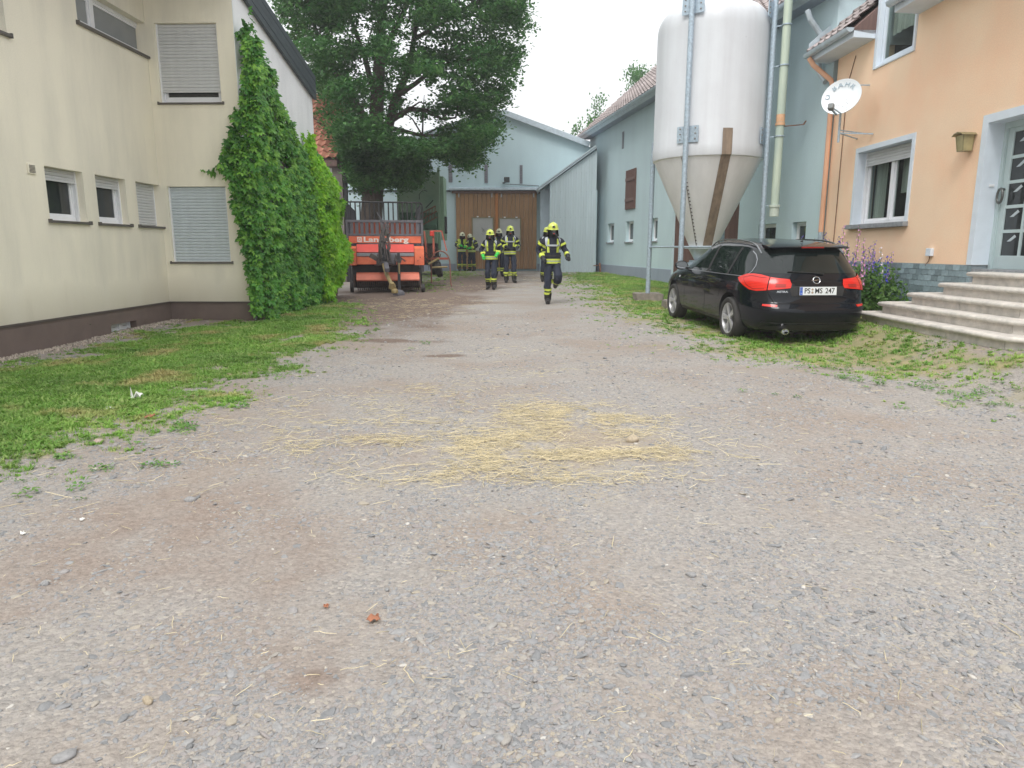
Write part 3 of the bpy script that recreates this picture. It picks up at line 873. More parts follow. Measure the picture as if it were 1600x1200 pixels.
window(house, MA, *up2, .14, .06, (), sill=(.05, .045, M_sill))
window(house, MI, *wa, .10, .06, (), .84, sill=(.04, .035, M_sill))
window(house, MI, *wb, .10, .045, (), .975, slat_m=M_slat2, sill=(.04, .035, M_sill))
uv_, zv_ = F1.uv(43, 271); uv2, _ = F1.uv(55, 272); _, zv2 = F1.uv(43, 255)
vent = MB(MA).bbox(uv_, uv2, -.02, -.001, zv_, zv2, .004).build('vent', M_cream, house)
mb = MB(MA)
for i in range(6):
    z = zv_ + (zv2 - zv_) * (.14 + .13 * i); mb.box(uv_ + .02, uv2 - .02, -.026, -.019, z, z + .008)
mb.build('louvre', M_sill, vent)
# verge cladding: dark horizontal boards stepping down with the roof
for i in range(4):
    h = (zE1 - zE0) / 4; a = zE0 + i * h
    MB(MC).prism([(-14, a + slope * (uE + 14)), (uE + .05, a - slope * .05), (uE + .05, a + h - .012 - slope * .05), (-14, a + h - .012 + slope * (uE + 14))], -.10 - .004 * (i % 2), -.04, 'y').build('verge_board', M_darkmetal, house)
MB(MC).prism([(-14, zE0 + .02 + slope * (uE + 14)), (uE + .04, zE0 + .02), (uE + .04, zE1 - .01), (-14, zE1 - .01 + slope * (uE + 14))], -.039, 9, 'y').build('roof', M_darkmetal, house)
# pebble strip at the foot of the long wall
pn = 2600
px_ = rng.uniform(-9, .1, pn); py_ = -np.abs(rng.normal(.12, .12, pn)) - .03
PP = np.array([F1.w(a, b, 0)[:] for a, b in zip(px_, py_)])
PP[:, 2] = gz(PP[:, 0], PP[:, 1]) + rng.uniform(0, .015, pn)
M_pebble = mat('pebbles', srgb(172, 160, 148), .8, .25, 3, rand=.3)
ppro = [stone_mesh('pebble', 40 + i, .6, M_pebble, 1) for i in range(3)]
ps = rng.uniform(.012, .026, pn)
scatter('pebble_strip', ppro, PP, rng.uniform(0, 6, (pn, 3)), np.stack([ps, ps, ps], 1), rng.integers(0, 3, pn), kind='stuff')

# ---------------------------------------------------------------- outbuilding with the red tile roof
ob0 = at_depth(470, 420, 25.0); ob1 = at_depth(541, 420, 25.0)
zg = gzf(ob1.x, 25)
shed = thing('brick_outbuilding', 'old outbuilding with red tile roof behind the ivy wall', 'outbuilding', (ob1.x, 25.0, zg))
zEv = at_depth(510, 246, 25.0).z - zg; zRd = at_depth(500, 150, 28.0).z - zg
Wd = 5.0
MB().box(-Wd, -.35, .12, .3, -.3, zEv - .1).build('wall', M_cream2, shed)
MB().box(-.34, 0, 0, .3, -.3, zEv - .12).build('gate_post', mat('old_post', srgb(120, 112, 108), .9, .2, 3), shed)
MB().box(.01, .13, .05, .2, -.3, zEv - .5).build('downpipe', M_black, shed)
mb = MB()
rx1 = at_depth(526, 246, 24.7).x - ob1.x
cols = 30; rows = 12
dy, dz = 3.2, zRd - zEv
slm = math.hypot(dy, dz)
tile_me = MB(); tw = .26
prof = [(i / 6 * tw, .035 * math.cos(i / 6 * 2 * math.pi)) for i in range(7)]
V = [(x, 0, z + .045) for x, z in prof] + [(x, .42, z + .005) for x, z in prof] + [(x, 0, z + .02) for x, z in prof]
tile_me.add(V, [(i, i + 1, 8 + i, 7 + i) for i in range(6)] + [(14 + i, 15 + i, i + 1, i) for i in range(6)])
tm = tile_me.mesh('tile', M_roof_red, True, 60)
ang = math.atan2(dz, dy)
for r_ in range(rows):
    for c in range(20):
        o = link('tile', tm, shed, (rx1 - tw * (c + 1), -.25 + r_ * .36 * math.cos(ang), zEv - .05 + r_ * .36 * math.sin(ang) + random.uniform(0, .01)), (ang, 0, 0))
MB().prism([(-.2, zEv - .1), (dy - .2, zRd - .1), (dy - .2, zEv - .6), (-.2, zEv - .3)], -Wd, rx1 - .02, 'x').build('roof_boarding', M_brown, shed)

# ---------------------------------------------------------------- blue gabled barn at the end of the yard
FB = Facade((0, 34.0), (1, 0))
barn = facade_thing('blue_barn', 'pale blue gabled barn with brown sliding doors at the yard end', 'barn', FB)
U = lambda px, py: FB.uv(px, py)
g0 = U(470, 272); pk = U(783, 178); g1 = U(912, 226)
zgb = 0.2
gu0, gz0 = U(714, 421); gu1, _ = U(838, 421); _, gzt = U(776, 300)
wall_mesh(FB, [(g0[0], zgb), (g1[0] + 1.6, zgb), (g1[0] + 1.6, g1[1] - .6), g1, pk, g0], [], .3).build('wall', M_blue, barn)
_, zpb = U(700, 412)
MB().box(g0[0], gu0 - .05, -.02, -.001, -.1, zpb).build('plinth', M_blue_base, barn)
MB().box(gu1 + .05, g1[0] + 1.4, -.02, -.001, -.1, zpb).build('plinth', M_blue_base, barn)
_, zl = U(690, 298)
MB().box(g0[0], U(704, 298)[0], -.05, -.001, zl - .04, zl + .02).build('ledge', M_black, barn)
# roof slab and verge
for (A_, B_) in ((g0, pk), (pk, g1)):
    A2 = Vector(A_); B2 = Vector(B_); d = (B2 - A2).normalized(); nr = Vector((-d.y, d.x))
    if B_ is g1: B2 = B2 + d * .25
    q = [A2 - nr * .02, B2 - nr * .02, B2 + nr * .16, A2 + nr * .16]
    MB().prism([tuple(v) for v in q], -.25, 14, 'y').build('roof', M_roof, barn)
    q = [A2 - nr * .05, B2 - nr * .05, B2 + nr * .18, A2 + nr * .18]
    MB().prism([tuple(v) for v in q], -.29, -.252, 'y').build('verge_board', M_zinc, barn)
# louvred air slots
for (a, b, c, d_) in ((701, 706.5, 257, 285), (757, 762, 257, 286), (812, 816.5, 258, 287)):
    x0, z0 = U(a, d_); x1, z1 = U(b, c)
    s_ = MB().box(x0, x1, -.012, .05, z0, z1).build('air_slot', mat('slot_back', srgb(120, 124, 132), .9), barn)
    nb_ = 11
    for i in range(nb_):
        z = z0 + (z1 - z0) * (i + .15) / nb_
        MB().box(x0 + .01, x1 - .01, -.035, -.013, z, z + (z1 - z0) / nb_ * .55).build('louvre', mat('slot_louvre', srgb(142, 138, 146), .9) if i == 0 and a == 701 else bpy.data.materials['slot_louvre'], s_)
# sliding doors hung from a rail
M_door = mat('door_planks', srgb(158, 122, 88), .7, .22, 2.5, (7, 7, .5), rand=.12, bmp=.15)
M_post = mat('orange_wood', srgb(176, 116, 66), .7, .15, 3, (7, 7, .5))
um0, um1 = U(774, 400)[0], U(779, 400)[0]
for k, (a, b) in enumerate(((gu0, um0), (um1, gu1))):
    leaf_ = thing('sliding_door', '', 'x'); del leaf_['label'], leaf_['category']
    leaf_.parent = barn
    npk = 9; w = (b - a) / npk
    pm = MB().bbox(0.004, w - .004, 0, .05, 0, gzt - gz0 - .02, .006).mesh('plank', M_door)
    for i in range(npk):
        link('plank', pm, leaf_, (a + i * w, -.12 - random.uniform(0, .006), gz0 + .03))
    bx = (739.5, 770, 341, 391.5) if k == 0 else (781, 812.5, 342, 391.5)
    x0, z0 = U(bx[0], bx[3]); x1, z1 = U(bx[1], bx[2])
    MB().box(x0, x1, -.15, -.127, z0, z1).build('notice_board', mat('grey_board', srgb(178, 178, 176), .6, .06, 3), leaf_)
    f = .05; mb = MB()
    mb.box(x0 - f, x0, -.17, -.127, z0 - f, z1 + f).box(x1, x1 + f, -.17, -.127, z0 - f, z1 + f).box(x0, x1, -.17, -.127, z1, z1 + f).box(x0, x1, -.17, -.127, z0 - f, z0)
    mb.build('board_frame', mat('board_frame', srgb(132, 124, 96), .7), leaf_)
    mb = MB()
    for t in (.2, .78): mb.box(x0 + (x1 - x0) * t, x0 + (x1 - x0) * t + .09, -.19, -.171, z1 + f - .01, z1 + f + .04)
    mb.build('hinge', M_white, leaf_)
    mb = MB(); cx, cz = (x0 + x1) / 2, (z0 + z1) / 2 + .1
    for (q0, q1) in (((-.05, .2), (.08, .05)), ((.08, .05), (.02, 0)), ((.03, .15), (-.02, .02)), ((-.06, -.06), (.02, -.1)), ((.15, -.1), (.2, -.16)), ((.02, .12), (.1, .1))):
        mb.bar((cx + q0[0], -.155, cz + q0[1]), (cx + q1[0], -.155, cz + q1[1]), .022, .008)
    mb.build('scratch_mark', M_black, leaf_)
    mb = MB()
    for t in (.08, .92):
        mb.box(a + (b - a) * t - .02, a + (b - a) * t + .02, -.14, -.128, gzt - .25, gzt + .1)
    mb.build('hanger_strap', M_zinc, leaf_)
MB().bbox(um0 + .004, um1 - .004, -.16, -.1, gz0 + .03, gzt - .02, .006).build('door_post', M_post, barn)
r0, zr0 = U(703, 297); r1, zr1 = U(845, 296)
MB().prism([(-.001, zr0 + .14), (-.3, zr0 + .05), (-.3, zr0 - .02), (-.001, zr0 - .02)], r0, r1, 'x').build('rail_hood', M_zinc, barn)
MB().box(r0 + .1, r1 + .05, -.2, -.02, zr0 - .16, zr0 - .05).build('rail', M_brown, barn)
# flood lamp over the door
lx, lz = U(792, 283)
fl = thing('flood_lamp', 'small black flood lamp over the brown barn doors', 'lamp', (lx, 33.95, lz))
MB().bbox(-.13, .13, -.42, -.3, -.1, .14, .02).build('lamp_housing', M_black, fl)
MB().box(-.1, .1, -.428, -.421, -.07, .11).build('lamp_glass', M_glass, fl)
MB().tube([(-.0, -.3, .02), (-.02, -.1, -.03), (-.18, 0.03, -.1)], .03).build('bracket', M_black, fl)
MB().tube([(-.2, .0, -.1), (-.2, .0, -.06), (-.1, .0, -.13), (1.5, .0, -.22)], .014, 5).build('cable', M_black, fl)

# ---------------------------------------------------------------- sheet metal lean-to
FA = Facade((at_depth(857, 425, 32.0).x, 32.0), (1, 0))
ann = facade_thing('metal_lean_to', 'pale corrugated sheet metal lean-to between barn and long blue wall', 'shed', FA)
a0 = FA.uv(858, 425); a1 = FA.uv(929, 425); t0 = FA.uv(858, 286); t1 = FA.uv(929, 234)
zgl = .15
M_sheet = mat('pale_sheet_metal', srgb(196, 210, 216), .5, .07, 1.2, (3, 3, .3), metal=.1)
npn = 9; w = (a1[0] - a0[0]) / npn
for i in range(npn):
    x0 = a0[0] + i * w; x1 = x0 + w
    za_ = t0[1] + (t1[1] - t0[1]) * i / npn; zb2 = t0[1] + (t1[1] - t0[1]) * (i + 1) / npn
    mb = MB()
    prof = [0, .08, .12, .16, .42, .46, .50, .54, .80, .84, .88, .92, 1]
    hts = [0, 0, -.028, 0, 0, -.028, -.028, 0, 0, -.028, -.028, 0, 0]
    prof = [0, .06, .12, .5, .56, .62, 1]; hts = [-.03, -.03, 0, 0, -.014, 0, 0]
    V = []
    for p_, h_ in zip(prof, hts): V += [(x0 + w * p_, h_, zgl), (x0 + w * p_, h_, za_ + (zb2 - za_) * p_)]
    mb.add(V, [(2 * j, 2 * j + 2, 2 * j + 3, 2 * j + 1) for j in range(len(prof) - 1)])
    pnl = mb.build('sheet_panel', M_sheet, ann)
    mb = MB()
    for z in (.5, 1.6, 2.7, 3.8, 4.6):
        if z < za_ - .1: mb.box(x0 + w * .07, x0 + w * .11, -.04, -.031, z, z + .03)
    mb.build('screw', M_black, pnl)
MB().box(a0[0] - .4, a0[0] - .0, .55, .6, zgl, t0[1] - .2).box(a0[0] - .002, a0[0] + .002, .0, .6, zgl, t0[1] - .05).build('side_sheet', mat('side_sheet', srgb(176, 190, 200), .6, .1), ann)
MB().box(a0[0], a1[0] + .05, .05, 1.9, zgl, t0[1] - .3).build('inner_frame', M_blue, ann)
d = (Vector(t1) - Vector(t0)).normalized(); nr = Vector((-d.y, d.x))
e0 = Vector(t0) - d * .55; e1 = Vector(t1) + d * .12
MB().prism([tuple(e0), tuple(e1), tuple(e1 + nr * .07), tuple(e0 + nr * .07)], -.15, 2.3, 'y').build('roof', M_zinc, ann)
mb = MB()
for i in range(46):
    c = e0 + d * ((e1 - e0).length * (i + .5) / 46) + nr * .1
    mb.bar((c.x, -.2, c.y), (c.x, 2.3, c.y), .05, .05)
mb.build('corrugation', M_sheet, ann, kind='stuff')

# ---------------------------------------------------------------- long blue stable wall
Gs = at_depth(944.5, 427.6, 31.9)
FS = Facade((Gs.x, Gs.y), (0.150, -1))
sta = facade_thing('blue_stable', 'long pale blue stable with brown shutter and tiled roof behind the silo', 'stable', FS)
S = lambda px, py, off=0.0: FS.uv(px, py, off)
uend = S(1303, 100)[0]
zeave = (S(905, 226)[1] + S(1015, 163)[1] + S(1215, 45)[1]) / 3
holes = []
for (a, b, c, d_) in ((949, 959.5, 378, 348), (977.5, 990, 378, 345), (1016, 1028, 377.5, 340.5), (1184, 1213, 376, 349), (1236, 1260, 376, 346)):
    x0, z0 = S(a, c); x1, z1 = S(b, d_)
    holes.append((x0, x1, z0, z1 if a < 1100 else z1))
zk0 = sum(h[2] for h in holes[:3]) / 3; zk1 = sum(h[3] for h in holes[:3]) / 3
holes = [(h[0], h[1], zk0, zk1) for h in holes[:3]] + [(h[0], h[1], min(h[2], .9), h[3]) for h in holes[3:]]
ud0 = S(1049, 420)[0]; ud1, zd1 = S(1156, 312)
dh = (ud0, ud1, .0, zd1)
wall_mesh(FS, [(-3.0, -.2), (uend, -.2), (uend, zeave + .2), (-3.0, zeave + .2)], holes + [(dh[0], dh[1], 0.0, zd1)], .3).build('wall', M_blue, sta)
_, zps = S(940, 412.6)
MB().box(-3, ud0 - .02, -.025, -.001, -.15, zps - .01).build('plinth', M_blue_base, sta)
MB().box(ud1 + .02, uend, -.025, -.001, -.15, zps - .01).build('plinth', M_blue_base, sta)
for i, h in enumerate(holes):
    window(sta, MI, *h, .12, .05, (), sill=(.05, .05, M_sillstone))
# plank door
nd = 14; w = (ud1 - ud0) / nd
dr = MB().box(ud0, ud1, .1, .14, 0.0, zd1).build('stable_door', M_brown, sta)
pm = MB().bbox(.004, w - .004, 0, .03, 0, zd1 - .05, .005).mesh('plank', mat('brown_planks', srgb(98, 70, 62), .75, .2, 4, (6, 6, .5), rand=.12))
for i in range(nd): link('plank', pm, dr, (ud0 + i * w, .065, .02))
# loft shutter
x0, z0 = S(978, 328); x1, z1 = S(995, 262)
n5 = 5; w = (x1 - x0) / n5
sh = MB().box(x0, x1, -.02, -.002, z0, z1).build('loft_shutter', M_brown, sta)
pm = MB().bbox(.004, w - .004, 0, .03, 0, z1 - z0, .005).mesh('plank', bpy.data.materials['brown_planks'])
for i in range(n5): link('plank', pm, sh, (x0 + i * w, -.052, z0))
MB().box(x0 + .03, x1 - .03, -.075, -.053, z0 + .3, z0 + .42).box(x0 + .03, x1 - .03, -.075, -.053, z1 - .42, z1 - .3).build('batten', M_brown, sh)
x0, z0 = S(972, 233); x1, z1 = S(975.5, 205)
MB().box(x0, x1, -.012, .05, z0, z1).build('air_slot', bpy.data.materials['slot_back'], sta)
x0, z0 = S(930.5, 250); x1, z1 = S(933, 232)
MB().box(x0, x1, -.012, .05, z0, z1).build('air_slot', bpy.data.materials['slot_back'], sta)
# roof: fascia, gutter, courses of tiles
rp = math.tan(R(41)); rd = 5.6
MB().box(-3.1, uend + .25, -.36, 0, zeave - .02, zeave + .06).build('soffit', M_blue_base, sta)
MB().prism([(-.52, zeave + .10), (-.36, zeave - .04), (-.33, zeave - .02), (-.33, zeave + .2)], -3.1, uend + .25, 'x').build('fascia', M_zinc, sta)
gut = MB()
gp = [(-.60 + .08 - .08 * math.cos(t * math.pi / 6), zeave + .12 - .085 * math.sin(t * math.pi / 6)) for t in range(7)]
V = [(x, a_, b_) for x in (-3.2, uend + .3) for a_, b_ in gp]
gut.add(V, [(i, i + 1, 8 + i, 7 + i) for i in range(6)]); gut.build('gutter', M_zinc, sta, smooth=True)
def tiled_roof(parent, M, x0, x1, y0, z0, length, ang, tw, rowh, m, name='tile_course', lip=.05):
    """one object per course of tiles, each tile with its own lip and roll"""
    nr_ = int(length / rowh); nc = int((x1 - x0) / tw)
    for r_ in range(nr_):
        mb = MB(M)
        for c in range(nc):
            xx = x0 + c * tw; s0 = r_ * rowh; s1 = s0 + rowh * 1.08
            def P(x, s_, h): return (x, y0 + s_ * math.cos(ang) - h * math.sin(ang), z0 + s_ * math.sin(ang) + h * math.cos(ang))
            j = random.uniform(0, .008)
            pr = [(0, .03), (.18, .055), (.4, .02), (.7, .012), (1.0, .03)]
            V = [P(xx + tw * a_, s0, h + lip + j) for a_, h in pr] + [P(xx + tw * a_, s1, h + j) for a_, h in pr] + [P(xx + tw * a_, s0, h * .4 + j) for a_, h in pr]
            mb.add(V, [(i, i + 1, 6 + i, 5 + i) for i in range(4)] + [(10 + i, 11 + i, i + 1, i) for i in range(4)])
        mb.build(name, m, parent, kind='stuff')
tiled_roof(sta, MI, -3.3, uend + .2, -.5, zeave + .12, rd / math.cos(R(41)), R(41), .3, .36, M_roof)
yr = rd - .5; zrg = zeave + .12 + rd * rp
MB().prism([(-.4, zeave + .13), (yr, zrg - .07), (yr + .5, zrg - .07), (yr + 5, zeave), (.1, zeave)], -3.2, uend + .1, 'x').build('roof_boarding', M_brown, sta)
# near gable in lighter render
MB().prism([(.28, -.2), (7.5, -.2), (7.5, zeave + .1), (yr + .5, zrg - .1), (yr, zrg - .1), (.28, zeave + .1)], uend - .3, uend - .002, 'x').build('gable_wall', M_blue, sta)
# far verge
# downpipe with its swan neck
dn = [S(1262, 16, -.5), S(1266, 30, -.45), S(1277, 46, -.25), S(1286, 60, -.12), S(1285, 82, -.1), S(1280, 100, -.1), S(1281, 115, -.1), S(1290, 128, -.12)]
offs = [-.5, -.45, -.25, -.12, -.1, -.1, -.1, -.12]
MB().tube([(u, o, z) for (u, z), o in zip(dn, offs)], .055, 10).build('downpipe', M_zinc, sta, smooth=True)

# ---------------------------------------------------------------- apricot house on the right
FO = Facade((6.62, 15.25), (0.018, -1))
orh = facade_thing('apricot_house', 'apricot rendered house with tiled plinth and grey blue window surrounds', 'house', FO)
O = lambda px, py, off=0.0: FO.uv(px, py, off)
_, ztile = O(1440, 411.5)
zev = (O(1300, 97)[1] + O(1360, 70)[1]) / 2
# dormer window breaking through the eave
dm0, dmz0 = O(1366, 104); dm1 = O(1430, 80)[0]; _, dmz = O(1366, 107)
dmz = (dmz + O(1430, 82)[1]) / 2
wl0, wz0 = O(1327, 354); wr0, wz0b = O(1418, 346.5); wz1 = (O(1342, 236)[1] + O(1427, 219.5)[1]) / 2
wl = O(1343, 236)[0]; wl = (wl + wl0) / 2 + .05; wr = wr0 - .08; wz = (wz0 + wz0b) / 2
dl, dz0 = O(1513, 414); dzt = O(1552, 190)[1]; dl = (dl + O(1552, 190)[0]) / 2
dr_ = dl + 1.45
dzb = O(1545, 421)[1]
print('orange', zev, 'win', wl, wr, wz, wz1, 'door', dl, dzb, dzt, 'tile', ztile)
wall_mesh(FO, [(0, ztile), (dl, ztile), (dl, dzt), (dr_, dzt), (dr_, ztile), (9, ztile), (9, zev + .15), (dm1, zev + .15), (dm1, dmz), (dm0, dmz), (dm0, zev + .15), (0, zev + .15)], [(wl, wr, wz, wz1)], .35).build('wall', M_orange, orh)
MB().box(0, .3, .35, 5, -.2, zev).build('wall', M_orange, orh)
MB().box(0, dl - .02, -.004, .34, -.3, ztile - .002).box(dr_ + .02, 9, -.004, .34, -.3, ztile - .002).build('plinth_bed', mat('tile_joint', srgb(150, 160, 166), .8), orh)
# plinth tiles one by one
M_tile = mat('plinth_tile', srgb(136, 154, 160), .35, .2, 14, rand=.30, spec=.5)
th, tw = .088, .172
tme = MB().bbox(.004, tw - .004, -.014, -.0045, .004, th - .004, .002).mesh('tile', M_tile)
tme2 = MB().bbox(.004, tw / 2 - .004, -.014, -.0045, .004, th - .004, .002).mesh('tile', M_tile)
ut0 = O(1285, 430)[0]
rows = 8
for r_ in range(rows):
    z = ztile - .003 - th * (r_ + 1); x = .12
    if r_ % 2: link('tile', tme2, orh, (x, 0, z)); x += tw / 2
    while x + tw < dl - .0: link('tile', tme, orh, (x, 0, z)); x += tw
    link('tile', MB().bbox(.004, max(.02, dl - x - .004), -.014, -.0045, .004, th - .004, .001).mesh('tile', M_tile), orh, (x, 0, z))
# surrounds
def surround(u0, u1, z0, z1, t, bottom=False):
    mb = MB(); y0, y1 = -.018, -.001
    mb.box(u0 - t, u0, y0, y1, z0, z1 + t).box(u1, u1 + t, y0, y1, z0, z1 + t).box(u0, u1, y0, y1, z1, z1 + t)
    # painted reveals, proud of the hole
    mb.box(u0, u0 + .004, y0, .34, z0, z1).box(u1 - .004, u1, y0, .34, z0, z1).box(u0 + .004, u1 - .004, y0, .34, z1 - .004, z1)
    return mb.build('surround', M_trim, orh)
surround(wl, wr, wz, wz1, .085)
surround(dl, dr_, ztile + .002, dzt, .11)
w = window(orh, MI, wl + .005, wr - .005, wz + .02, wz1 - .005, .2, .055, (.5,), .17, sill=None, glass=M_glass_see, room=True,
           curtain=[(wl + .05, wl + .42, wz + .02, wz1 - .1), (wl + .95, wr - .06, wz + .55, wz1 - .1)])
MB().bbox(wl - .14, wr + .10, -.09, .19, wz - .065, wz + .018, .008).build('sill', M_sillstone, w)
# door of small panes
def paned_door():
    y = .26; u0 = dl + .06; u1 = dr_ - .06
    mb = MB()
    mb.box(dl + .005, u0, y - .03, y + .08, dzb, dzt - .005).box(u1, dr_ - .005, y - .03, y + .08, dzb, dzt - .005).box(u0, u1, y - .03, y + .08, dzt - .09, dzt - .005)
    M_df = mat('door_frame', srgb(184, 200, 202), .45, .05)
    fr = mb.build('door', M_df, orh)
    z0 = dzb + .19; z1 = dzt - .15; a = u0 + .11; b = u1 - .11
    nr_, nc_ = 5, 3
    m2 = MB(); m2.bbox(u0, a, y, y + .05, dzb, dzt - .09, .006); m2.bbox(b, u1, y, y + .05, dzb, dzt - .09, .006); m2.bbox(a, b, y, y + .05, dzb, z0, .006); m2.bbox(a, b, y, y + .05, z1, dzt - .09, .006)
    for i in range(1, nc_): c = a + (b - a) * i / nc_; m2.box(c - .022, c + .022, y + .004, y + .046, z0, z1)
    for j in range(1, nr_): c = z0 + (z1 - z0) * j / nr_; m2.box(a, b, y + .006, y + .044, c - .022, c + .022)
    m2.build('door_leaf', M_df, fr)
    M_bev = mat('pale_etching', srgb(186, 196, 202), .25, .05)  # flat pale colour of the etched marks on the panes
    for i in range(nc_):
        for j in range(nr_):
            x0 = a + (b - a) * i / nc_; x1 = a + (b - a) * (i + 1) / nc_ - .001; q0 = z0 + (z1 - z0) * j / nr_; q1 = z0 + (z1 - z0) * (j + 1) / nr_ - .001
            MB().box(x0, x1, y + .02, y + .028, q0, q1).build('pane', M_glass, fr)
            MB().prism([(x0 + .10, q1 - .14), (x0 + .24, q1 - .05), (x0 + .27, q1 - .08), (x0 + .17, q1 - .14)], y + .012, y + .018, 'y').build('etched_leaf', M_bev, fr)
    ring = MB()
    cx, cz = u0 + .055, dzb + 1.02
    pts = [(cx + .02, y - .05 - .0, cz + .1 * math.sin(t)) for t in (0,)]
    pts = [(cx + .055 * math.cos(t), y - .06, cz + .1 * math.sin(t)) for t in [i * math.pi / 8 for i in range(17)]]
    ring.tube(pts, .016, 8); ring.tube([(cx, y, cz + .09), (cx, y - .06, cz + .1)], .018, 8)
    ring.build('door_handle', mat('bronze', srgb(110, 112, 110), .4, .2, metal=.8), fr, smooth=True)
    MB().box(dl, dr_, .0, .3, dzb - .05, dzb - .002).build('threshold', M_sillstone, fr)
paned_door()
bu, bz = O(1545, 291, .2)
MB().bbox(dl + .006, dl + .024, .10, .17, bz - .02, bz + .015, .003).build('bell_push', M_white, orh)
# dormer
window(orh, MI, dm0 + .1, dm1 - .06, dmz + .04, zev + 1.2, .05, .05, (), glass=M_glass_see, room=True, name='dormer_window', frame_m=M_trim, curtain=[(dm0 + .15, dm1 - .12, dmz + .55, zev + 1.15)])
MB().bbox(dm0, dm0 + .1, -.03, .2, dmz, zev + 1.4, .008).bbox(dm1 - .06, dm1, -.03, .2, dmz, zev + 1.4, .008).bbox(dm0 + .1, dm1 - .06, -.025, .04, dmz, dmz + .04, .008).build('dormer_casing', M_trim, orh)
MB().box(dm0 + .0, dm0 + .03, .2, 3.0, zev - .1, zev + 1.4).build('dormer_cheek', M_trim, orh)
MB().box(dm0 + .03, dm1, -.02, 3, zev + 1.4, zev + 1.5).build('dormer_roof', M_darkmetal, orh)
MB().box(dm1 + .002, 9.3, .05, .6, zev + .1, zev + .3).build('eave_beam', M_trim, orh)
# eaves left and right of the dormer
def eave(x0, x1, cap=True):
    MB().prism([(-.42, zev + .04), (-.002, zev + .02), (-.002, zev + .16), (-.42, zev + .16)], x0, x1, 'x').build('soffit', M_trim, orh)
    g_ = MB(); pts = [(-.50 - .075 * math.cos(t * math.pi / 6), zev + .2 - .08 * math.sin(t * math.pi / 6)) for t in range(7)]
    V = [(x, a_, b_) for x in (x0 - .02, x1 + .02) for a_, b_ in pts]
    g_.add(V, [(i, i + 1, 8 + i, 7 + i) for i in range(6)])
    g_.add([V[i] for i in range(7)], [tuple(range(7))]); g_.add([V[i + 7] for i in range(7)], [tuple(range(7))])
    g_.build('gutter', M_zinc, orh, smooth=True)
    MB().prism([(-.45, zev + .16), (3.2, zev + .16 + 3.65 * rp), (3.2, zev + .1), (-.1, zev + .1)], x0, x1, 'x').build('roof_boarding', M_brown, orh)
    tiled_roof(orh, MI, x0, x1, -.46, zev + .2, 4.4, R(41), .27, .34, M_roof)
eave(-.38, dm0 - .02)
eave(dm1 + .02, 9)
MB().prism([(-.46, zev + .2), (3.2, zev + .2 + 3.66 * rp), (3.2, zev + .45 + 3.66 * rp), (-.46, zev + .42)], -.43, -.385, 'x').build('verge_board', M_zinc, orh)
# apricot downpipe on the corner
M_dpo = mat('apricot_pipe', srgb(224, 174, 142), .5, .06)
MB().tube([(-.25, -.5, zev + .1), (-.2, -.42, zev - .05), (.0, -.12, zev - .38), (.02, -.09, zev - .5), (.02, -.09, 1.7)], .05, 10).build('downpipe', M_dpo, orh, smooth=True)
MB().tube([(.02, -.09, 1.7), (.02, -.09, 1.15)], .052, 10).build('downpipe', M_galv, orh, smooth=True, label='bare grey lower section of the downpipe')
MB().tube([(.02, -.09, 1.15), (.02, -.09, 0)], .07, 10).tube([(-.12, -.09, 1.02), (.02, -.09, 1.02)], .06, 10).build('drain_pipe', mat('pvc_orange', srgb(220, 170, 120), .5), orh, smooth=True)
# cable along the corner
MB().tube([(.75, -.012, zev - .1), (.5, -.012, zev - .6), (.48, -.012, 2.2), (.46, -.012, 1.0)], .008, 5).build('cable', M_rust, orh)
# socket box
x0, z0 = O(1451, 400); x1, z1 = O(1460, 388)
MB().bbox(x0, x1, -.06, -.001, z0, z1, .006).build('socket_box', M_trim, orh)
MB().tube([(x0 + .05, -.01, z0), (x0 + .03, -.012, z0 - .08), (x0 - .04, -.016, ztile - .03)], .006, 5).build('cable', M_rust, orh)
# ---- wall lantern
x0, zb0 = O(1504, 238); x1, _ = O(1527, 240); _, zt0 = O(1504, 212)
lt = thing('wall_lantern', 'square pale brass wall lantern between window and door', 'lantern', FO.w((x0 + x1) / 2, 0, zb0), math.atan2(FO.D.y, FO.D.x))
M_brass = mat('dull_brass', srgb(150, 142, 108), .45, .2, 8, metal=.3)
hl = zt0 - zb0; lt.scale = (.88,) * 3
def frustum(mb, a0, a1, y0, y1, b0, b1, z0, z1):
    mb.add([(a0, y0, z0), (a1, y0, z0), (a1, y1, z0), (a0, y1, z0), (b0, y0 - .03, z1), (b1, y0 - .03, z1), (b1, y1, z1), (b0, y1, z1)],
           [(3, 2, 1, 0), (4, 5, 6, 7), (0, 1, 5, 4), (1, 2, 6, 5), (2, 3, 7, 6), (3, 0, 4, 7)])
mb = MB(); frustum(mb, -.075, .075, -.17, -.02, -.10, .10, 0, hl); mb.build('lantern_glass', mat('amber_glass', srgb(168, 158, 118), .3, .2, 6), lt)
mb = MB()
for sx_ in (-1, 1):
    for yy in (-.17, -.02): mb.bar((sx_ * .075, yy, 0), (sx_ * .10, yy - (.03 if yy < -.1 else 0), hl), .012)
mb.box(-.08, .08, -.175, -.015, -.012, 0)
mb.build('lantern_frame', M_brass, lt)
mb = MB()
mb.prism([(-.15, hl - .005), (-.09, hl + .035), (.0, hl + .055), (.09, hl + .035), (.15, hl - .005), (.09, hl + .02), (0, hl + .035), (-.09, hl + .02)], -.25, -.001, 'y'); mb.build('lantern_cap', M_brass, lt)
MB().box(-.05, .05, -.02, -.001, .02, hl - .02).build('back_plate', M_brass, lt)
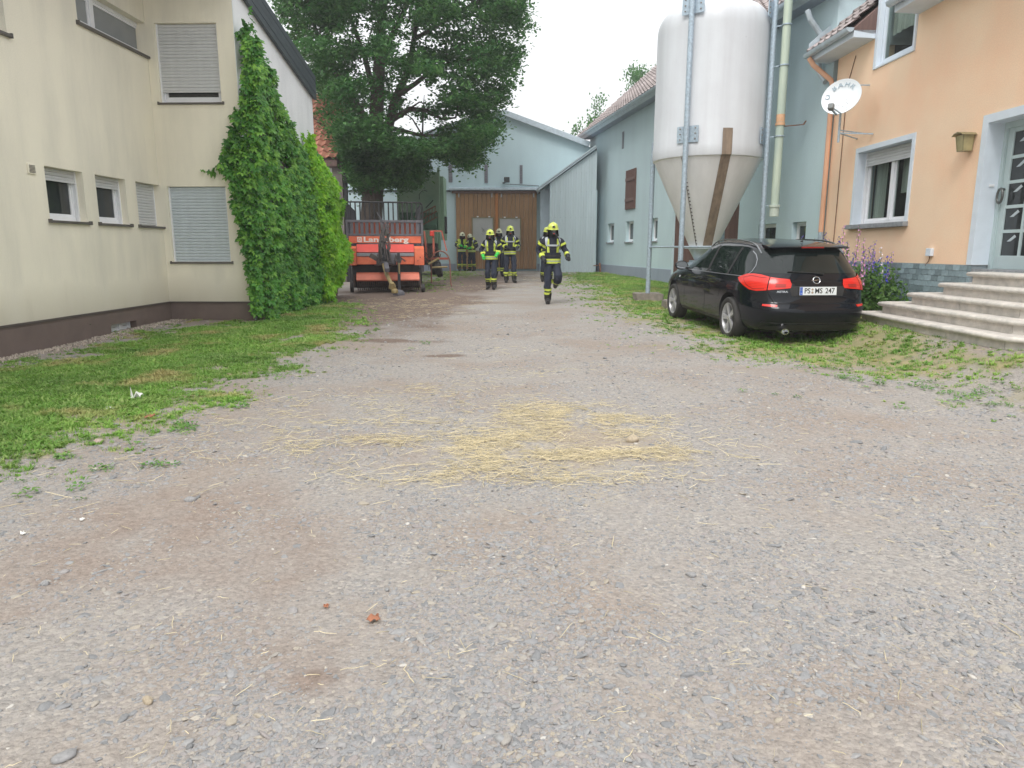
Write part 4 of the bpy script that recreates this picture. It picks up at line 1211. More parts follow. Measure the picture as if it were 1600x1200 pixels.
# ---- steps
st = thing('stone_steps', 'five pale stone steps with rounded nosings up to the paned door', 'steps', FO.w(6.0, 0, 0), math.atan2(FO.D.y, FO.D.x))
ztop = dzb - .06
rise = .165
for k in range(5):
    off = .34 + .21 * k; z1 = ztop + .03 - rise * k
    yA = (10.0, 10.35, 10.75, 11.15, 11.35)[k]; yB = 8.6 - .2 * k
    ua_, ub_ = 15.25 - yA - 6.0, 15.25 - yB - 6.0
    c = .13 if k else .06
    def outline(g_):
        return [(ua_ - g_, .0), (ua_ - g_, -off + c - g_), (ua_ + c - g_, -off - g_), (ub_ - c + g_, -off - g_), (ub_ + g_, -off + c - g_), (ub_ + g_, 0)]
    zb = z1 - rise - (.25 if k == 4 else 0)
    # tread with bullnose
    o_ = MB(); rings = [(-.03, z1 - .062), (.012, z1 - .058), (.026, z1 - .03), (.012, z1 - .004), (-.02, z1)]
    V = []; nn = 6
    for g_, z in rings: V += [(x, y if y > -1e-6 else y, z) for x, y in outline(g_)]
    fs = [(i * nn + j, i * nn + j + 1, (i + 1) * nn + j + 1, (i + 1) * nn + j) for i in range(len(rings) - 1) for j in range(nn - 1)]
    fs += [tuple(range(nn))[::-1], tuple(range((len(rings) - 1) * nn, len(rings) * nn))]
    o_.add(V, fs); tr = o_.build('tread', M_step, st, smooth=True, angle=60)
    # riser blocks one by one
    pts = outline(-.035)
    for j in range(5):
        a_, b_ = Vector(pts[j]), Vector(pts[j + 1]); L_ = (b_ - a_).length; nb_ = max(1, round(L_ / 1.15)) if L_ > .3 else 1
        for q in range(nb_):
            p0 = a_.lerp(b_, q / nb_); p1 = a_.lerp(b_, (q + 1) / nb_); dd_ = (p1 - p0).normalized(); nn_ = Vector((-dd_.y, dd_.x))
            p0 += dd_ * .004; p1 -= dd_ * .004; jt = random.uniform(0, .006)
            MB().prism([tuple(p0 + nn_ * .0 - nn_ * jt), tuple(p1 - nn_ * jt), tuple(p1 + nn_ * .1), tuple(p0 + nn_ * .1)], zb, z1 - .062, 'z').build('riser_block', M_step, st)
    MB().prism(outline(-.09), zb, z1 - .065, 'z').build('core', M_concrete, st)
# ---------------------------------------------------------------- feed silo
SC = Vector((4.52, 17.0, 0)); SR = 1.235
ec = Vector((-.257, -.966, 0)); er = Vector((.966, -.257, 0))
def sp(th, r, z): a = R(th); return ec * (r * math.cos(a)) + er * (r * math.sin(a)) + Vector((0, 0, z))
zct = at_depth(1105, 240, 15.8).z; zsh = at_depth(1033, 36, 17.0).z; zcb = at_depth(1095, 386, 16.7).z
silo = thing('feed_silo', 'tall white fibreglass feed silo on four galvanised legs', 'silo', SC)
def silo_mat():
    m, nt, b = new_mat('silo_fibreglass')
    st = noise_tex(nt, coords(nt, (2.2, 2.2, .10)), 2.0, 5, .6); bl = noise_tex(nt, coords(nt), 1.1, 4); sp_ = noise_tex(nt, coords(nt), 26, 2)
    c = ramp(nt, st, [(.3, srgb(198, 201, 205)), (.6, srgb(206, 210, 214)), (.8, srgb(209, 213, 217))])
    k = ramp(nt, bl, [(.3, (.94, .93, .93)), (.65, (1.01,) * 3)])
    k2 = ramp(nt, sp_, [(.70, (1,) * 3), (.80, (.72,) * 3)])
    nt.links.new(mix(nt, 1, mix(nt, 1, c, k, 'MULTIPLY'), k2, 'MULTIPLY'), b.inputs['Base Color'])
    b.inputs['Roughness'].default_value = .42
    nt.links.new(bump(nt, sp_, .12, .01), b.inputs['Normal'])
    return m
M_silo = silo_mat()
prof = [(SR - .0, zct - .02), (SR + .012, zct + .05), (SR + .012, zct + .22), (SR, zct + .26), (SR - .01, zsh - .3)]
for i in range(9):
    a = i / 8 * math.pi / 2; prof.append((.25 + (SR - .26) * math.cos(a) ** .75, zsh - .25 + .62 * math.sin(a) ** .9))
MB().lathe(prof, 72).build('tank', M_silo, silo, smooth=True)
MB().lathe([(.30, zcb), (.32, zcb + .03), (SR - .04, zct - .04), (SR - .0, zct - .021)], 72).build('cone', mat('cone_fibreglass', srgb(226, 226, 226), .5, .09, 1.2, (2, 2, .3), bmp=.1), silo, smooth=True)
MB().lathe([(.42, zcb - .035), (.42, zcb - .005), (.30, zcb - .004)], 32).lathe([(.18, zcb - .30), (.33, zcb - .04)], 32).build('outlet_flange', M_zinc, silo, smooth=True)
MB().box(-.25, .25, -.25, .25, zcb - .52, zcb - .31).box(-.5, .5, -.1, .1, zcb - .42, zcb - .36).build('auger_box', M_galv, silo)
def conept(th, t, off=0.0):
    r = .32 + (SR - .04 - .32) * t; return sp(th, r + off, zcb + .03 + (zct - .04 - zcb - .03) * t)
# sight strip: one generatrix of cone and tank
mb = MB(); thc = 18.5; L_ = []; 
pts = [(conept(thc, 0.0, .012), conept(thc, .0, .012))]
V = []
nst = 14
for i in range(nst + 1):
    t = i / nst
    r = .32 + (SR - .04 - .32) * t; hw = math.degrees(.105 / r)
    V += [conept(thc - hw, t, .02), conept(thc, t, .03), conept(thc + hw, t, .02)]
hw = math.degrees(.105 / SR)
for z, o_ in ((zct - .02, .03), (zct + .05, .034), (zct + .24, .034), (zct + .52, .03)): V += [sp(thc - hw, SR + o_, z), sp(thc, SR + o_ + .01, z), sp(thc + hw, SR + o_, z)]
nr_ = nst + 5
mb.add(V, [(i * 3 + j, i * 3 + j + 1, (i + 1) * 3 + j + 1, (i + 1) * 3 + j) for i in range(nr_ - 1) for j in range(2)])
mb.build('sight_strip', mat('weathered_strip', srgb(132, 116, 100), .6, .28, 3, (4, 4, .8), bmp=.3), silo, smooth=True)
mb = MB()
for i in range(24):
    p = conept(-25, .02 + .95 * i / 23, .012); mb.lathe([(.016, -.006), (.02, 0), (.014, .016)], 6, Matrix.Translation(p))
mb.build('seam_bolts', M_black, silo)
mb = MB(); mb.tube([conept(-27, t / 8, .004) for t in range(9)], .008, 5); mb.build('seam', M_concrete, silo)
legs = []
for i, th in enumerate((-110, -20, 70, 160)):
    base = sp(th, 1.36, 0); zg_ = gzf(SC.x + base.x, SC.y + base.y)
    leg = MB().tube([sp(th, 1.36, zg_ + .02), sp(th, 1.345, zct + .05), sp(th, 1.33, zsh + .6 if th in (-20, 70) else zct + .5)], .058, 12).build('leg', M_galv, silo, smooth=True)
    MB().bbox(base.x - .15, base.x + .15, base.y - .15, base.y + .15, zg_ - .02, zg_ + .03, .006).build('foot_plate', M_galv, leg)
    a = R(th)
    for zc in ((zct + .42, zsh + .05) if th in (-20, 70) else (zct + .30,)):
        mb = MB(); nrm = sp(th, 1, 0); tan = Vector((-nrm.y, nrm.x, 0))
        c = sp(th, SR + .02, zc)
        for sgn in (-1, 1):
            q = c + tan * sgn * .13
            mb.add([q - tan * .11 + Vector((0, 0, -.17)), q + tan * .11 + Vector((0, 0, -.17)), q + tan * .11 + Vector((0, 0, .17)), q - tan * .11 + Vector((0, 0, .17)),
                    q - tan * .11 + Vector((0, 0, -.17)) + nrm * .015, q + tan * .11 + Vector((0, 0, -.17)) + nrm * .015, q + tan * .11 + Vector((0, 0, .17)) + nrm * .015, q - tan * .11 + Vector((0, 0, .17)) + nrm * .015],
                   [(0, 1, 2, 3), (4, 5, 6, 7), (0, 1, 5, 4), (1, 2, 6, 5), (2, 3, 7, 6), (3, 0, 4, 7)])
        pt = mb.build('bracket_plate', M_galv, leg)
        mb = MB()
        for sgn in (-1, 1):
            for zz in (-.11, 0, .11): mb.lathe([(.018, 0), (.018, .02)], 6, Matrix.Translation(c + tan * sgn * .17 + nrm * .016 + Vector((0, 0, zz))))
        mb.build('bolts', M_concrete, leg)
zb_ = at_depth(1040, 386, 17).z
for a, b in ((-110, -20), (-20, 70), (-110, 160)):
    MB().tube([sp(a, 1.36, zb_), sp(b, 1.36, zb_)], .022, 8).build('cross_brace', M_galv, silo, smooth=True)
# concrete footings of the legs
for th, lab in ((-110, 'rough concrete footing under the silo leg at the gravel edge'), (-20, 'concrete footing under the silo leg by the car'), (160, 'concrete footing hidden behind the silo'), (70, 'concrete footing beside the blue wall')):
    b_ = SC + sp(th, 1.36, 0)
    if th in (160, 70): continue
    zz = gzf(b_.x, b_.y)
    bm = bmesh.new(); bmesh.ops.create_cube(bm, size=1); bmesh.ops.bevel(bm, geom=list(bm.edges), offset=.04, segments=2, affect='EDGES')
    bmesh.ops.subdivide_edges(bm, edges=list(bm.edges), cuts=2)
    for v in bm.verts: v.co = Vector((v.co.x * .66, v.co.y * .6, v.co.z * .42)) * (1 + .09 * noise.noise(v.co * 4 + Vector((th, 0, 0))))
    m_ = MB().from_bm(bm); bm.free()
    o = m_.build('concrete_footing', M_concrete, None); o.location = (b_.x, b_.y, zz - .03); tag(o, lab, 'footing', 'concrete footings of the silo')
# leg feet stand on top of the footings: lift them
for o in silo.children:
    pass
# fill pipe clamped to the right leg
def pp(z, dr=.30): return sp(70, 1.36, z) + er * .22 + ec * .08
zpb = at_depth(1187, 338, 16.0).z
M_pipe = mat('pale_green_pipe', srgb(170, 188, 178), .5, .08, 2, (3, 3, .4), c2=srgb(182, 194, 176))
MB().tube([pp(zpb + .22), pp(zsh + 1.2)], .088, 16).build('fill_pipe', M_pipe, silo, smooth=True)
MB().tube([pp(zpb), pp(zpb + .22)], .102, 16).tube([pp(zpb + .20), pp(zpb + .25)], .12, 16).build('pipe_coupling', mat('coupling', srgb(186, 196, 184), .5, .08), silo, smooth=True)
z2 = at_depth(1205, 193, 16).z
mb = MB(); mb.tube([pp(z2 - .03), pp(z2 + .03)], .103, 16).tube([pp(z2 + .04), pp(z2 + .2)], .091, 16)
mb.build('rusty_flange', mat('rust_streak', srgb(206, 164, 128), .7, .2, 8), silo, smooth=True)
for z in (z2 - .25, zpb + .24, zsh - .3, z2 + 1.2):
    MB().tube([pp(z - .012), pp(z + .012)], .108, 16).bar(sp(70, 1.36, z), pp(z), .03, .02).build('clamp', M_galv, silo, smooth=True)
MB().bar(pp(z2 - .05), pp(z2 - .05) + Vector((.55, .1, .06)), .03, .02).bar(pp(z2 - .05) + Vector((.55, .1, .06)), pp(z2 - .05) + Vector((.6, .12, .14)), .03, .02).build('wall_bracket', M_rust, silo)

# ---------------------------------------------------------------- satellite dish
du_, dz_ = O(1318, 160)
Pd = FO.w(du_ - .15, -.55, dz_)
du_, dz_ = O(1316, 154, -.52); Pd = FO.w(du_, -.52, dz_)
dish = thing('satellite_dish', 'white satellite dish with grey lettering on the apricot house corner', 'satellite dish', Pd)
aim = (Vector((-.85, -1, .48))).normalized()
# dish frame: z axis = aim
zx = aim; xx = Vector((0, 0, 1)).cross(zx).normalized(); yx = zx.cross(xx)
MD = Matrix((( xx.x, yx.x, zx.x, 0), (xx.y, yx.y, zx.y, 0), (xx.z, yx.z, zx.z, 0), (0, 0, 0, 1)))
DR = .335
mb = MB(MD); mb.lathe([(0.001, -.0), (.1, .006), (.2, .022), (.3, .05), (DR, .075), (DR + .012, .08), (DR + .012, .066), (.3, .038), (.2, .01), (.1, -.008), (.001, -.012)], 48, closed=True)
M_dish = mat('dish_white', srgb(222, 228, 232), .4, .04, 4)
body_ = mb.build('reflector', M_dish, dish, smooth=True)
M_dletter = mat('dish_letter', srgb(150, 166, 176), .5)
for ch, ang_ in (('O', 172), ('B', 130), ('\u00c4', 104), ('H', 76), ('R', 50)):
    me = text_mesh(ch, .13, M_dletter, .002, .003)
    o = link('letter', me, body_)
    a = R(ang_); r = .255
    o.matrix_local = MD @ Matrix.Translation((r * math.cos(a), r * math.sin(a), .046)) @ Matrix.Rotation(a - math.pi / 2, 4, 'Z')
mb = MB(MD)
for i in range(16): 
    x, y = random.uniform(-.12, .14), random.uniform(-.28, -.02); mb.lathe([(.006, .02 + .5 * (x * x + y * y)), (.004, .028 + .5 * (x * x + y * y))], 6, Matrix.Translation((x, y, 0)))
mb.build('rivets', M_sill, body_)
mb = MB(MD); mb.bar((-.02, -.35, .06), (-.06, -.36, .32), .035, .02).bar((.06, -.34, .06), (-.03, -.35, .32), .02, .02); mb.build('feed_arm', M_galv, dish)
MB(MD).bbox(-.10, .0, -.40, -.29, .29, .40, .02).build('receiver_head', mat('lnb_grey', srgb(120, 124, 124), .5, .15), dish)
bk = MB(); wd_ = Vector((FO.N.x, FO.N.y, 0))
m0 = Vector((.02, .06, -.05)); 
bk.tube([m0 + Vector((0, 0, .05)), m0 + Vector((0, 0, -.72))], .022, 8)
dwall = (FO.P - Pd).dot(FO.N)
for zz, sgn in ((-.55, 1), (-.55, -1), (-.5, 0)):
    bk.bar(m0 + Vector((0, 0, zz)), m0 + wd_ * (dwall - m0.dot(FO.N)) + Vector((-FO.N.y, FO.N.x, 0)) * .3 * sgn + Vector((0, 0, zz - .06)), .02, .02)
bk.bar(m0 + Vector((0, 0, .3)), m0 + wd_ * (dwall - m0.dot(FO.N)) + Vector((0, 0, .3)), .02, .02)
bk.build('wall_bracket', M_galv, dish)
MB(MD).box(-.06, .06, -.1, .1, -.09, -.012).build('mount', M_galv, dish)

# ---------------------------------------------------------------- black estate car
def lerp_tab(tab, z):
    if z <= tab[0][0]: return tab[0][1]
    for (a, va), (b, vb) in zip(tab[:-1], tab[1:]):
        if z <= b:
            t = (z - a) / (b - a); return va + (vb - va) * t
    return tab[-1][1]
def smooth_tab(tab, z, h=.018): return sum(lerp_tab(tab, z + d * h) for d in (-1, -.5, 0, .5, 1)) / 5
HW = [(.17, .78), (.22, .80), (.26, .86), (.32, .882), (.5, .898), (.66, .907), (.80, .905), (.90, .888), (.96, .868), (1.02, .848), (1.15, .80), (1.30, .735), (1.38, .695), (1.43, .65), (1.465, .585), (1.485, .49), (1.497, .34), (1.503, .10)]
YR = [(.17, .16), (.24, .10), (.32, .035), (.44, .0), (.56, .0), (.60, .035), (.66, .085), (.80, .10), (.92, .14), (1.0, .19), (1.05, .225), (1.2, .33), (1.36, .45), (1.40, .50), (1.44, .62), (1.465, .85), (1.485, 1.15), (1.497, 1.5), (1.503, 1.9)]
YF = [(.17, 4.55), (.24, 4.64), (.40, 4.70), (.58, 4.69), (.70, 4.62), (.78, 4.50), (.86, 4.25), (.93, 3.95), (.985, 3.60), (1.02, 3.47), (1.15, 3.22), (1.30, 2.93), (1.40, 2.70), (1.44, 2.58), (1.465, 2.48), (1.485, 2.36), (1.497, 2.24), (1.503, 2.10)]
EX = [(.17, 5), (.6, 5.4), (.95, 5.2), (1.1, 4.6), (1.35, 4.0), (1.45, 3.2), (1.503, 2.4)]
zl = [.225, .235, .25, .28, .33, .39, .44, .5, .55, .575, .60, .62, .65, .70, .75, .79, .82, .85, .88, .91, .94, .97, 1.0, 1.03, 1.07, 1.12, 1.17, 1.22, 1.27, 1.31, 1.34, 1.365, 1.385, 1.40, 1.415, 1.43, 1.445, 1.46, 1.472, 1.482, 1.49, 1.496, 1.50, 1.503]
NP = 120
def sect(z):
    hw, yr_, yf_, n_ = smooth_tab(HW, z, .012), smooth_tab(YR, z, .010), smooth_tab(YF, z, .014), smooth_tab(EX, z)
    yc, hl_ = (yr_ + yf_) / 2, (yf_ - yr_) / 2
    out = []
    for k in range(NP):
        a = 2 * math.pi * k / NP
        cx, sx_ = math.cos(a), math.sin(a)
        x = math.copysign(abs(cx) ** (2 / n_), cx); y = math.copysign(abs(sx_) ** (2 / n_), sx_)
        yy = yc + hl_ * y
        # greenhouse pulls in towards the tail, body a little towards the nose
        tp = 1.0
        if z > .9: tp -= .06 * min(1, (z - .9) / .25) * max(0, (1.6 - yy) / 1.4) ** 1.5
        tp -= .07 * max(0, (yy - 3.4) / 1.3) ** 2
        tp -= .035 * max(0, (.9 - yy) / .9) ** 2
        out.append((hw * x * tp, yy, z + .012 * math.sin(math.pi * max(0, min(1, (yy - .6) / 3))) * (1 if z > 1.3 else 0)))
    return out
rings = [sect(z) for z in zl]
bodymb = MB()
V = [p for r_ in rings for p in r_]
F_ = [(i * NP + k, i * NP + (k + 1) % NP, (i + 1) * NP + (k + 1) % NP, (i + 1) * NP + k) for i in range(len(rings) - 1) for k in range(NP)]
F_ += [tuple(range(NP))[::-1], tuple(range((len(rings) - 1) * NP, len(rings) * NP))]
bodymb.add(V, F_)
def car_paint():
    m, nt, b = new_mat('black_car_paint')
    f = noise_tex(nt, coords(nt), 2.0, 3)
    nt.links.new(ramp(nt, f, [(.3, (.003, .0045, .008)), (.7, (.005, .007, .012))]), b.inputs['Base Color'])
    b.inputs['Roughness'].default_value = .22; b.inputs['Metallic'].default_value = 0.0
    b.inputs['Coat Weight'].default_value = .6; b.inputs['Coat Roughness'].default_value = .04; b.inputs['Specular IOR Level'].default_value = .12
    dirt = noise_tex(nt, coords(nt), 60, 2)
    nt.links.new(bump(nt, dirt, .015, .002), b.inputs['Normal'])
    return m
M_paint = car_paint()
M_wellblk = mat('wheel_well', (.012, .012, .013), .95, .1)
bme = bodymb.mesh('body', [M_paint, M_wellblk], smooth=True, angle=50)
AX = [.985, 3.67]; WR = .325
carroot = thing('estate_car', 'shiny black estate car parked on the grass before the silo', 'car', (4.485, 10.378, 0), R(5.78))
cb = link('body', bme, carroot)
# wheel arches cut out of the body
cut = MB()
for y in AX:
    for s_ in (-1, 1):
        cut.lathe([(.385, 0), (.385, .5)], 40, Matrix.Translation((s_ * .62 if s_ > 0 else -1.12, y, WR + .015)) @ Matrix.Rotation(math.pi / 2, 4, 'Y'))
cme = cut.mesh('cutter', M_wellblk)
co = bpy.data.objects.new('cutter', cme); COL.objects.link(co)
md = cb.modifiers.new('arch', 'BOOLEAN'); md.object = co; md.operation = 'DIFFERENCE'; md.solver = 'EXACT'; md.material_mode = 'TRANSFER'
co.parent = carroot
bpy.context.view_layer.update()
dg = bpy.context.evaluated_depsgraph_get()
nme = bpy.data.meshes.new_from_object(cb.evaluated_get(dg))
cb.modifiers.clear(); bpy.data.objects.remove(co)
full_bvh = BVHTree.FromPolygons([Vector(v) for v in bodymb.v], bodymb.f)
nme.polygons.foreach_set('use_smooth', [True] * len(nme.polygons))
try: nme.set_sharp_from_angle(angle=R(42))
except Exception: pass
cb.data = nme
side = lambda sgn: (lambda a, b: ((sgn * 3, a, b), (-sgn, 0, 0)))       # polygon (y, z)
rearc = lambda a, b: ((a, -2, b), (0, 1, 0))                             # polygon (x, z)
topc = lambda a, b: ((a, b, 3), (0, 0, -1))
def polar(y0):                                                            # polygon (angle degrees from straight back, z)
    def f(a, b):
        t = R(a * 50); return ((5 * math.sin(t), y0 - 5 * math.cos(t), b), (-math.sin(t), math.cos(t), 0))
    return f
def onbody(name, poly, cast, off, m, parent, step=.05, **kw):
    return panel(full_bvh, poly, cast, off, step).build(name, m, parent, smooth=True, **kw)
M_cglass = glass_mat('car_glass', (.012, .018, .018), 0, .015)
M_chrome = mat('chrome', (.62, .63, .65), .12, .03, metal=1.0)
M_wtrim = mat('satin_trim', (.30, .31, .33), .3, .05, metal=.6)
M_seam = mat('panel_gap', (.003, .003, .003), .9)
M_trimblk = mat('black_plastic', (.018, .018, .019), .55, .15, 8)
def red_mat(name, c, e=0):
    m, nt, b = new_mat(name); f = N(nt, 'ShaderNodeTexWave', Scale=14.0); f.bands_direction = 'Z'
    nt.links.new(coords(nt), f.inputs['Vector'])
    nt.links.new(ramp(nt, f.outputs['Fac'], [(0, tuple(x * .75 for x in c)), (1, c)]), b.inputs['Base Color'])
    b.inputs['Roughness'].default_value = .25; b.inputs['Coat Weight'].default_value = .25
    return m
M_red = red_mat('red_lens', srgb(226, 44, 30)); M_red2 = red_mat('dark_red_lens', srgb(150, 22, 20))
for sgn in (-1, 1):
    sd_ = side(sgn)
    glass_polys = {
        'front_side_window': [(3.06, .975), (2.98, 1.02), (2.70, 1.17), (2.40, 1.30), (2.13, 1.378), (2.02, 1.392), (2.06, .985)],
        'rear_side_window': [(1.96, .985), (1.92, 1.398), (1.62, 1.404), (1.24, 1.392), (1.16, 1.37), (1.22, .995)],
        'quarter_window': [(1.12, .998), (1.06, 1.372), (.90, 1.35), (.74, 1.29), (.64, 1.19), (.60, 1.08), (.64, 1.02), (.74, 1.0)]}
    for nm, pl_ in glass_polys.items(): onbody(nm, pl_, sd_, .004, M_cglass, cb)
    onbody('window_trim', strip2d([(3.2, .958), (2.6, .966), (1.9, .972), (1.2, .980), (.75, .985), (.62, 1.0), (.565, 1.06), (.57, 1.14), (.62, 1.23), (.70, 1.30), (.80, 1.345)], .011), sd_, .006, M_wtrim, cb, .03)
    onbody('pillar_trim', strip2d([(2.01, .98), (1.97, 1.40)], .085), sd_, .006, M_trimblk, cb, .03)
    onbody('pillar_trim', strip2d([(1.19, .985), (1.11, 1.39)], .07), sd_, .006, M_trimblk, cb, .03)
    for pts in ([(3.10, .955), (3.02, .80), (3.03, .5), (3.06, .33), (2.95, .29), (2.1, .28)], [(2.05, .975), (1.98, .75), (2.0, .5), (2.06, .28)], [(1.17, .985), (1.24, .85), (1.36, .72), (1.40, .62)], [(4.3, .66), (4.32, .5)],
                [(.46, .85), (.40, .72), (.44, .60), (.60, .57)]):
        onbody('panel_gap', strip2d(pts, .007), sd_, .0016, M_seam, cb, .03)
    onbody('rocker', strip2d([(3.25, .275), (1.4, .275)], .05), sd_, .003, M_trimblk, cb, .05)
    for y, z in ((2.18, .862), (1.36, .872)):
        x = full_bvh.ray_cast(Vector((sgn * 3, y, z)), Vector((-sgn, 0, 0)))[0].x
        MB().bbox(min(x + sgn * .012, x + sgn * .038), max(x + sgn * .012, x + sgn * .038), y - .09, y + .09, z - .014, z + .014, .008).build('door_handle', M_chrome if False else M_paint, cb)
        onbody('handle_recess', [(y - .07, z - .03), (y + .07, z - .03), (y + .07, z + .03), (y - .07, z + .03)], sd_, .0018, M_seam, cb, .03)
    # mirror
    bm = bmesh.new(); bmesh.ops.create_uvsphere(bm, u_segments=20, v_segments=12, radius=1)
    for v in bm.verts: v.co = Vector((sgn * (.985 + v.co.x * .115), 2.98 + (v.co.y * .075 if v.co.y > 0 else v.co.y * .02), 1.03 + v.co.z * (.083)))
    mi = MB().from_bm(bm); bm.free(); mr_ = mi.build('mirror', M_paint, cb, smooth=True, angle=60)
    MB().bar((sgn * .84, 3.0, .97), (sgn * .93, 2.99, .985), .05, .035).build('mirror_foot', M_trimblk, mr_)
    bm = bmesh.new(); bmesh.ops.create_circle(bm, cap_ends=True, segments=24, radius=1)
    for v in bm.verts: v.co = Vector((sgn * .985 + v.co.x * .096, 2.955, 1.03 + v.co.y * .066))
    mi = MB().from_bm(bm); bm.free(); mi.build('mirror_glass', mat('mirror_silver', (.75, .78, .8), .03, .02, metal=1), mr_)
    # roof rail
    rp_ = []
    for i in range(13):
        y = .62 + 2.0 * i / 12; w_ = .60 + .012 * math.sin(i / 12 * math.pi)
        h = full_bvh.ray_cast(Vector((sgn * w_, y, 3)), Vector((0, 0, -1)))[0]
        rp_.append(h + Vector((0, 0, .004 + .034 * min(1, math.sin(math.pi * i / 12) * 3))))
    MB().tube(rp_, .013, 8).build('roof_rail', mat('roof_rail', (.25, .26, .27), .25, .05, metal=.9), cb, smooth=True)
    # lamps
    P0 = polar(.95)
    A = lambda d: d / 50 * sgn
    onbody('tail_light', [(A(24.5), .845), (A(24), .90), (A(26), .965), (A(34), .975), (A(41.2), .99), (A(41.2), .815), (A(36), .825)][::1], P0, .016, M_red, cb, .025)
    onbody('tail_light', [(A(42.0), .992), (A(50), 1.02), (A(58), 1.028), (A(66), 1.02), (A(73), .99), (A(79), .955), (A(74), .91), (A(66), .855), (A(58), .808), (A(50), .795), (A(42.0), .812)], P0, .016, M_red, cb, .025)
    onbody('lamp_rim', strip2d([(A(44), .975), (A(60), 1.0), (A(70), .965), (A(62), .87), (A(54), .822), (A(44), .83)], .009), P0, .019, M_red2, cb, .02)
    onbody('reversing_lens', [(A(28.5), .855), (A(28.5), .90), (A(36), .90), (A(36), .855)], P0, .019, red_mat('smoky_lens', srgb(170, 50, 40)), cb, .02)
    onbody('reflector', [(A(36), .585), (A(36), .612), (A(48), .618), (A(48), .592)], polar(.85), .006, M_red, cb, .02)
    onbody('panel_gap', strip2d([(A(41.6), .80), (A(38), .70), (A(35), .63)], .01), P0, .002, M_seam, cb, .02)
    onbody('panel_gap', strip2d([(A(35), .632), (A(48), .634), (A(60), .64)], .007), P0, .002, M_seam, cb, .02)
    # wheels
    for y in AX:
        wm = Matrix.Translation((sgn * .80, y, WR - .0)) @ Matrix.Rotation(sgn * math.pi / 2, 4, 'Y')
        wh = thing('wheel', '', 'x'); del wh['label'], wh['category']; wh.parent = carroot; wh.matrix_local = wm
        tyre = [(.232, -.085), (.25, -.10), (.285, -.108), (.308, -.100), (.322, -.08), (.325, -.04), (.3255, 0), (.325, .04), (.322, .08), (.308, .100), (.285, .108), (.25, .10), (.232, .085)]
        t_ = MB().lathe(tyre + [tyre[0]], 48, closed=True)
        t_.build('tyre', mat('rubber', (.035, .033, .032), .8, .25, 10, bmp=.2) if 'rubber' not in bpy.data.materials else bpy.data.materials['rubber'], wh, smooth=True)
        M_rim = bpy.data.materials.get('alloy') or mat('alloy', (.50, .50, .52), .35, .08, metal=.35)
        MB().lathe([(.236, .088), (.222, .088), (.210, .05), (.200, -.06)], 48, closed=True).lathe([(.236, .090), (.236, .080)], 48, closed=True).build('rim_barrel', M_rim, wh, smooth=True)
        mb = MB().lathe([(.19, -.03), (.19, -.028)], 32)
        mb.build('brake_disc', mat('brake', (.08, .075, .07), .5, metal=.6) if 'brake' not in bpy.data.materials else bpy.data.materials['brake'], wh)
        mb = MB()
        for k in range(5):
            a = 2 * math.pi * k / 5 + .3
            for ds in (-.12, .12):
                a0, a1 = a + ds * .35, a + ds * 1.05
                p0 = Vector((.045 * math.cos(a0), .045 * math.sin(a0), .062)); p1 = Vector((.218 * math.cos(a1), .218 * math.sin(a1), .072))
                mb.bar(p0, p1, .034, .024)
            p0 = Vector((.03 * math.cos(a), .03 * math.sin(a), .055)); p1 = Vector((.12 * math.cos(a), .12 * math.sin(a), .060)); mb.bar(p0, p1, .05, .02)
        mb.lathe([(.0001, .082), (.04, .080), (.055, .068), (.055, .04)], 20)
        mb.build('spokes', M_rim, wh, smooth=True, angle=30)
        MB().lathe([(.03, .0825), (.03, .084)], 16).build('hub_cap', M_chrome, wh)
# rear face
onbody('rear_window', [(-.745, 1.045), (.745, 1.045), (.77, 1.07), (.755, 1.16), (.68, 1.30), (.615, 1.375), (-.615, 1.375), (-.68, 1.30), (-.755, 1.16), (-.77, 1.07)], rearc, .004, M_cglass, cb)
sp_ = MB()
spts = []
for i in range(17):
    x = -.575 + 1.15 * i / 16; spts.append((x, .40 + .10 * (x / .63) ** 2 - .03, 1.405 + .012 * (1 - (x / .63) ** 2)))
V = []
for (x, y, z) in spts: V += [(x, y, z - .016), (x, y - .012, z), (x, y + .03, z + .014), (x, y + .26, z + .045), (x, y + .2, z - .02)]
sp_.add(V, [(i * 5 + j, i * 5 + (j + 1) % 5, (i + 1) * 5 + (j + 1) % 5, (i + 1) * 5 + j) for i in range(16) for j in range(5)] + [(0, 1, 2, 3, 4), (84, 83, 82, 81, 80)])
spo = sp_.build('roof_spoiler', M_paint, cb, smooth=True, angle=50)
MB().box(-.16, .16, .345, .352, 1.402, 1.422).build('brake_light', M_red2, spo)
MB().box(-.16, .16, .352, .40, 1.400, 1.422).build('brake_light_housing', M_trimblk, spo)
onbody('panel_gap', strip2d([(-.60, .99), (-.3, .955), (0, .945), (.3, .955), (.60, .99)], .006), rearc, .002, M_seam, cb, .03)
onbody('panel_gap', strip2d([(-.64, .632), (0, .628), (.64, .632)], .009), rearc, .002, M_seam, cb, .03)
onbody('rear_moulding', strip2d([(-.72, .36), (0, .355), (.72, .36)], .012), rearc, .003, M_chrome if False else M_trimblk, cb, .04)
onbody('diffuser', [(-.70, .25), (.70, .25), (.70, .30), (.4, .335), (-.4, .335), (-.70, .30)], rearc, .004, M_trimblk, cb)
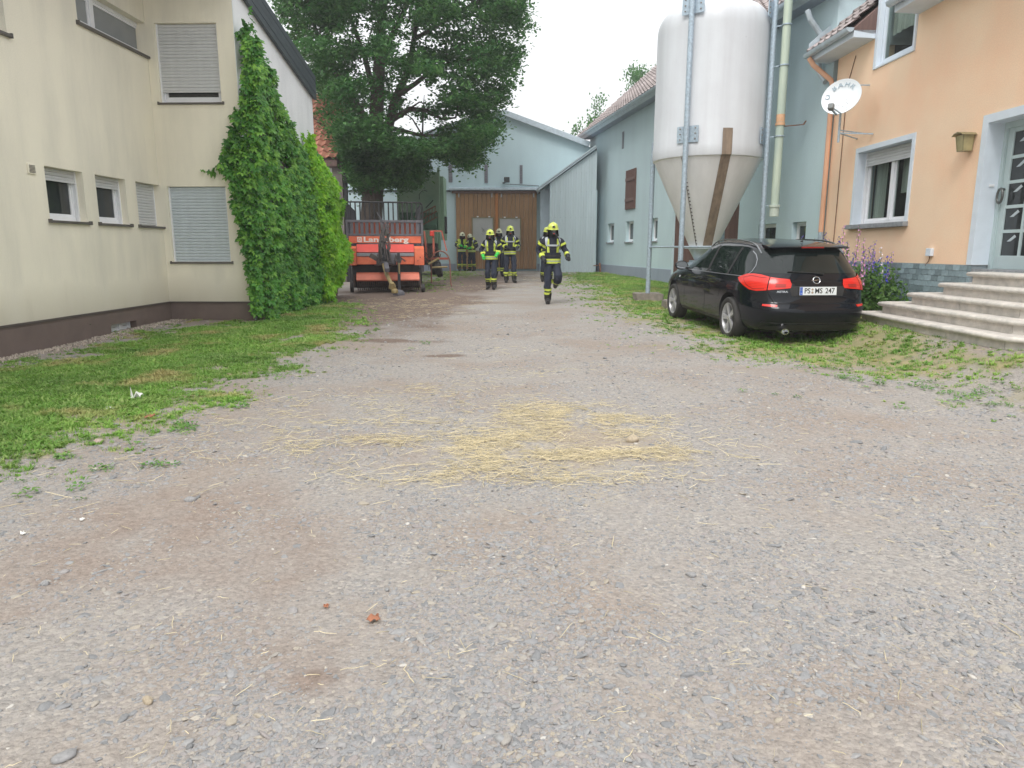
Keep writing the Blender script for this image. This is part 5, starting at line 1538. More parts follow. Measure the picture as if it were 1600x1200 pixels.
# plate recess, plate, writing
onbody('plate_recess', [(-.36, .735), (.36, .735), (.40, .875), (-.40, .875)], rearc, .0025, M_trimblk, cb)
yp = full_bvh.ray_cast(Vector((0, -2, .81)), Vector((0, 1, 0)))[0].y
MP = Matrix.Translation((0, yp - .022, .81)) @ Matrix.Rotation(R(90 - 5), 4, 'X')
pl_ = MB(MP).bbox(-.262, .262, -.058, .058, -.004, .004, .003).build('number_plate', mat('plate_white', srgb(226, 230, 232), .35, .03), cb)
MB(MP).box(-.260, -.220, -.054, .054, .0045, .0055).build('blue_band', mat('plate_blue', srgb(30, 90, 190), .4), pl_)
MB(MP).box(-.27, .27, -.074, -.059, -.004, .004).build('plate_holder', M_trimblk, pl_)
M_ink = mat('plate_ink', (.01, .01, .01), .6)
def put_text(t, size, x, y, mtx, parent, m, name='writing', bold=.0, sx_=1.0, z=.0058, align='CENTER'):
    me = text_mesh(t, size, m, .0006, bold, align); o = link(name, me, parent); o.matrix_local = mtx @ Matrix.Translation((x, y, z)) @ Matrix.Scale(sx_, 4, (1, 0, 0)); return o
put_text('PS', .104, -.155, 0, MP, pl_, M_ink, bold=.0015, sx_=.86)
put_text('MS', .104, .005, 0, MP, pl_, M_ink, bold=.0015, sx_=.86)
put_text('247', .104, .165, 0, MP, pl_, M_ink, bold=.0015, sx_=.86)
put_text('D', .026, -.24, -.034, MP, pl_, M_white, sx_=.9)
mb = MB(MP).lathe([(.015, .0058), (.015, .0066)], 16, Matrix.Translation((-.083, .022, 0))).lathe([(.016, .0058), (.016, .0066)], 16, Matrix.Translation((-.083, -.02, 0)))
mb.build('seal', mat('plate_seal', srgb(170, 150, 130), .5), pl_)
mb = MB(MP)
for k in range(12): mb.lathe([(.0022, .0058), (.0022, .0062)], 6, Matrix.Translation((-.24 + .013 * math.cos(k * math.pi / 6), .02 + .013 * math.sin(k * math.pi / 6), 0)))
mb.build('stars', mat('star_yellow', srgb(240, 210, 60), .5), pl_)
# badge: ring with a lightning bolt
yb = full_bvh.ray_cast(Vector((0, -2, .985)), Vector((0, 1, 0)))[0].y
MG = Matrix.Translation((0, yb - .022, .955)) @ Matrix.Rotation(R(90 - 20), 4, 'X')
mb = MB(MG); mb.tube([(.049 * math.cos(t * math.pi / 16), .049 * math.sin(t * math.pi / 16), .004) for t in range(33)], .0065, 8, caps=False)
mb.prism([(-.072, -.006), (.004, -.006), (-.004, .004), (.072, .006), (-.002, .008), (.006, -.001), (-.072, -.001)], .002, .009, 'z')
mb.build('badge', M_chrome, cb, smooth=True, angle=40)
ys = full_bvh.ray_cast(Vector((-.5, -2, .79)), Vector((0, 1, 0)))
MS_ = Matrix.Translation((-.50, ys[0].y - .028, .80)) @ Matrix.Rotation(R(-12), 4, 'Z') @ Matrix.Rotation(R(90 - 6), 4, 'X')
put_text('ASTRA', .036, 0, 0, MS_, cb, M_chrome, bold=.001, sx_=1.35, z=.001)
# wiper, antenna, exhaust, indicator
w0 = full_bvh.ray_cast(Vector((.06, -2, 1.055)), Vector((0, 1, 0)))[0]; w1_ = full_bvh.ray_cast(Vector((-.38, -2, 1.075)), Vector((0, 1, 0)))[0]
MB().bar(w0 + Vector((0, -.025, 0)), w1_ + Vector((0, -.02, 0)), .014, .012).bar(w0 + Vector((.06, -.02, -.01)), w0 + Vector((-.03, -.025, .002)), .035, .02).build('wiper', M_trimblk, cb)
MB().tube([(.02, .72, 1.49), (.02, .66, 1.60)], .004, 6).lathe([(.02, 1.478), (.016, 1.50)], 10, Matrix.Translation((.02, .73, 0))).build('aerial', M_trimblk, cb)
MB().lathe([(.035, -.03), (.042, -.03), (.042, .10), (.033, .10), (.033, -.02), (.002, -.02)], 20, Matrix.Translation((-.46, .09, .245)) @ Matrix.Rotation(R(-90), 4, 'X') @ Matrix.Scale(1.35, 4, (1, 0, 0)) @ Matrix.Rotation(R(180), 4, 'X')).build('exhaust_tip', M_chrome, carroot, smooth=True)
onbody('side_indicator', [(3.28, .80), (3.33, .80), (3.33, .835), (3.28, .835)], side(-1), .006, M_white, cb, .02)
onbody('fuel_flap_gap', strip2d([(.80, .87), (.96, .87), (.96, .74), (.80, .74), (.80, .87)], .005), side(1), .0016, M_seam, cb, .03)
# windscreen and underbody
onbody('windscreen', [(-.62, 3.35), (.62, 3.35), (.56, 2.75), (-.56, 2.75)], topc, .004, M_cglass, cb)
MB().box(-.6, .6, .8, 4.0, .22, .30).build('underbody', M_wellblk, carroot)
bpy.context.view_layer.update()
# seat it on the rising ground
carroot.matrix_world = Matrix.Translation((4.47, 10.28, -.085)) @ Matrix.Rotation(R(5.78), 4, 'Z') @ Matrix.Rotation(R(1.7), 4, 'X') @ Matrix.Diagonal((1.08, 1.0, 1.025, 1))
# ---------------------------------------------------------------- orange loader wagon
WX, WY = at_depth(604, 440, 20.5).x, 20.5
wz = gzf(WX, WY)
wag = thing('loader_wagon', 'orange forage loader wagon with black rack parked under the tree', 'farm wagon', (WX, WY, wz), R(9.5))
M_or = mat('faded_orange_paint', srgb(212, 98, 64), .5, .16, 3, bmp=.08, c2=srgb(224, 120, 86))
M_redp = mat('red_paint', srgb(206, 66, 54), .45, .12, 3)
M_gr = mat('grey_frame', srgb(96, 94, 100), .6, .2, 6)
M_grl = mat('light_grey_strip', srgb(140, 142, 146), .5, .15, 6)
M_hose = mat('greasy_hose', srgb(88, 82, 80), .7, .35, 12)
M_yel = mat('worn_yellow', srgb(146, 128, 86), .6, .25, 10)
M_tine = mat('old_tine', srgb(88, 74, 66), .8, .3, 14)
w2 = 1.05
def zpx(py): return at_depth(604, py, WY).z - wz
zT, zM, zL, z1_, z2_, z3_, z4_ = zpx(316), zpx(344), zpx(367), zpx(380), zpx(394), zpx(414), zpx(366)
rk = MB(); c_ = .09
pts = [(-w2 - .02, 0, zM)] + [(-w2 - .02, 0, zT - c_)] + [(-w2 - .02 + c_ * (1 - math.cos(t)), 0, zT - c_ + c_ * math.sin(t)) for t in (.5, 1.0, 1.57)] + \
      [(w2 + .02 - c_ * (1 - math.cos(t)), 0, zT - c_ + c_ * math.sin(t)) for t in (1.57, 1.0, .5)] + [(w2 + .02, 0, zT - c_), (w2 + .02, 0, zM)]
rk.tube(pts, .022, 8); M_rack = mat('black_rack', srgb(30, 30, 33), .6, .3, 9)
rack = rk.build('rack_frame', M_rack, wag, smooth=True)
bmh = MB().box(-.02, .02, -.012, .012, 0, zT - zM - .02).mesh('rack_bar', M_rack)
for i in range(15): link('rack_bar', bmh, rack, (-w2 + 2 * w2 * (i + .9) / 16 + .0, 0, zM))
MB().bbox(-w2 - .03, w2 + .03, -.04, .04, zM - .07, zM, .008).bbox(-w2 - .03, w2 + .03, -.04, .04, zL - .03, zL + .03, .008).bbox(-w2 - .03, -w2 + .03, -.035, .035, z3_ - .2, zM - .071, .006).bbox(w2 - .03, w2 + .03, -.035, .035, z3_ - .2, zM - .071, .006).build('frame', M_gr, wag)
sm = MB().bbox(-.045, .045, -.01, .012, 0, zM - zL - .10, .004).mesh('front_slat', M_gr)
for i in range(14): link('front_slat', sm, wag, (-w2 + .13 + (2 * w2 - .26) * i / 13, -.01, zL + .03))
sm2 = MB().bbox(-.07, .07, 0, .012, 0, zM - zL - .10, .003).mesh('rear_slat', M_or)
for i in range(13): link('rear_slat', sm2, wag, (-w2 + .2 + (2 * w2 - .4) * i / 12, .10, zL + .03))
hb = MB().bbox(-w2 + .035, w2 - .035, -.03, .02, z1_ - .0, zL - .035, .01).build('headboard', M_or, wag)
M_lettw = mat('letter_white', srgb(226, 216, 208), .6, .1)
me = text_mesh('Landsberg', .20, M_lettw, .002, .006)
xs_t = [v.co.x for v in me.vertices]; tsc = 1.26 / (max(xs_t) - min(xs_t))
o = link('lettering', me, hb); o.matrix_local = Matrix.Translation((.02, -.034, (z1_ + zL) / 2 - .02)) @ Matrix.Rotation(R(90), 4, 'X') @ Matrix.Scale(tsc, 4, (1, 0, 0))
MB().box(-.78, -.65, -.036, -.031, z1_ + .03, zL - .06).build('emblem', M_lettw, hb)
mb = MB(); mb.tube([(-.715 + .035 * math.cos(t), -.039, (z1_ + zL) / 2 - .012 + .035 * math.sin(t)) for t in [k * math.pi / 6 for k in range(13)]], .008, 6); mb.build('emblem_ring', M_or, hb)
# red sloping cover, side boxes, grey strip, lower apron
MB().prism([(-.04, z1_ - .03), (-.22, z2_ + .04), (-.24, z2_ + .0), (-.04, z2_ - .02)], -.80, -.20, 'x').prism([(-.04, z1_ - .03), (-.22, z2_ + .04), (-.24, z2_ + .0), (-.04, z2_ - .02)], .0, .80, 'x').build('cover', M_redp, wag)
for s_ in (-1, 1):
    x0, x1 = sorted((s_ * .81, s_ * 1.08))
    MB().prism([(-.02, z1_ - .08), (-.30, z2_ + .10), (-.32, z3_), (-.02, z3_)], x0, x1, 'x').build('side_box', M_or, wag)
MB().bbox(-.80, .80, -.26, -.05, z2_ - .11, z2_ - .025, .006).build('grey_strip', M_grl, wag)
MB().bbox(-.80, .80, -.24, -.06, z3_ + .02, z2_ - .12, .012).build('apron', M_or, wag)
mb = MB()
for x in (-.97, -.9, .9, .97, .5, .56): mb.lathe([(.014, 0), (.014, .012)], 6, Matrix.Translation((x, -.32, z3_ + .12 + .1 * (abs(x) > .95))) @ Matrix.Rotation(R(90), 4, 'X'))
mb.build('bolts', M_black, wag)
# dark throat, pickup guard bar, pickup drum with tines, skids and gauge wheels
MB().box(-.95, .95, .0, .5, .12, z3_ + .25).build('chassis', M_black, wag)
MB().prism([(-.30, zpx(428)), (-.12, zpx(428) + .05), (-.12, zpx(436)), (-.42, zpx(438)), (-.44, zpx(436))], -.83, .93, 'x').build('guard_bar', mat('faded_red_bar', srgb(204, 116, 94), .6, .12, 4), wag)
dz_ = .30; dm = MB().lathe([(.13, -.88), (.13, .88)], 20, Matrix.Translation((0.05, -.1, dz_)) @ Matrix.Rotation(R(90), 4, 'Y')).build('pickup_drum', M_black, wag, smooth=True)
hoop = MB(); hoop.tube([(0, -.1 + .24 * math.cos(t), .24 * math.sin(t)) for t in [R(a) for a in range(90, 300, 22)]], .012, 5)
hm = hoop.mesh('tine_guard', M_tine)
for i in range(30): link('tine_guard', hm, dm, (-.80 + 1.7 * i / 29, 0, dz_))
for s_, x, yy, r_, lab in ((-1, -.97, -.15, .17, 1), (1, 1.03, -.3, .12, 2)):
    g = MB().lathe([(r_, -.045), (r_, .045)], 20, Matrix.Translation((x, yy, r_)) @ Matrix.Rotation(R(90), 4, 'Y')).build('gauge_wheel', bpy.data.materials['rubber'], wag, smooth=True, angle=40)
    MB().lathe([(r_ * .6, -.05), (r_ * .6, .05)], 12, Matrix.Translation((x, yy, r_)) @ Matrix.Rotation(R(90), 4, 'Y')).build('hub', M_gr, g)
    MB().bar((x - s_ * .07, yy, r_), (x - s_ * .07, .05, r_ + .4), .05, .03).build('wheel_arm', M_tine, wag)
# long body behind with slatted sides, tail posts and running wheels
for s_ in (-1, 1):
    x = s_ * 1.02
    sd_ = MB().box(x - .02, x + .02, .1, 3.7, z3_ + .1, zM - .1).build('side_panel', M_gr, wag)
    MB().tube([(x, .02, zT - .05), (x, 3.7, zT - .05), (x, 3.7, zM)], .02, 6).build('side_rail', M_black, wag)
    sb = MB().box(-.015, .015, -.012, .012, 0, zT - zM + .02).mesh('side_bar', M_black)
    for i in range(14): link('side_bar', sb, sd_, (x, .3 + .25 * i, zM - .1))
    for yy in (1.9, 2.8):
        wh = MB().lathe([(.18, -.12), (.38, -.13), (.42, -.08), (.42, .08), (.38, .13), (.18, .12)], 24, Matrix.Translation((s_ * .95, yy, .42)) @ Matrix.Rotation(R(90), 4, 'Y')).build('running_wheel', bpy.data.materials['rubber'], wag, smooth=True, angle=40)
MB().box(-1, 1, .5, 3.7, z3_ - .1, z3_ + .1).box(-1, 1, 3.65, 3.7, z3_ + .1, zM).build('load_bed', M_gr, wag)
# drawbar, shaft, jack, hoses
dbar = MB().bar((-.32, .1, .80), (-.0, -.9, .86), .10, .12).bar((.28, .1, .80), (.0, -.9, .86), .10, .12).bbox(-.24, .30, -1.0, -.45, .80, 1.10, .03).bar((.0, -.9, .86), (.04, -1.55, .66), .12, .10).build('drawbar', M_gr, wag)
MB().bbox(-.16, .12, -1.04, -.72, .9, 1.22, .03).build('gearbox', M_black, dbar)
MB().bar((-.22, -1.02, .95), (-.40, -.96, 1.05), .09, .12).bar((.25, -1.02, .98), (.42, -.96, .9), .08, .14).build('lever_bracket', M_hose, dbar)
MB().tube([(-.06, -1.0, .80), (.02, -1.3, .55), (.14, -1.62, .30)], [.045, .055, .05], 10).build('drive_shaft', M_yel, wag, smooth=True)
MB().lathe([(.03, -.09), (.10, -.06), (.085, .02), (.05, .09)], 14, Matrix.Translation((.16, -1.66, .26)) @ Matrix.Rotation(R(35), 4, 'X')).build('shaft_yoke', M_yel, wag, smooth=True)
MB().lathe([(.04, -.05), (.09, -.03), (.09, .04), (.05, .08)], 12, Matrix.Translation((.22, -1.7, .1))).build('shaft_end', M_yel, wag, smooth=True)
jk = MB().bbox(.31, .39, -1.24, -1.16, .12, 1.12, .01).build('jack_leg', M_black, wag)
MB().lathe([(.035, 0), (.035, .13)], 12, Matrix.Translation((.35, -1.2, .0))).lathe([(.14, -.02), (.16, .02), (.10, .10), (.03, .14)], 20, Matrix.Translation((.33, -1.2, .0)) @ Matrix.Rotation(R(50), 4, 'X')).build('jack_foot', M_gr, jk, smooth=True)
MB().box(.345, .375, -1.27, -1.245, .55, .85).build('yellow_label', M_yel, jk)
MB().tube([(.39, -1.2, 1.0), (.50, -1.22, .92), (.52, -1.22, .88)], .016, 6).build('jack_crank', M_black, jk)
post = MB().tube([(-.06, -.92, 1.1), (-.08, -.95, 1.75), (-.10, -.95, 2.08)], .022, 8).tube([(-.20, -.9, 2.2), (.18, -.95, 1.62)], .012, 6).build('hose_holder', M_gr, wag, smooth=True)
rr = random.Random(5)
hz = MB()
for i in range(18):
    x0 = rr.uniform(-.10, .06); z0 = rr.uniform(1.45, 2.0); xs_ = rr.uniform(-.32, .30); zl_ = rr.uniform(.55, 1.15)
    p = [Vector((x0, -.97, z0)), Vector((x0 + (xs_ - x0) * .5 + rr.uniform(-.1, .1), -1.05 - rr.uniform(0, .12), z0 * .55 + zl_ * .45)), Vector((xs_, -1.08 - rr.uniform(0, .1), zl_)), Vector((xs_ * .4, -1.0, max(.7, zl_ + rr.uniform(-.05, .3))))]
    q = []
    for t in [k / 10 for k in range(11)]:
        a = [p[0].lerp(p[1], t), p[1].lerp(p[2], t), p[2].lerp(p[3], t)]; b = [a[0].lerp(a[1], t), a[1].lerp(a[2], t)]; q.append(b[0].lerp(b[1], t))
    hz.tube(q, rr.choice((.010, .013, .018)), 6)
hz.build('hoses', M_hose, wag, smooth=True)
mb = MB()
for i in range(16):
    a = Vector((rr.uniform(-.13, .12), -1.0 - rr.uniform(0, .12), rr.uniform(1.25, 1.85))); mb.bbox(a.x - .03, a.x + .03, a.y - .03, a.y + .03, a.z - rr.uniform(.03, .07), a.z + rr.uniform(.03, .07), .008)
mb.build('hose_couplings', M_hose, wag)

# ---------------------------------------------------------------- green hopper trailer
HX0, HX1 = at_depth(624, 330, 29.5).x, at_depth(684, 330, 29.5).x
hp = thing('green_hopper', 'tall faded green hopper wagon standing against the blue barn', 'hopper', ((HX0 + HX1) / 2, 29.5, gzf(-4, 29.5)))
hw_ = (HX1 - HX0) / 2; zg_ = hp.location.z
Z = lambda py: at_depth(650, py, 29.5).z - zg_
M_gp = mat('faded_green_paint', srgb(134, 166, 142), .7, .14, 1.5, c2=srgb(140, 164, 138)); M_gd = mat('dark_green_paint', srgb(62, 98, 74), .6, .15, 3)
MB().bbox(-hw_, hw_, 0, .06, Z(332), Z(269), .01).build('front_panel', M_gp, hp)
MB().prism([(0, Z(332)), (-.45, Z(352)), (-.45, Z(358)), (0, Z(358))], -hw_ * .4, hw_ - .02, 'x').build('chute', M_gd, hp)
MB().bbox(-hw_ * .3, hw_, -.4, .1, Z(380), Z(359), .02).build('hopper_box', M_gp, hp)
MB().bbox(hw_ + .002, hw_ + .10, -.05, .10, Z(392), Z(262), .01).bbox(-hw_ - .08, -hw_ - .002, -.03, .1, Z(400), Z(268), .01).build('corner_post', M_gp, hp)
MB().bbox(hw_ + .11, hw_ + .24, .1, 1.4, Z(375), Z(275), .01).build('side_panel', M_gp, hp)
MB().bbox(hw_ + .25, hw_ + .33, .2, .5, Z(365), Z(338), .01).build('bracket', M_black, hp)
MB().box(-hw_, hw_, .07, 1.6, Z(358), Z(269) - .05).build('body', M_gd, hp)
mb = MB(); mb.tube([(.05, -.03, Z(312)), (.05, -.06, Z(304)), (.2, -.06, Z(297)), (.38, -.05, Z(299))], .014, 6); mb.tube([(.3, -.03, Z(325)), (.55, -.1, Z(316)), (.62, -.12, Z(313))], .02, 6)
mb.build('handrail', M_black, hp)
ld = MB(); 
ld.bar((-.1, -.5, Z(340)), (.75, -.5, Z(323)), .05).bar((-.05, -.5, Z(348)), (.8, -.5, Z(331)), .05).bar((0, -.5, Z(356)), (.8, -.5, Z(340)), .05)
for i in range(7): ld.bar((-.02 + .12 * i, -.52, Z(352) + .13 * i * .3), (.02 + .12 * i, -.52, Z(336) + .10 * i * .5), .025)
ld.build('ladder_rack', M_rust, hp)
MB().lathe([(.25, -.12), (.45, -.12), (.45, .12), (.25, .12)], 20, Matrix.Translation((-hw_ + .2, .6, .45)) @ Matrix.Rotation(R(90), 4, 'Y')).lathe([(.25, -.12), (.45, -.12), (.45, .12), (.25, .12)], 20, Matrix.Translation((hw_ - .2, .6, .45)) @ Matrix.Rotation(R(90), 4, 'Y')).build('wheels', bpy.data.materials['rubber'], hp, smooth=True, angle=40)
MB().box(-hw_ + .1, hw_ - .1, .3, 1.3, .4, Z(380)).build('chassis', M_black, hp)

# ---------------------------------------------------------------- red hay machine
TY = 23.0; TX = at_depth(683, 400, TY).x; tz = gzf(TX, TY)
td = thing('hay_tedder', 'rusty red hay machine with a curved hoop beside the orange wagon', 'farm machine', (TX, TY, tz))
def q(px, py, dy=0.0): 
    p = at_depth(px, py, TY + dy); return (p.x - TX, dy, p.z - tz)
M_tr = mat('tedder_red', srgb(178, 94, 76), .6, .2, 6)
MB().bar(q(663, 361), q(667, 404), .05).bar(q(660, 404, .3), q(700, 404), .07).bar(q(677, 362), q(678, 400), .06).bar(q(677, 361), q(690, 361), .04).bar(q(690, 361), q(698, 392), .04).bar(q(665, 375, .4), q(668, 410, .2), .05).build('frame', M_tr, td)
MB().bbox(q(672, 369)[0], q(678.5, 361)[0], -.1, .06, q(672, 369)[2], q(672, 360.5)[2], .02).build('gear_housing', M_redp, td)
hp_ = []
for i in range(13):
    a = math.pi * (1 - i / 12); c = q(689, 411); r_ = .30; hp_.append((c[0] + r_ * math.cos(a), -.15, c[2] + .38 * math.sin(a)))
hp_ = [(hp_[0][0], -.15, .12)] + hp_ + [(hp_[-1][0] + .02, -.15, .1), (hp_[-1][0] + .05, -.2, .02)]
MB().tube(hp_, .022, 8).build('hoop', mat('brown_hoop', srgb(132, 92, 78), .7, .2, 8), td, smooth=True)
MB().tube([q(669, 413, -.3), q(685, 404, .0)], .035, 8).tube([q(675, 418, -.2), q(699, 417, -.2)], .03, 8).build('shaft', M_yel, td, smooth=True)
MB().lathe([(.12, -.07), (.24, -.08), (.25, 0), (.24, .08), (.12, .07)], 20, Matrix.Translation(Vector(q(686, 421, .1)) ) @ Matrix.Rotation(R(80), 4, 'Y')).build('wheel', bpy.data.materials['rubber'], td, smooth=True, angle=40)
mb = MB()
for i in range(16):
    a = q(rr.uniform(660, 690), rr.uniform(370, 412), rr.uniform(-.2, .4)); b = q(rr.uniform(660, 692), rr.uniform(385, 424), rr.uniform(-.3, .4)); mb.bar(a, b, rr.uniform(.012, .03))
mb.build('linkage', M_tine, td)
# small gauge wheel of an old tool near the blue wall
gp_ = on_ground(938, 426)
t_ = thing('ground_post', 'short weathered post stump at the foot of the lean-to', 'post', gp_)
MB().bar((0, 0, 0), (-.03, .05, .42), .07, .10).bar((-.3, .1, .3), (.0, .04, .33), .04).build('stump', M_rust, t_)

# ---------------------------------------------------------------- trees
def branchy(mb, p, d, L_, r_, depth, rr, tips, spread=.6, seg=5):
    pts = [p.copy()]; rs = [r_]
    for i in range(seg):
        d = (d + Vector((rr.gauss(0, .12), rr.gauss(0, .12), rr.gauss(.02, .07)))).normalized()
        p = p + d * (L_ / seg); pts.append(p.copy()); rs.append(r_ * (1 - .55 * (i + 1) / seg))
    mb.tube(pts, rs, 7 if depth > 1 else 5)
    if depth == 0: tips.append(p); return
    for k in range(rr.choice((2, 3, 3))):
        j = rr.randint(2, seg); nd = (d + Vector((rr.gauss(0, spread), rr.gauss(0, spread), rr.gauss(.05, spread * .6)))).normalized()
        branchy(mb, pts[j], nd, L_ * rr.uniform(.6, .85), rs[j] * .62, depth - 1, rr, tips, spread, seg)
    tips.append(p)
M_bark = mat('bark', srgb(92, 82, 74), .95, .3, 5, (1, 1, .35), bmp=.9, bscale=24, bdist=.04)
M_lime = leaf_mat('tree_leaves', (.050, .150, .050), (.075, .200, .060), (.120, .265, .080), .5, .45, clump=.9)
def leaf_clump(name, m, seed, n_, spread, ls, droop=.3, flat=.6):
    rr = random.Random(seed); mb = MB()
    for i in range(n_):
        c = Vector((rr.gauss(0, spread), rr.gauss(0, spread), rr.gauss(0, spread * flat)))
        s_ = ls * rr.uniform(.7, 1.2)
        q_ = Matrix.Rotation(rr.uniform(0, 6.28), 3, 'Z') @ Matrix.Rotation(rr.gauss(droop, .45), 3, 'X') @ Matrix.Rotation(rr.gauss(0, .4), 3, 'Y')
        pts = [(0, 0, 0), (s_ * .32, s_ * .35, -.06 * s_), (s_ * .26, s_ * .8, -.12 * s_), (0, s_ * 1.1, -.2 * s_), (-s_ * .26, s_ * .8, -.12 * s_), (-s_ * .32, s_ * .35, -.06 * s_), (0, s_ * .5, .03 * s_)]
        mb.add([c + q_ @ Vector(p_) for p_ in pts], [(0, 1, 6), (1, 2, 6), (2, 3, 6), (3, 4, 6), (4, 5, 6), (5, 0, 6)])
    return mb.mesh(name, m)
TRY = 25.5
tb = at_depth(580, 410, TRY); tg = gzf(tb.x, TRY)
tree = thing('lime_tree', 'large broad leafy tree with thick trunk behind the orange wagon', 'tree', (tb.x, TRY, tg))
def tp(px, py, dy=0.0):
    p = at_depth(px, py, TRY + dy); return Vector((p.x - tb.x, dy, p.z - tg))
mb = MB()
trunk_pts = [tp(578, 425) * 1.0, tp(579, 380), tp(581, 330), tp(584, 280), tp(586, 230), tp(588, 180), tp(592, 110), tp(596, 40), tp(600, -60)]
trunk_pts[0].z = -.1
mb.tube(trunk_pts, [.50, .42, .38, .36, .31, .25, .20, .15, .10], 16)
# buttress lumps
for k in range(5):
    a = k * 1.3; mb.tube([Vector((math.cos(a) * .55 + trunk_pts[0].x, math.sin(a) * .5, -.1)), Vector((math.cos(a) * .3 + trunk_pts[0].x, math.sin(a) * .3, .5)), trunk_pts[2]], [.16, .14, .1], 8)
limbs = [([(586, 240), (606, 205), (616, 160), (640, 105), (650, 40), (660, -60)], [.2, .17, .15, .11, .08, .05], 0.3),
         ([(590, 215), (560, 170), (530, 120), (500, 70), (480, 0)], [.17, .14, .1, .07, .04], -.4),
         ([(609, 190), (640, 170), (665, 172), (690, 186), (712, 184)], [.10, .085, .07, .05, .03], .2),
         ([(620, 150), (650, 130), (672, 112), (700, 100), (750, 90)], [.10, .08, .07, .05, .03], -.6),
         ([(612, 200), (660, 212), (710, 210), (750, 215)], [.08, .055, .035, .02], .6),
         ([(590, 190), (560, 190), (535, 200), (520, 215)], [.08, .05, .035, .02], .4),
         ([(592, 120), (610, 60), (640, 0), (690, -60)], [.12, .1, .07, .04], 1.2),
         ([(588, 160), (570, 90), (545, 20), (530, -60)], [.12, .09, .07, .05], 1.0),
         ([(650, 60), (700, 30), (750, 0), (780, -20)], [.07, .06, .05, .03], .6)]
for pts, rs, dy in limbs:
    n_ = len(pts); mb.tube([tp(a, b, dy * i / (n_ - 1) * 2.2) for i, (a, b) in enumerate(pts)], rs, 8)
rr = random.Random(3)
for i in range(50):
    pts, rs, dy = limbs[rr.randrange(len(limbs))]; j = rr.randrange(1, len(pts)); p = tp(*pts[j], dy * j / (len(pts) - 1) * 2.2)
    d = Vector((rr.gauss(0, 1), rr.gauss(0, 1), rr.gauss(.5, .5))).normalized(); L_ = rr.uniform(.6, 1.5)
    mid = p + d * L_ * .5 + Vector((0, 0, .1)); mb.tube([p, mid, p + d * L_ + Vector((0, 0, -.1))], [.035, .025, .01], 5)
mb.build('trunk', M_bark, tree, smooth=True)
CR = [(428, -10), (445, 40), (470, 95), (492, 140), (500, 185), (522, 205), (535, 240), (548, 275), (565, 300), (590, 292), (612, 282), (622, 300), (650, 288), (664, 262), (640, 250), (665, 238), (700, 244), (728, 258), (748, 248), (745, 232),
      (770, 222), (782, 196), (770, 172), (790, 160), (797, 130), (800, 105), (818, 78), (806, 60), (822, 40), (812, 10), (815, -30), (800, -160), (720, -260), (600, -300), (500, -240), (430, -120)]
GAPS = [(615, 197, 9, 14), (640, 188, 14, 8), (668, 202, 22, 12), (640, 210, 16, 7), (700, 186, 18, 6), (655, 125, 14, 9), (668, 150, 14, 8), (640, 150, 12, 12), (630, 75, 12, 16), (566, 60, 9, 16), (560, 95, 10, 9), (570, 30, 9, 10), (548, 118, 7, 6), (635, 20, 8, 14), (690, 130, 8, 6), (655, 160, 9, 6),
        (720, 40, 5, 5), (750, 62, 6, 4), (690, 35, 5, 5), (610, 22, 5, 9), (596, 108, 4, 10), (768, 120, 4, 5), (730, 95, 4, 6), (520, 60, 5, 5), (600, 165, 5, 7), (498, 158, 7, 12), (660, 52, 7, 8), (640, 45, 7, 9), (715, 205, 10, 6), (780, 60, 4, 4), (700, 70, 5, 5), (540, 40, 4, 6), (580, 140, 4, 7)]
cr_poly = CR
centers = []
rr = random.Random(12)
tries = 0
while len(centers) < 1000 and tries < 60000:
    tries += 1
    a, b = rr.uniform(425, 825), rr.uniform(-300, 305)
    if len(centers) > 830: b = rr.uniform(195, 300)
    if not point_in((a, b), cr_poly): continue
    # depth range follows a rounded crown
    cxn = (a - 622) / 200; czn = (b - 20) / 300
    h = max(.15, 1 - cxn * cxn * .8 - czn * czn * .5) ** .5 * 3.9
    if b > 235 : h = min(h, 1.4)
    dy = rr.uniform(-1, 1) * h
    if any(((a - g[0]) / (g[2] + 5)) ** 2 + ((b - g[1]) / (g[3] + 5)) ** 2 < 1 for g in GAPS): continue
    centers.append(tp(a, b, dy))
P_ = []
lims = []
for c in centers:
    k = rr.randint(16, 24)
    for _ in range(k):
        o = Vector((rr.gauss(0, .30), rr.gauss(0, .34), rr.gauss(-.03, .15)))
        P_.append(c + o)
P_ = np.array([p[:] for p in P_])
# keep the gaps open
Wp = P_ + np.array([tb.x, TRY, tg]) - np.array([0, 0, CAM_H])
dpt = Wp[:, 1] * CP - Wp[:, 2] * SP
ppx = 800 + 1100 * Wp[:, 0] / dpt; ppy = 600 - 1100 * (Wp[:, 1] * SP + Wp[:, 2] * CP) / dpt
ok = sdist(ppx, ppy, cr_poly) > -3 - 8 * rng.random(len(ppx))
for g in GAPS: ok &= ((ppx - g[0]) / (g[2] * 1.0 + 1)) ** 2 + ((ppy - g[1]) / (g[3] * 1.0 + 1)) ** 2 > rng.uniform(.5, 1.3, len(ppx))
P_ = P_[ok]; n = len(P_)
print('tree clumps', n)
lp = [leaf_clump('leaf_spray', M_lime, 60 + i, 10, .14, .115) for i in range(5)]
scatter('crown', lp, P_, np.stack([rng.normal(0, .25, n), rng.normal(0, .25, n), rng.uniform(0, 6.28, n)], 1), rng.uniform(.8, 1.25, (n, 1)) * np.ones((n, 3)), rng.integers(0, 5, n), tree, kind='stuff')

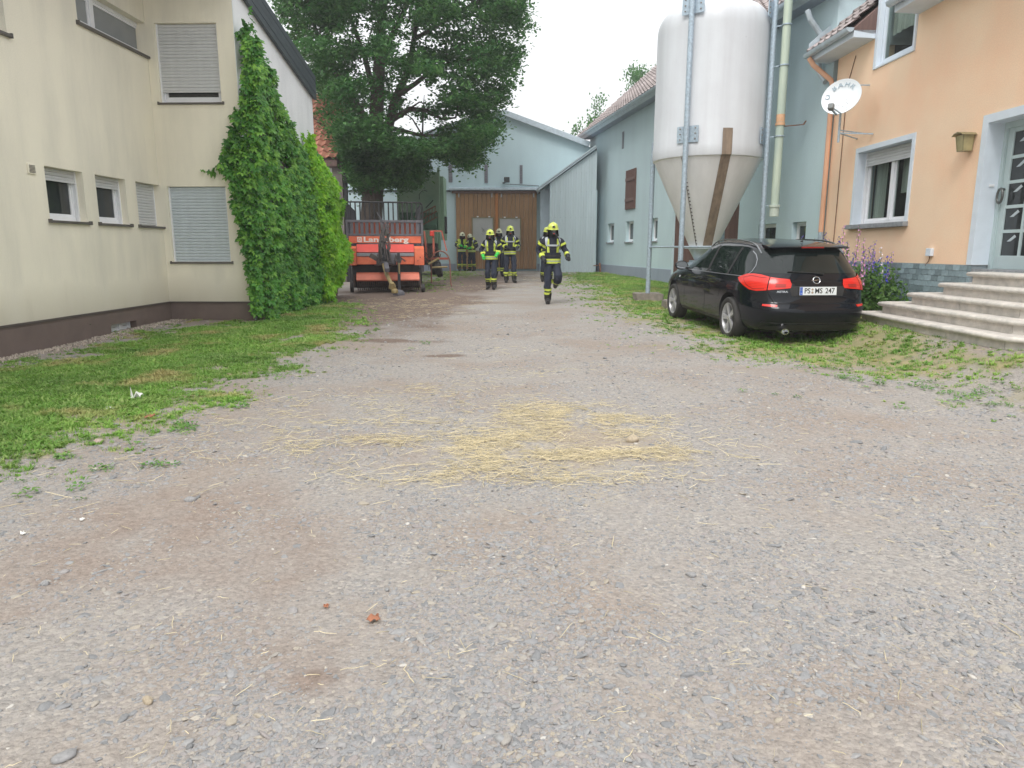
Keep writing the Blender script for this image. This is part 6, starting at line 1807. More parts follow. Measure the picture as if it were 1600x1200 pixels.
def small_tree(px, py, Y, r_, zr, label, nclump, seed):
    c = at_depth(px, py, Y); g0_ = gzf(0, 34)
    t = thing('distant_tree', label, 'tree', (c.x, Y, g0_), 0, 'trees beyond the blue roofs')
    H = c.z - g0_
    rr = random.Random(seed); mb = MB(); tips = []
    mb.tube([(0, 0, 0), (.1, 0, H * .5), (0, 0, H)], [.22, .16, .08], 8)
    for k in range(7): branchy(mb, Vector((0, 0, H - r_ * rr.uniform(0, .9))), Vector((rr.gauss(0, 1), rr.gauss(0, 1), rr.uniform(.3, 1))).normalized(), r_ * .8, .05, 1, rr, tips, .5, 4)
    mb.build('trunk', M_bark, t)
    P = []
    for k in range(nclump):
        tpn = rr.choice(tips); P.append((tpn.x + rr.gauss(0, r_ * .16), tpn.y + rr.gauss(0, r_ * .2), tpn.z + rr.gauss(0, zr * .13)))
    P = np.array(P); n = len(P)
    scatter('crown', lp[:3], P, rng.uniform(0, 6, (n, 3)), np.ones((n, 3)) * 1.3, rng.integers(0, 3, n), t, kind='stuff')
small_tree(926, 196, 46, 1.2, 1.6, 'small loose crowned tree showing above the corner where the blue roofs meet', 90, 2)
small_tree(992, 142, 48, 1.8, 2.0, 'tree top showing over the tiled roof slope beside the silo', 240, 4)

# ---------------------------------------------------------------- creeper
M_ivy = leaf_mat('creeper_leaves', srgb(68, 124, 56), srgb(90, 150, 64), srgb(132, 182, 76), .3, .42, clump=1.6)
M_ivy2 = leaf_mat('bright_creeper_leaves', srgb(112, 172, 36), srgb(128, 190, 42), srgb(158, 204, 62), .35, .42, clump=1.4)
M_stem = mat('creeper_stem', srgb(96, 70, 52), .8, .2)
def creeper_leaf(name, m, seed, lob=5):
    rr = random.Random(seed); mb = MB()
    for k in range(lob):
        a = (k - (lob - 1) / 2) * R(46) + rr.gauss(0, .08); L_ = (1.0, .92, .66)[abs(k - lob // 2)] * rr.uniform(.9, 1.1); w = .20 * L_ * rr.uniform(.9, 1.15)
        dx, dz = math.sin(a), -math.cos(a); sx_, sz_ = -dz, dx
        pts = [(0, 0, 0)] + [(dx * L_ * t + sx_ * w * e, yy, dz * L_ * t + sz_ * w * e) for t, e, yy in ((.35, 1, -.05), (.7, .9, -.09), (1.0, 0, .06), (.7, -.9, -.09), (.35, -1, -.05), (.55, 0, -.16))]
        mb.add(pts, [(0, 1, 6), (1, 2, 6), (2, 3, 6), (3, 4, 6), (4, 5, 6), (5, 0, 6)])
    return mb.mesh(name, m)
leafs = [creeper_leaf('leaf', M_ivy, i) for i in range(4)]
leafs2 = [creeper_leaf('leaf', M_ivy2, 20 + i) for i in range(4)]
def wallxz(px, py, off): u, z = F3.uv(px, py, -off); return (u, z)
def creeper(name, label, top, bulge, n_total, n_single, protos, size, seedv, umin, umax, extra=None, low=None):
    root = facade_thing(name, label, 'climbing plant', F3)
    zb0 = gzf(F3.P.x, F3.P.y)
    L_ = []
    r2 = random.Random(seedv)
    tu = [p[0] for p in top]; tz_ = [p[1] for p in top]
    while len(L_) < n_total:
        u = r2.uniform(umin, umax); zt_ = np.interp(u, tu, tz_) + .35 * noise.noise(Vector((u * 3.1, seedv, 0))) + r2.gauss(0, .05)
        z = zb0 - .05 + (zt_ - zb0) * r2.random() ** .9
        if low and z < np.interp(u, [q_[0] for q_ in low], [q_[1] for q_ in low]) + r2.gauss(0, .06): continue
        rel = (z - zb0) / max(.3, zt_ - zb0)
        if rel > .55 and noise.noise(Vector((u * 2.4, z * 2.4, 9 + seedv))) > .28: continue
        bl = bulge * (.35 + .65 * math.sin(min(1, max(0, (1.05 - rel) * 1.25)) * math.pi * .55)) * (.75 + .5 * noise.noise(Vector((u * 1.3, z * 1.3, seedv))))
        edge = min(1, (umax - u) / .35 + .1)
        y = -bl * max(.15, edge) * (r2.random() ** .35) - .03
        L_.append((u, y, z, rel))
    if extra: L_ += extra(r2)
    # outermost leaves, biggest in view, become parts of their own
    L_.sort(key=lambda a: a[1] + .25 * a[0] + r2.uniform(-.1, .1))
    P, Rt, S_ = [], [], []
    for i, (u, y, z, rel) in enumerate(L_):
        yaw = r2.gauss(0, .7) - .5; tilt = r2.gauss(-.65, .35); roll = r2.gauss(0, .5); s_ = size * r2.uniform(.6, 1.25)
        if i < n_single:
            link('leaf', protos[i % 4], root, (u, y, z), (tilt, roll, yaw)).scale = (s_, s_, s_)
        else:
            P.append((u, y, z)); Rt.append((tilt, roll, yaw)); S_.append((s_,) * 3)
    scatter('foliage', protos, np.array(P), np.array(Rt), np.array(S_), rng.integers(0, 4, len(P)), root, kind='stuff')
    mb = MB()
    for k in range(14):
        u = r2.uniform(umin + .1, umax - .1); zt_ = float(np.interp(u, tu, tz_)); pts = [(u, -.04, zb0)]; uu = u
        for j in range(6): uu += r2.gauss(0, .08); pts.append((min(umax, max(umin, uu)), -.04 - r2.random() * .05, zb0 + (zt_ - zb0) * (j + 1) / 7))
        mb.tube(pts, [.02 - .002 * j for j in range(7)], 5)
    mb.build('stem', M_stem, root)
    return root
top1 = [wallxz(a, b, .15) for a, b in ((392, 52), (400, 68), (414, 98), (430, 122), (440, 150), (452, 185), (462, 212), (472, 235))]
top1 = [(0.0, top1[0][1] + .05)] + [t for t in top1 if t[0] > 0.02]
print('creeper top', [(round(a, 2), round(b, 2)) for a, b in top1], 'uE', uE)
def wrap(r2):
    L = []
    px0 = [(60, 388), (130, 384), (165, 378), (190, 366), (225, 352), (245, 344), (268, 352), (300, 366), (340, 372), (380, 380), (420, 388), (470, 398)]
    iF = F3.M.inverted()
    while len(L) < 1500:
        b = r2.uniform(58, 488); lim = np.interp(b, [p[0] for p in px0], [p[1] for p in px0]); a = r2.uniform(lim - 2, 404)
        off = r2.uniform(.03, .22)
        u, z = F2.uv(a, b, -off); w_ = F2.w(u, -off, z); l = iF @ w_
        L.append((l.x, l.y, l.z, .5))
    for (a0, b0, a1, b1) in ((362, 172, 368, 195), (318, 268, 345, 262), (388, 20, 395, 50), (366, 300, 372, 340)):
        for t in range(7):
            a = a0 + (a1 - a0) * t / 6 + r2.uniform(-3, 3); b = b0 + (b1 - b0) * t / 6 + r2.uniform(-3, 3); u, z = F2.uv(a, b, -.04); l = iF @ F2.w(u, -.04, z); L.append((l.x, l.y, l.z, .5))
    return L
creeper('wall_creeper', 'dark green creeper climbing the corner of the cream house', top1, .38, 5600, 300, leafs, .135, 3, 0.0, uE + .1, wrap)
top2 = [(uE - 1.2, 2.4)] + [wallxz(a, b, .2) for a, b in ((470, 232), (477, 196), (484, 205), (492, 232), (502, 250), (514, 272), (526, 300), (536, 326), (541, 352), (543, 400))]
top2 = sorted(top2)
umax2 = wallxz(541, 380, .35)[0]
print('top2', [(round(a, 2), round(b, 2)) for a, b in top2], umax2)
creeper('hedge_creeper', 'bright yellow green creeper mass over the garden wall behind the house corner', top2, .60, 8500, 300, leafs2, .125, 5, uE - 1.1, umax2, low=sorted([wallxz(a, b, .45) for a, b in ((470, 478), (500, 468), (520, 458), (532, 436), (540, 405))]))
gwl = thing('garden_wall', 'low garden wall buried under bright creeper', 'wall', F3.w(uE + .3, 0, 0), math.atan2(F3.D.y, F3.D.x))
tpz = [(u - uE - .3, z - .25) for u, z in top2 if u > uE + .32]
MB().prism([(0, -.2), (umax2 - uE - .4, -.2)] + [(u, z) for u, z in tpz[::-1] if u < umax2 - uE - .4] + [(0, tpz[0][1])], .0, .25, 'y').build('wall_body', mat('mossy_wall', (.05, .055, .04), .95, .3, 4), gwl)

# grey slabs at the creeper's foot
for (px, py, s_, rz_, lab) in ((488, 462, .34, .3, 'larger grey slate slab leaning at the creeper foot'), (497, 455, .24, 1.0, 'smaller grey slate slab behind the larger one at the creeper foot'), (474, 466, .2, 2.0, 'flat grey stone left of the slate slabs under the creeper')):
    c = on_ground(px, py); bm = bmesh.new(); bmesh.ops.create_icosphere(bm, subdivisions=2, radius=1)
    for v in bm.verts: v.co = Vector((v.co.x * s_, v.co.y * s_ * .7, v.co.z * .09)) * (1 + .25 * noise.noise(v.co * 2 + Vector((px, 0, 0))))
    o = MB().from_bm(bm).build('slate_slab', M_sillstone, None, smooth=True, angle=25); bm.free(); o.location = c + Vector((0, 0, .12)); o.rotation_euler = (.5, .2, rz_); tag(o, lab, 'stone')

# ---------------------------------------------------------------- flower border by the apricot house
M_fl = {}
for nm, c in (('pink', srgb(216, 158, 196)), ('lilac', srgb(150, 120, 178)), ('violet', srgb(92, 76, 158)), ('blue', srgb(60, 60, 180)), ('white', srgb(226, 220, 228))):
    M_fl[nm] = mat('petal_' + nm, c, .6, .15, 8)
M_fstem = leaf_mat('flower_stem', srgb(96, 118, 66), srgb(104, 126, 72), srgb(120, 136, 80), 0, .6)
M_fleaf = leaf_mat('flower_leaf', srgb(66, 104, 50), srgb(78, 116, 56), srgb(96, 130, 66), .25, .5, clump=3)
def spire(px, py_top, colr, label, seed, Y):
    rr = random.Random(seed)
    tpv = at_depth(px, py_top, Y); g_ = gzf(tpv.x, Y)
    Hh = max(.5, tpv.z - g_)
    t = thing('larkspur', label, 'flower', (tpv.x + rr.uniform(-.03, .03), Y, g_), 0, 'larkspur spires against the apricot house')
    lean = rr.gauss(0, .03)
    def ax(s_): return Vector((lean * s_ * s_ * Hh, 0.02 * s_, s_ * Hh))
    MB().tube([ax(s_ / 6) for s_ in range(7)], [.009, .008, .008, .007, .006, .005, .003], 5).build('stem', M_fstem, t)
    mb = MB(); start = rr.uniform(.45, .6)
    nfl = int(46 * (1 - start) * Hh)
    for i in range(nfl):
        s_ = start + (1 - start) * (i + rr.random()) / nfl; a = i * 2.4; r_ = .032 * (1.25 - s_) + .012
        c = ax(s_) + Vector((math.cos(a) * r_, math.sin(a) * r_, 0)); fs = .024 * (1.5 - s_) + .004
        nrm = Vector((math.cos(a), math.sin(a), .3)).normalized(); tx = nrm.cross(Vector((0, 0, 1))).normalized(); ty = nrm.cross(tx)
        for k in range(5):
            b = k * 1.2566; d = tx * math.cos(b) + ty * math.sin(b); e = tx * math.cos(b + .6) + ty * math.sin(b + .6); f = tx * math.cos(b - .6) + ty * math.sin(b - .6)
            mb.add([c, c + e * fs * .7 + nrm * fs * .4, c + d * fs + nrm * fs * .5, c + f * fs * .7 + nrm * fs * .4], [(0, 1, 2, 3)])
    mb.build('blossom', M_fl[colr], t)
    mb = MB()
    for i in range(16):
        s_ = rr.uniform(.05, .55); a = rr.uniform(0, 6.28); c = ax(s_); L_ = rr.uniform(.05, .12); d = Vector((math.cos(a), math.sin(a), rr.uniform(-.2, .5)))
        s2 = Vector((-math.sin(a), math.cos(a), 0)) * L_ * .22
        mb.add([c, c + d * L_ * .5 + s2, c + d * L_, c + d * L_ * .5 - s2], [(0, 1, 2, 3)])
    mb.build('leaves', M_fleaf, t)
specs = [(1262, 368, 'violet', 14.3), (1270, 372, 'lilac', 14.0), (1294, 362, 'violet', 13.9), (1300, 374, 'pink', 13.5), (1306, 370, 'violet', 13.3), (1314, 378, 'violet', 13.6), (1318, 352, 'pink', 13.2), (1334, 376, 'lilac', 13.0), (1343, 354, 'pink', 13.4), (1340, 392, 'violet', 12.7), (1353, 372, 'pink', 12.9), (1348, 400, 'pink', 12.5),
         (1354, 388, 'violet', 12.6), (1367, 376, 'lilac', 12.7), (1363, 394, 'lilac', 12.4), (1366, 405, 'blue', 12.2), (1380, 386, 'white', 12.6), (1376, 402, 'blue', 12.2), (1393, 394, 'lilac', 12.4), (1384, 400, 'blue', 12.1), (1349, 410, 'pink', 12.1), (1371, 390, 'violet', 12.9), (1328, 384, 'pink', 12.8), (1360, 384, 'lilac', 13.0)]
cname = {'pink': 'pink', 'lilac': 'pale lilac', 'violet': 'deep violet', 'blue': 'bright blue', 'white': 'whitish faded'}
where = {0: 'farthest along the border over the car roof', 1: 'above the car rear window', 2: 'beside the car tail', 3: 'nearest the tiled plinth'}
for i, (px, py, c, Y) in enumerate(specs):
    same = sorted(q_[0] for q_ in specs if q_[2] == c); k = same.index(px)
    w_ = ('leftmost', 'second from left', 'third from left', 'fourth from left', 'fifth from left', 'sixth from left', 'seventh from left')[k] + ' of the ' if len(same) > 1 else ''
    spire(px, py, c, f'{w_}{cname[c]} larkspur spires beside the parked car' if w_ else f'single {cname[c]} larkspur spire among the coloured ones', 100 + i, Y)
bp = FO.P + FO.D * 2.9 + FO.N * -.38
bush = thing('border_bush', 'leafy green bush among the flowers between car and tiled plinth', 'bush', (bp.x, bp.y, gzf(bp.x, bp.y)))
n = 230; P = np.stack([rng.normal(0, .20, n), rng.normal(0, .3, n), np.abs(rng.normal(.32, .2, n))], 1)
bl_ = [leaf_clump('bush_spray', M_fleaf, 90 + i, 6, .05, .06) for i in range(3)]
scatter('foliage', bl_, P, rng.uniform(0, 6, (n, 3)), np.ones((n, 3)), rng.integers(0, 3, n), bush, kind='stuff')
MB().tube([(0, 0, 0), (.05, 0, .4)], .02).tube([(0, 0, 0), (-.1, .1, .35)], .015).build('stem', M_stem, bush)
bp2 = FO.P + FO.D * 1.6 + FO.N * -.4
bush2 = thing('border_undergrowth', 'green undergrowth at the foot of the larkspur spires behind the car', 'bush', (bp2.x, bp2.y, gzf(bp2.x, bp2.y)))
n = 420; P = np.stack([rng.normal(0, .22, n), rng.normal(0, .7, n), np.abs(rng.normal(.4, .25, n))], 1)
scatter('foliage', bl_, P, rng.uniform(0, 6, (n, 3)), np.ones((n, 3)), rng.integers(0, 3, n), bush2, kind='stuff')
# weeds at the brown plinth
for (px, py, h_, lab) in ((40, 545, .55, 'thin yellow flowered weed before the brown plinth at the left edge'), (57, 540, .5, 'spindly yellow flowered weed second along the brown plinth'), (128, 530, .22, 'low green weed tuft by the brown plinth and pebble strip')):
    c = on_ground(px, py); t = thing('plinth_weed', lab, 'weed', c); rr = random.Random(px); mb = MB(); ml = MB(); mf = MB()
    for k in range(5 if h_ > .3 else 12):
        d = Vector((rr.gauss(0, .3), rr.gauss(0, .3), 1)).normalized(); pts = [Vector((0, 0, 0)), d * h_ * .5, d * h_ + Vector((rr.gauss(0, .05), 0, 0))]; mb.tube(pts, [.005, .004, .002], 4)
        for j in range(8):
            s_ = rr.random(); c_ = pts[0].lerp(pts[2], s_); a = rr.uniform(0, 6.28); L_ = .05 if h_ > .3 else .08; dd = Vector((math.cos(a), math.sin(a), .4)); s2 = Vector((-math.sin(a), math.cos(a), 0)) * L_ * .25
            ml.add([c_, c_ + dd * L_ * .5 + s2, c_ + dd * L_, c_ + dd * L_ * .5 - s2], [(0, 1, 2, 3)])
        if h_ > .3: mf.lathe([(.001, 0), (.012, .004), (.001, .008)], 6, Matrix.Translation(pts[2]), closed=True)
    mb.build('stem', M_fstem, t); ml.build('leaves', M_fleaf, t)
    if h_ > .3: mf.build('blossom', mat('petal_yellow', srgb(222, 196, 60), .6), t)

# ---------------------------------------------------------------- litter and single stones
def scrap(px, py, s_, m, lab, cat='litter', name='paper_scrap', crumple=.5):
    c = on_ground(px, py); rr = random.Random(int(px * 7 + py)); bm = bmesh.new(); bmesh.ops.create_grid(bm, x_segments=4, y_segments=4, size=s_)
    for v in bm.verts: v.co += Vector((rr.gauss(0, .2 * s_), rr.gauss(0, .2 * s_), abs(rr.gauss(0, crumple * s_))))
    bmesh.ops.solidify(bm, geom=list(bm.faces), thickness=.002)
    o = MB().from_bm(bm).build(name, m, None); bm.free(); o.location = c + Vector((0, 0, .008)); tag(o, lab, cat)
M_pap = mat('paper', srgb(226, 226, 220), .8, .05)
M_redl = mat('dry_leaf', srgb(158, 106, 80), .8, .25, 8)
scrap(213, 624, .045, M_pap, 'crumpled white paper scrap on the lawn edge, the larger of two', crumple=.9)
scrap(171, 641, .035, M_pap, 'flat white paper scrap on the lawn edge left of the crumpled one')
scrap(128, 814, .009, M_pap, 'small white scrap on the bare gravel below the lawn')
scrap(37, 836, .010, M_pap, 'tiny white scrap on gravel at the left edge')
scrap(235, 653, .03, M_redl, 'reddish scrap on the lawn edge below the paper', name='dry_leaf')
scrap(585, 972, .019, M_redl, 'curled orange brown leaf on the near gravel', 'leaf', 'dry_leaf', .8)
scrap(510, 950, .010, M_redl, 'small reddish leaf left of the curled one on gravel', 'leaf', 'dry_leaf')
def rock(px, py, s_, m, lab, fl=.6, seed=0):
    c = on_ground(px, py); me = stone_mesh('rock', seed, fl, m, 2); o = link('rock', me, None, c + Vector((0, 0, s_ * fl * .35)), (0, 0, seed * 1.3)); o.scale = (s_, s_, s_); tag(o, lab, 'stone')
M_rk = mat('beige_rock', srgb(178, 164, 142), .9, .2, 3, bmp=.4); M_rg = mat('grey_rock', srgb(148, 147, 147), .9, .2, 3, bmp=.4)
rock(988, 690, .055, M_rk, 'beige stone lying at the straw patch rim', .7, 3)
rock(298, 782, .038, M_rg, 'angular grey stone on gravel below the lawn', .5, 5)
rock(100, 1185, .036, M_rg, 'flat grey stone at the near left corner', .35, 8)
rock(232, 1097, .022, M_rk, 'pale yellow pebble on the near left gravel', .7, 9)
rock(155, 692, .05, mat('pink_rock', srgb(168, 150, 140), .9, .2, 3), 'pinkish stone among weeds below the lawn', .5, 11)
rock(1080, 900, .028, M_rg, 'rounded dark grey stone right of centre on the gravel', .5, 14)
rock(248, 700, .035, M_rg, 'grey stone at the lawn edge near the low weeds', .5, 15)

# ---------------------------------------------------------------- fire fighters
M_navy = mat('navy_fire_suit', srgb(38, 44, 60), .85, .18, 7, bmp=.5, bscale=18, bdist=.02)
M_navyj = mat('dark_navy_jacket', srgb(32, 36, 50), .85, .18, 7, bmp=.5, bscale=18, bdist=.02)
M_boot = mat('boot_leather', srgb(40, 38, 38), .55, .2, 9)
M_hood = mat('black_hood', srgb(30, 30, 34), .9)
M_hiv = mat('fluorescent_yellow', srgb(200, 214, 84), .55, .1, 9)
M_silv = mat('silver_reflector', srgb(176, 182, 188), .35, .1, 9)
M_helm = mat('lime_helmet', srgb(200, 212, 92), .3, .06, 3, coat=.5)
M_helw = mat('pale_helmet', srgb(206, 206, 176), .35, .06, 3)
M_glg = mat('green_glove', srgb(70, 200, 84), .7, .12); M_glb = mat('black_glove', srgb(48, 50, 54), .8, .15)
M_visor = glass_mat('mask_visor', (.26, .27, .28), 0, .08)
M_tank = mat('air_cylinder', srgb(196, 198, 80), .4, .1)
M_strap = mat('harness', srgb(52, 52, 54), .8)
M_skin = mat('skin', srgb(196, 150, 126), .6, .06)
BASE = dict(pel=(0, 0, .96), spi=(0, -.01, 1.16), che=(0, -.01, 1.36), nec=(0, -.02, 1.52), hed=(0, -.04, 1.64), top=(0, -.03, 1.74),
            sR=(-.19, 0, 1.45), eR=(-.30, .04, 1.18), wR=(-.26, -.18, 1.04), hR=(-.105, 0, .90), kR=(-.12, -.03, .50), aR=(-.12, .02, .10), tR=(-.14, -.14, .045),
            sL=(.19, 0, 1.45), eL=(.30, .04, 1.18), wL=(.26, -.18, 1.04), hL=(.105, 0, .90), kL=(.12, -.03, .50), aL=(.12, .02, .10), tL=(.14, -.14, .045))
EDG = [('pel', 'spi'), ('spi', 'che'), ('che', 'nec'), ('nec', 'hed'), ('hed', 'top'), ('che', 'sR'), ('sR', 'eR'), ('eR', 'wR'), ('che', 'sL'), ('sL', 'eL'), ('eL', 'wL'),
       ('pel', 'hR'), ('hR', 'kR'), ('kR', 'aR'), ('aR', 'tR'), ('pel', 'hL'), ('hL', 'kL'), ('kL', 'aL'), ('aL', 'tL')]
RAD = dict(pel=(.175, .135), spi=(.17, .13), che=(.185, .135), nec=(.08, .08), hed=(.088, .098), top=(.07, .078), s=(.092, .085), e=(.072, .068), w=(.055, .05), h=(.122, .115), k=(.096, .095), a=(.082, .082), t=(.048, .045))
def person(label, px, py_foot, height_px, pose, helmet, glove, turn=0, vest=False, silver_chest=False, lean=0, foot=None, Y=None, redfilter=True):
    g_ = on_ground(px, py_foot)
    if Y: 
        p_ = at_depth(px, py_foot, Y); g_ = Vector((p_.x, Y, gzf(p_.x, Y)))
    dpt_ = g_.y * CP - (g_.z - CAM_H) * SP
    sc = height_px * dpt_ / 1100 / 1.83
    print(label, 'Y', round(g_.y, 1), 'scale', round(sc, 3))
    root = thing('person', label, 'person', g_, R(turn), 'fire fighters in breathing gear')
    root.scale = (sc,) * 3
    J = {k: Vector(v) for k, v in BASE.items()}
    for k, v in pose.items(): J[k] = Vector(v)
    names = list(J); idx = {k: i for i, k in enumerate(names)}
    me = bpy.data.meshes.new('body'); me.from_pydata([J[k][:] for k in names], [(idx[a], idx[b]) for a, b in EDG], [])
    o = bpy.data.objects.new('body', me); COL.objects.link(o)
    md = o.modifiers.new('skin', 'SKIN'); md.use_smooth_shade = True; md.branch_smoothing = .6
    for k in names:
        sv = me.skin_vertices[0].data[idx[k]]; r_ = RAD.get(k) or RAD[k[0]]; sv.radius = r_; sv.use_root = (k == 'pel')
    sb = o.modifiers.new('sub', 'SUBSURF'); sb.levels = 2; sb.render_levels = 2
    dg = bpy.context.evaluated_depsgraph_get(); bme_ = bpy.data.meshes.new_from_object(o.evaluated_get(dg))
    bpy.data.objects.remove(o)
    # cloth folds
    co_ = np.zeros(len(bme_.vertices) * 3, dtype=np.float32); bme_.vertices.foreach_get('co', co_); co_ = co_.reshape(-1, 3)
    no_ = np.array([v.normal[:] for v in bme_.vertices])
    sdv = px * .37
    fold = np.array([noise.noise(Vector((c[0] * 7 + sdv, c[1] * 7, c[2] * 12))) for c in co_])
    lowr = (co_[:, 2] < 1.48)
    co_ += (no_ * (fold * .028 * lowr)[:, None]).astype(np.float32)
    bme_.vertices.foreach_set('co', co_.ravel())
    bme_.materials.clear()
    for m in (M_navy, M_navyj, M_boot, M_hood): bme_.materials.append(m)
    segs = [(a, b) for a, b in EDG]
    for p in bme_.polygons:
        c = p.center
        best = min(segs, key=lambda s_: (c - geometry.intersect_point_line(c, J[s_[0]], J[s_[1]])[0].lerp(J[s_[0]], 0)).length if 0 <= geometry.intersect_point_line(c, J[s_[0]], J[s_[1]])[1] <= 1 else min((c - J[s_[0]]).length, (c - J[s_[1]]).length))
        k = best[0]
        if best[0] in ('nec', 'hed'): p.material_index = 3
        elif best[0][0] == 'a' or (best[0][0] == 'k' and geometry.intersect_point_line(c, J[best[0]], J[best[1]])[1] > .72): p.material_index = 2
        elif best[0] in ('hR', 'hL', 'kR', 'kL') or best[1] in ('hR', 'hL'): p.material_index = 0
        else: p.material_index = 1
    body = link('body', bme_, root)
    bv = BVHTree.FromPolygons([v.co.copy() for v in bme_.vertices], [tuple(p.vertices) for p in bme_.polygons])
    def band(a, b, t0, t1, r0, m=M_hiv, name='reflective_band', n=14):
        A_, B_ = J[a], J[b]; d = (B_ - A_); p0 = A_ + d * t0; p1 = A_ + d * t1
        ax_ = d.normalized(); u_ = ax_.orthogonal().normalized(); v_ = ax_.cross(u_); V = []
        for p in (p0, p0.lerp(p1, .5), p1):
            for k in range(n):
                w_ = u_ * math.cos(2 * math.pi * k / n) + v_ * math.sin(2 * math.pi * k / n)
                h = bv.ray_cast(p + w_ * .26, -w_, .26); rr_ = (h[0] - p).length if h[0] and (h[0] - p).length < r0 * 2.2 else r0
                V.append(p + w_ * (rr_ + .008))
        mb = MB(); mb.add(V, [(i * n + k, i * n + (k + 1) % n, (i + 1) * n + (k + 1) % n, (i + 1) * n + k) for i in range(2) for k in range(n)])
        mb.build(name, m, root, smooth=True)
    for s_ in 'RL':
        band('k' + s_, 'a' + s_, .38, .50, .09); band('k' + s_, 'a' + s_, .58, .70, .09)
        band('e' + s_, 'w' + s_, .55, .85, .065)
        band('s' + s_, 'e' + s_, .30, .48, .09)
    # jacket skirt bands round the waist
    def waist(z0, z1, m, out):
        n = 28; V = []
        A_ = J['pel'].lerp(J['spi'], (z0 - J['pel'].z) / max(.05, J['spi'].z - J['pel'].z)); 
        for z in (z0, z1):
            cx, cy = J['pel'].x + (J['che'].x - J['pel'].x) * (z - .96) / .4, J['pel'].y + (J['che'].y - J['pel'].y) * (z - .96) / .4
            for k in range(n): V.append((cx + (.185 + out) * math.cos(2 * math.pi * k / n), cy + (.15 + out) * math.sin(2 * math.pi * k / n), z))
        mb = MB(); mb.add(V, [(k, (k + 1) % n, n + (k + 1) % n, n + k) for k in range(n)]); return mb
    mb = waist(.90, 1.16, M_navyj, .008); mb.build('jacket_skirt', M_navyj, root, smooth=True)
    waist(.915, .955, M_hiv, .014).build('reflective_band', M_hiv, root, smooth=True)
    waist(.958, .978, M_silv, .014).build('reflective_band', M_silv, root, smooth=True)
    waist(.981, 1.02, M_hiv, .014).build('reflective_band', M_hiv, root, smooth=True)
    waist(1.07, 1.105, M_strap, .018).build('belt', M_strap, root, smooth=True)
    fc = lambda a, b: ((a, -1.2, b), (0, 1, 0))
    def front(name, poly, m, off=.012):
        try: panel(bv, poly, fc, off, .04).build(name, m, root, smooth=True)
        except Exception as e: print('front', e)
    cx = J['che'].x
    for s_ in (-1, 1):
        front('harness_strap', [(cx + s_ * .075, 1.06), (cx + s_ * .125, 1.06), (cx + s_ * .135, 1.46), (cx + s_ * .085, 1.46)], M_hiv)
        front('strap_edge', [(cx + s_ * .135, 1.30), (cx + s_ * .165, 1.30), (cx + s_ * .17, 1.50), (cx + s_ * .10, 1.50)], M_silv if not vest else M_hiv, .02)
        if vest: front('vest_panel', [(cx + s_ * .05, 1.28), (cx + s_ * .20, 1.28), (cx + s_ * .20, 1.48), (cx + s_ * .07, 1.48)], M_hiv, .018)
    if silver_chest: front('chest_band', [(cx - .15, 1.30), (cx + .15, 1.30), (cx + .15, 1.335), (cx - .15, 1.335)], M_silv, .016)
    # air cylinder on the back
    ch = J['che']
    MB().lathe([(.02, -.32), (.07, -.29), (.082, -.22), (.082, .16), (.07, .22), (.03, .26), (.03, .30)], 16, Matrix.Translation((ch.x, ch.y + .23, ch.z - .02))).build('air_cylinder', M_tank, root, smooth=True)
    MB().bbox(ch.x - .13, ch.x + .13, ch.y + .12, ch.y + .16, ch.z - .32, ch.z + .14, .01).build('back_plate', M_strap, root)
    # hoses of the breathing gear
    hd = J['hed']
    mb = MB(); mb.tube([hd + Vector((.03, -.13, -.06)), hd + Vector((.10, -.18, -.16)), Vector((cx + .16, -.15, 1.36)), Vector((cx + .17, -.10, 1.22))], .011, 6)
    mb.tube([Vector((cx - .12, -.16, 1.30)), Vector((cx - .02, -.19, 1.22)), Vector((cx + .08, -.19, 1.26)), Vector((cx + .12, -.16, 1.33))], .007, 5)
    mb.build('breathing_hose', M_strap, root, smooth=True)
    # face: skin oval, mask, visor, filter
    MH = Matrix.Translation(hd)
    bm = bmesh.new(); bmesh.ops.create_uvsphere(bm, u_segments=16, v_segments=10, radius=1)
    for v in bm.verts: v.co = Vector((v.co.x * .082, v.co.y * .09 - .025, v.co.z * .105))
    MB(MH).from_bm(bm).build('face_mask', M_hood if redfilter else M_skin, root, smooth=True); bm.free()
    if redfilter:
        bm = bmesh.new(); bmesh.ops.create_uvsphere(bm, u_segments=16, v_segments=10, radius=1)
        bmesh.ops.delete(bm, geom=[v for v in bm.verts if v.co.y > -.15 or v.co.z < -.55], context='VERTS')
        for v in bm.verts: v.co = Vector((v.co.x * .074, v.co.y * .092 - .03, v.co.z * .085 + .012))
        MB(MH).from_bm(bm).build('visor', M_visor, root, smooth=True); bm.free()
        MB(MH @ Matrix.Translation((0, -.115, -.055)) @ Matrix.Rotation(R(75), 4, 'X')).lathe([(.036, -.02), (.038, .02), (.026, .05), (.02, .055)], 14).build('filter_valve', M_strap, root, smooth=True)
        MB(MH @ Matrix.Translation((.0, -.168, -.068))).bbox(-.014, .014, -.01, .0, -.008, .008, .003).build('valve_cap', mat('valve_red', srgb(190, 50, 50), .5) if 'valve_red' not in bpy.data.materials else bpy.data.materials['valve_red'], root)
    else:
        mb = MB(MH); mb.add([(-.012, -.105, .02), (.012, -.105, .02), (.016, -.112, -.02), (-.016, -.112, -.02), (0, -.135, -.018)], [(0, 1, 4), (1, 2, 4), (2, 3, 4), (3, 0, 4)]); mb.build('nose', M_skin, root)
        for s_ in (-1, 1): MB(MH).lathe([(.0005, -.004), (.010, 0), (.0005, .004)], 8, Matrix.Translation((s_ * .032, -.104, .03)) @ Matrix.Rotation(R(90), 4, 'X'), closed=True).build('eye', M_hood, root)
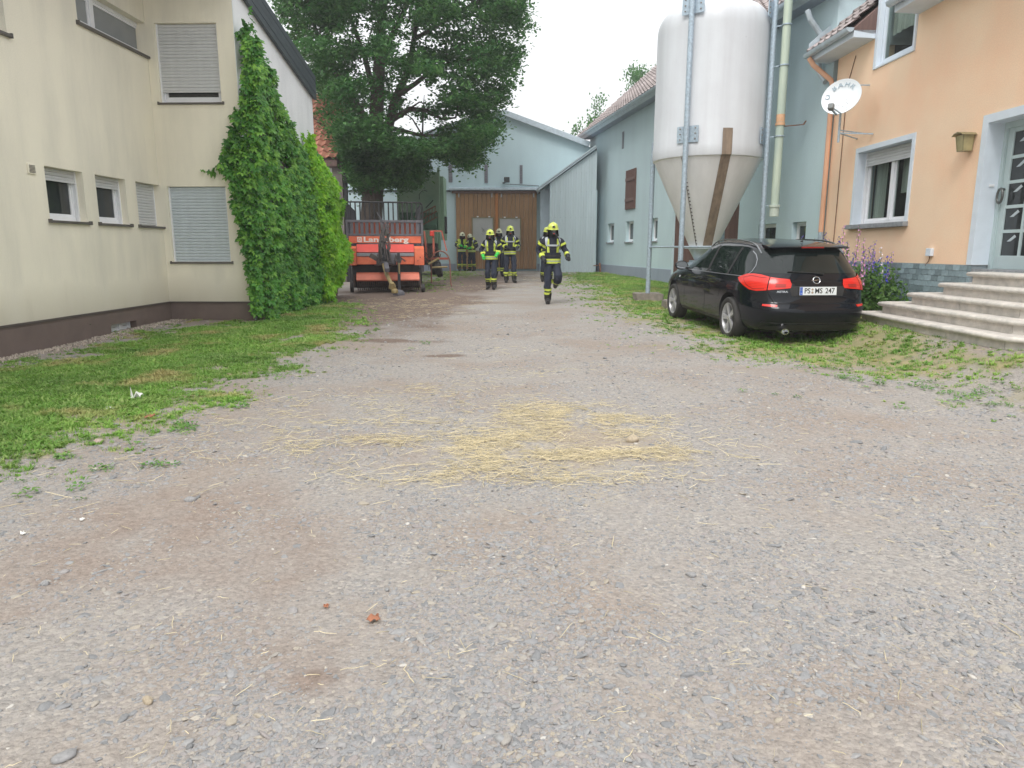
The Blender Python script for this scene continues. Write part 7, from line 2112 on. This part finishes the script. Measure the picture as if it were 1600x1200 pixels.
        MB(MH).box(-.025, .025, -.113, -.105, -.052, -.046).build('mouth', mat('lip', srgb(150, 90, 84), .6) if 'lip' not in bpy.data.materials else bpy.data.materials['lip'], root)
    # helmet: dome, rim, crest, neck cloth
    M_h = helmet
    hm_ = MH @ Matrix.Translation((0, .0, .045)) @ Matrix.Rotation(R(8), 4, 'X') @ Matrix.Diagonal((.90, 1.02, .94, 1))
    prof = [(.150, -.012), (.152, -.002), (.132, .012), (.128, .05), (.115, .09), (.090, .122), (.05, .143), (.002, .150)]
    hel = MB(hm_).lathe(prof, 24, closed=True).build('helmet', M_h, root, smooth=True, angle=40)
    mb = MB(hm_)
    cr_ = [(0, -.135 * math.cos(t) * 1.0, .012 + .148 * math.sin(t)) for t in [k * math.pi / 10 for k in range(11)]]
    mb.tube(cr_, .012, 6); mb.build('helmet_crest', M_h if helmet is M_helm else M_helw, hel, smooth=True)
    MB(hm_).prism([(-.035, .035), (.035, .035), (.028, .085), (-.028, .085)], -.142, -.115, 'y').build('helmet_badge', M_strap, hel)
    mb = MB(MH); n = 12; V = []
    for z, r_ in ((.05, .118), (-.03, .125), (-.12, .14)):
        for k in range(n + 1):
            a = math.pi * (k / n) * 1.25 - math.pi * .125; V.append((r_ * math.cos(a), .01 + r_ * .95 * math.sin(a), z))
    mb.add(V, [(i * (n + 1) + k, i * (n + 1) + k + 1, (i + 1) * (n + 1) + k + 1, (i + 1) * (n + 1) + k) for i in range(2) for k in range(n)]); mb.build('neck_cloth', M_hood, root, smooth=True)
    # gloves: palm, four fingers, thumb
    for s_, sg in (('R', -1), ('L', 1)):
        w_ = J['w' + s_]; d = (w_ - J['e' + s_]).normalized(); up_ = Vector((0, 0, 1)); sdv_ = d.cross(up_).normalized() if abs(d.z) < .9 else Vector((sg, 0, 0)); nn_ = sdv_.cross(d).normalized()
        mb = MB(); palm = w_ + d * .055
        mb.tube([w_ - d * .03, w_ + d * .01], [.056, .05], 10)
        mb.tube([w_, w_ + d * .04, w_ + d * .09], [.036, .046, .040], 8)
        for f in range(4):
            b0 = w_ + d * .085 + sdv_ * ((f - 1.5) * .021); l_ = (.062, .072, .068, .052)[f]
            b1 = b0 + (d * .8 - nn_ * .6).normalized() * l_ * .5; b2 = b1 + (d * .1 - nn_).normalized() * l_ * .45; b3 = b2 + (-d * .7 - nn_ * .5).normalized() * l_ * .3
            mb.tube([b0, b1, b2, b3], [.0145, .0135, .0125, .010], 7)
        t0 = w_ + d * .03 - sdv_ * sg * -.036
        mb.tube([t0, t0 + (d * .5 + sdv_ * sg * .5 - nn_ * .4).normalized() * .04, t0 + (d * .8 - nn_ * .6).normalized() * .08], [.018, .015, .012], 7)
        mb.build('glove', glove, root, smooth=True, angle=50)
    # boots
    for s_ in 'RL':
        a_, t_ = J['a' + s_], J['t' + s_]; d = (t_ - a_).normalized()
        mb = MB(); mb.tube([a_ + (J['k' + s_] - a_) * .38, a_ + (J['k' + s_] - a_) * .1, a_ + Vector((0, 0, -.02))], [.092, .08, .075], 12)
        sole = a_ + (Vector((0, 0, -.055)) if abs(d.z) < .8 else d * .02)
        mb.tube([a_ - Vector((d.x, d.y, 0)) * .05 + Vector((0, 0, -.03)), a_ + d * .06 + Vector((0, 0, -.025)), t_ + d * .05], [.058, .062, .045], 10)
        mb.build('boot', M_boot, root, smooth=True, angle=60)
    return root
run = dict(kR=(-.10, -.06, .51), aR=(-.09, .0, .10), tR=(-.11, -.16, .045), kL=(.13, -.20, .56), aL=(.12, .20, .50), tL=(.12, .30, .40),
           pel=(0, 0, .97), eR=(-.33, .10, 1.20), wR=(-.22, -.12, 1.03), eL=(.31, .02, 1.20), wL=(.33, -.20, 1.08), che=(.0, -.05, 1.36), nec=(0, -.08, 1.52), hed=(0, -.10, 1.64), top=(0, -.09, 1.74))
person('fire fighter in lime helmet running nearest the camera with one leg lifted', 862, 474.5, 124, run, M_helm, M_glb, 4, silver_chest=True)
person('fire fighter in lime helmet and bright green gloves jogging second from the front', 768, 452.5, 93, dict(kR=(-.11, -.05, .52), aR=(-.10, .10, .12), tR=(-.12, -.04, .05), kL=(.09, -.14, .52), aL=(.08, -.06, .10), tL=(.09, -.22, .045), eR=(-.32, .08, 1.20), wR=(-.24, -.14, 1.02), eL=(.31, .04, 1.20), wL=(.20, -.22, 1.08),
       che=(0, -.06, 1.36), nec=(-.01, -.11, 1.51), hed=(-.02, -.15, 1.62), top=(-.02, -.14, 1.72)), M_helm, M_glg, -3)
person('fire fighter in lime helmet walking with black gloves at the chest', 797, 441.5, 87, dict(kR=(-.12, -.02, .50), kL=(.12, -.10, .51), aL=(.13, -.06, .10), tL=(.15, -.22, .045), wR=(-.14, -.24, 1.16), wL=(.22, -.22, 1.14)), M_helm, M_glb, 5, silver_chest=True)
person('fire fighter in yellow shouldered vest and pale helmet standing by the brown door edge', 722, 421, 60, dict(wR=(-.10, -.22, 1.20), wL=(.14, -.22, 1.15), hed=(.02, -.09, 1.63), top=(.02, -.09, 1.73)), M_helw, M_glg, 12, vest=True, Y=33.0)
person('fire fighter in white helmet turned behind the one with the yellow vest', 737.5, 421, 58, dict(wR=(-.12, -.24, 1.12), wL=(.06, -.26, 1.12), hed=(-.03, -.12, 1.60), top=(-.03, -.12, 1.70), nec=(-.02, -.08, 1.5), hR=(-.09, .02, .9), hL=(.09, 0, .9)), M_helw, M_glg, -25, Y=33.3)
person('fire fighter in white helmet mostly hidden between the two joggers', 780, 434, 73, dict(), M_helw, M_glb, 0, Y=28.5)
person('fire fighter almost hidden behind the nearest runner', 854, 440.5, 84, dict(kR=(-.12, -.04, .50), aR=(-.13, .10, .12), tR=(-.14, -.04, .06)), M_helm, M_glb, 0)
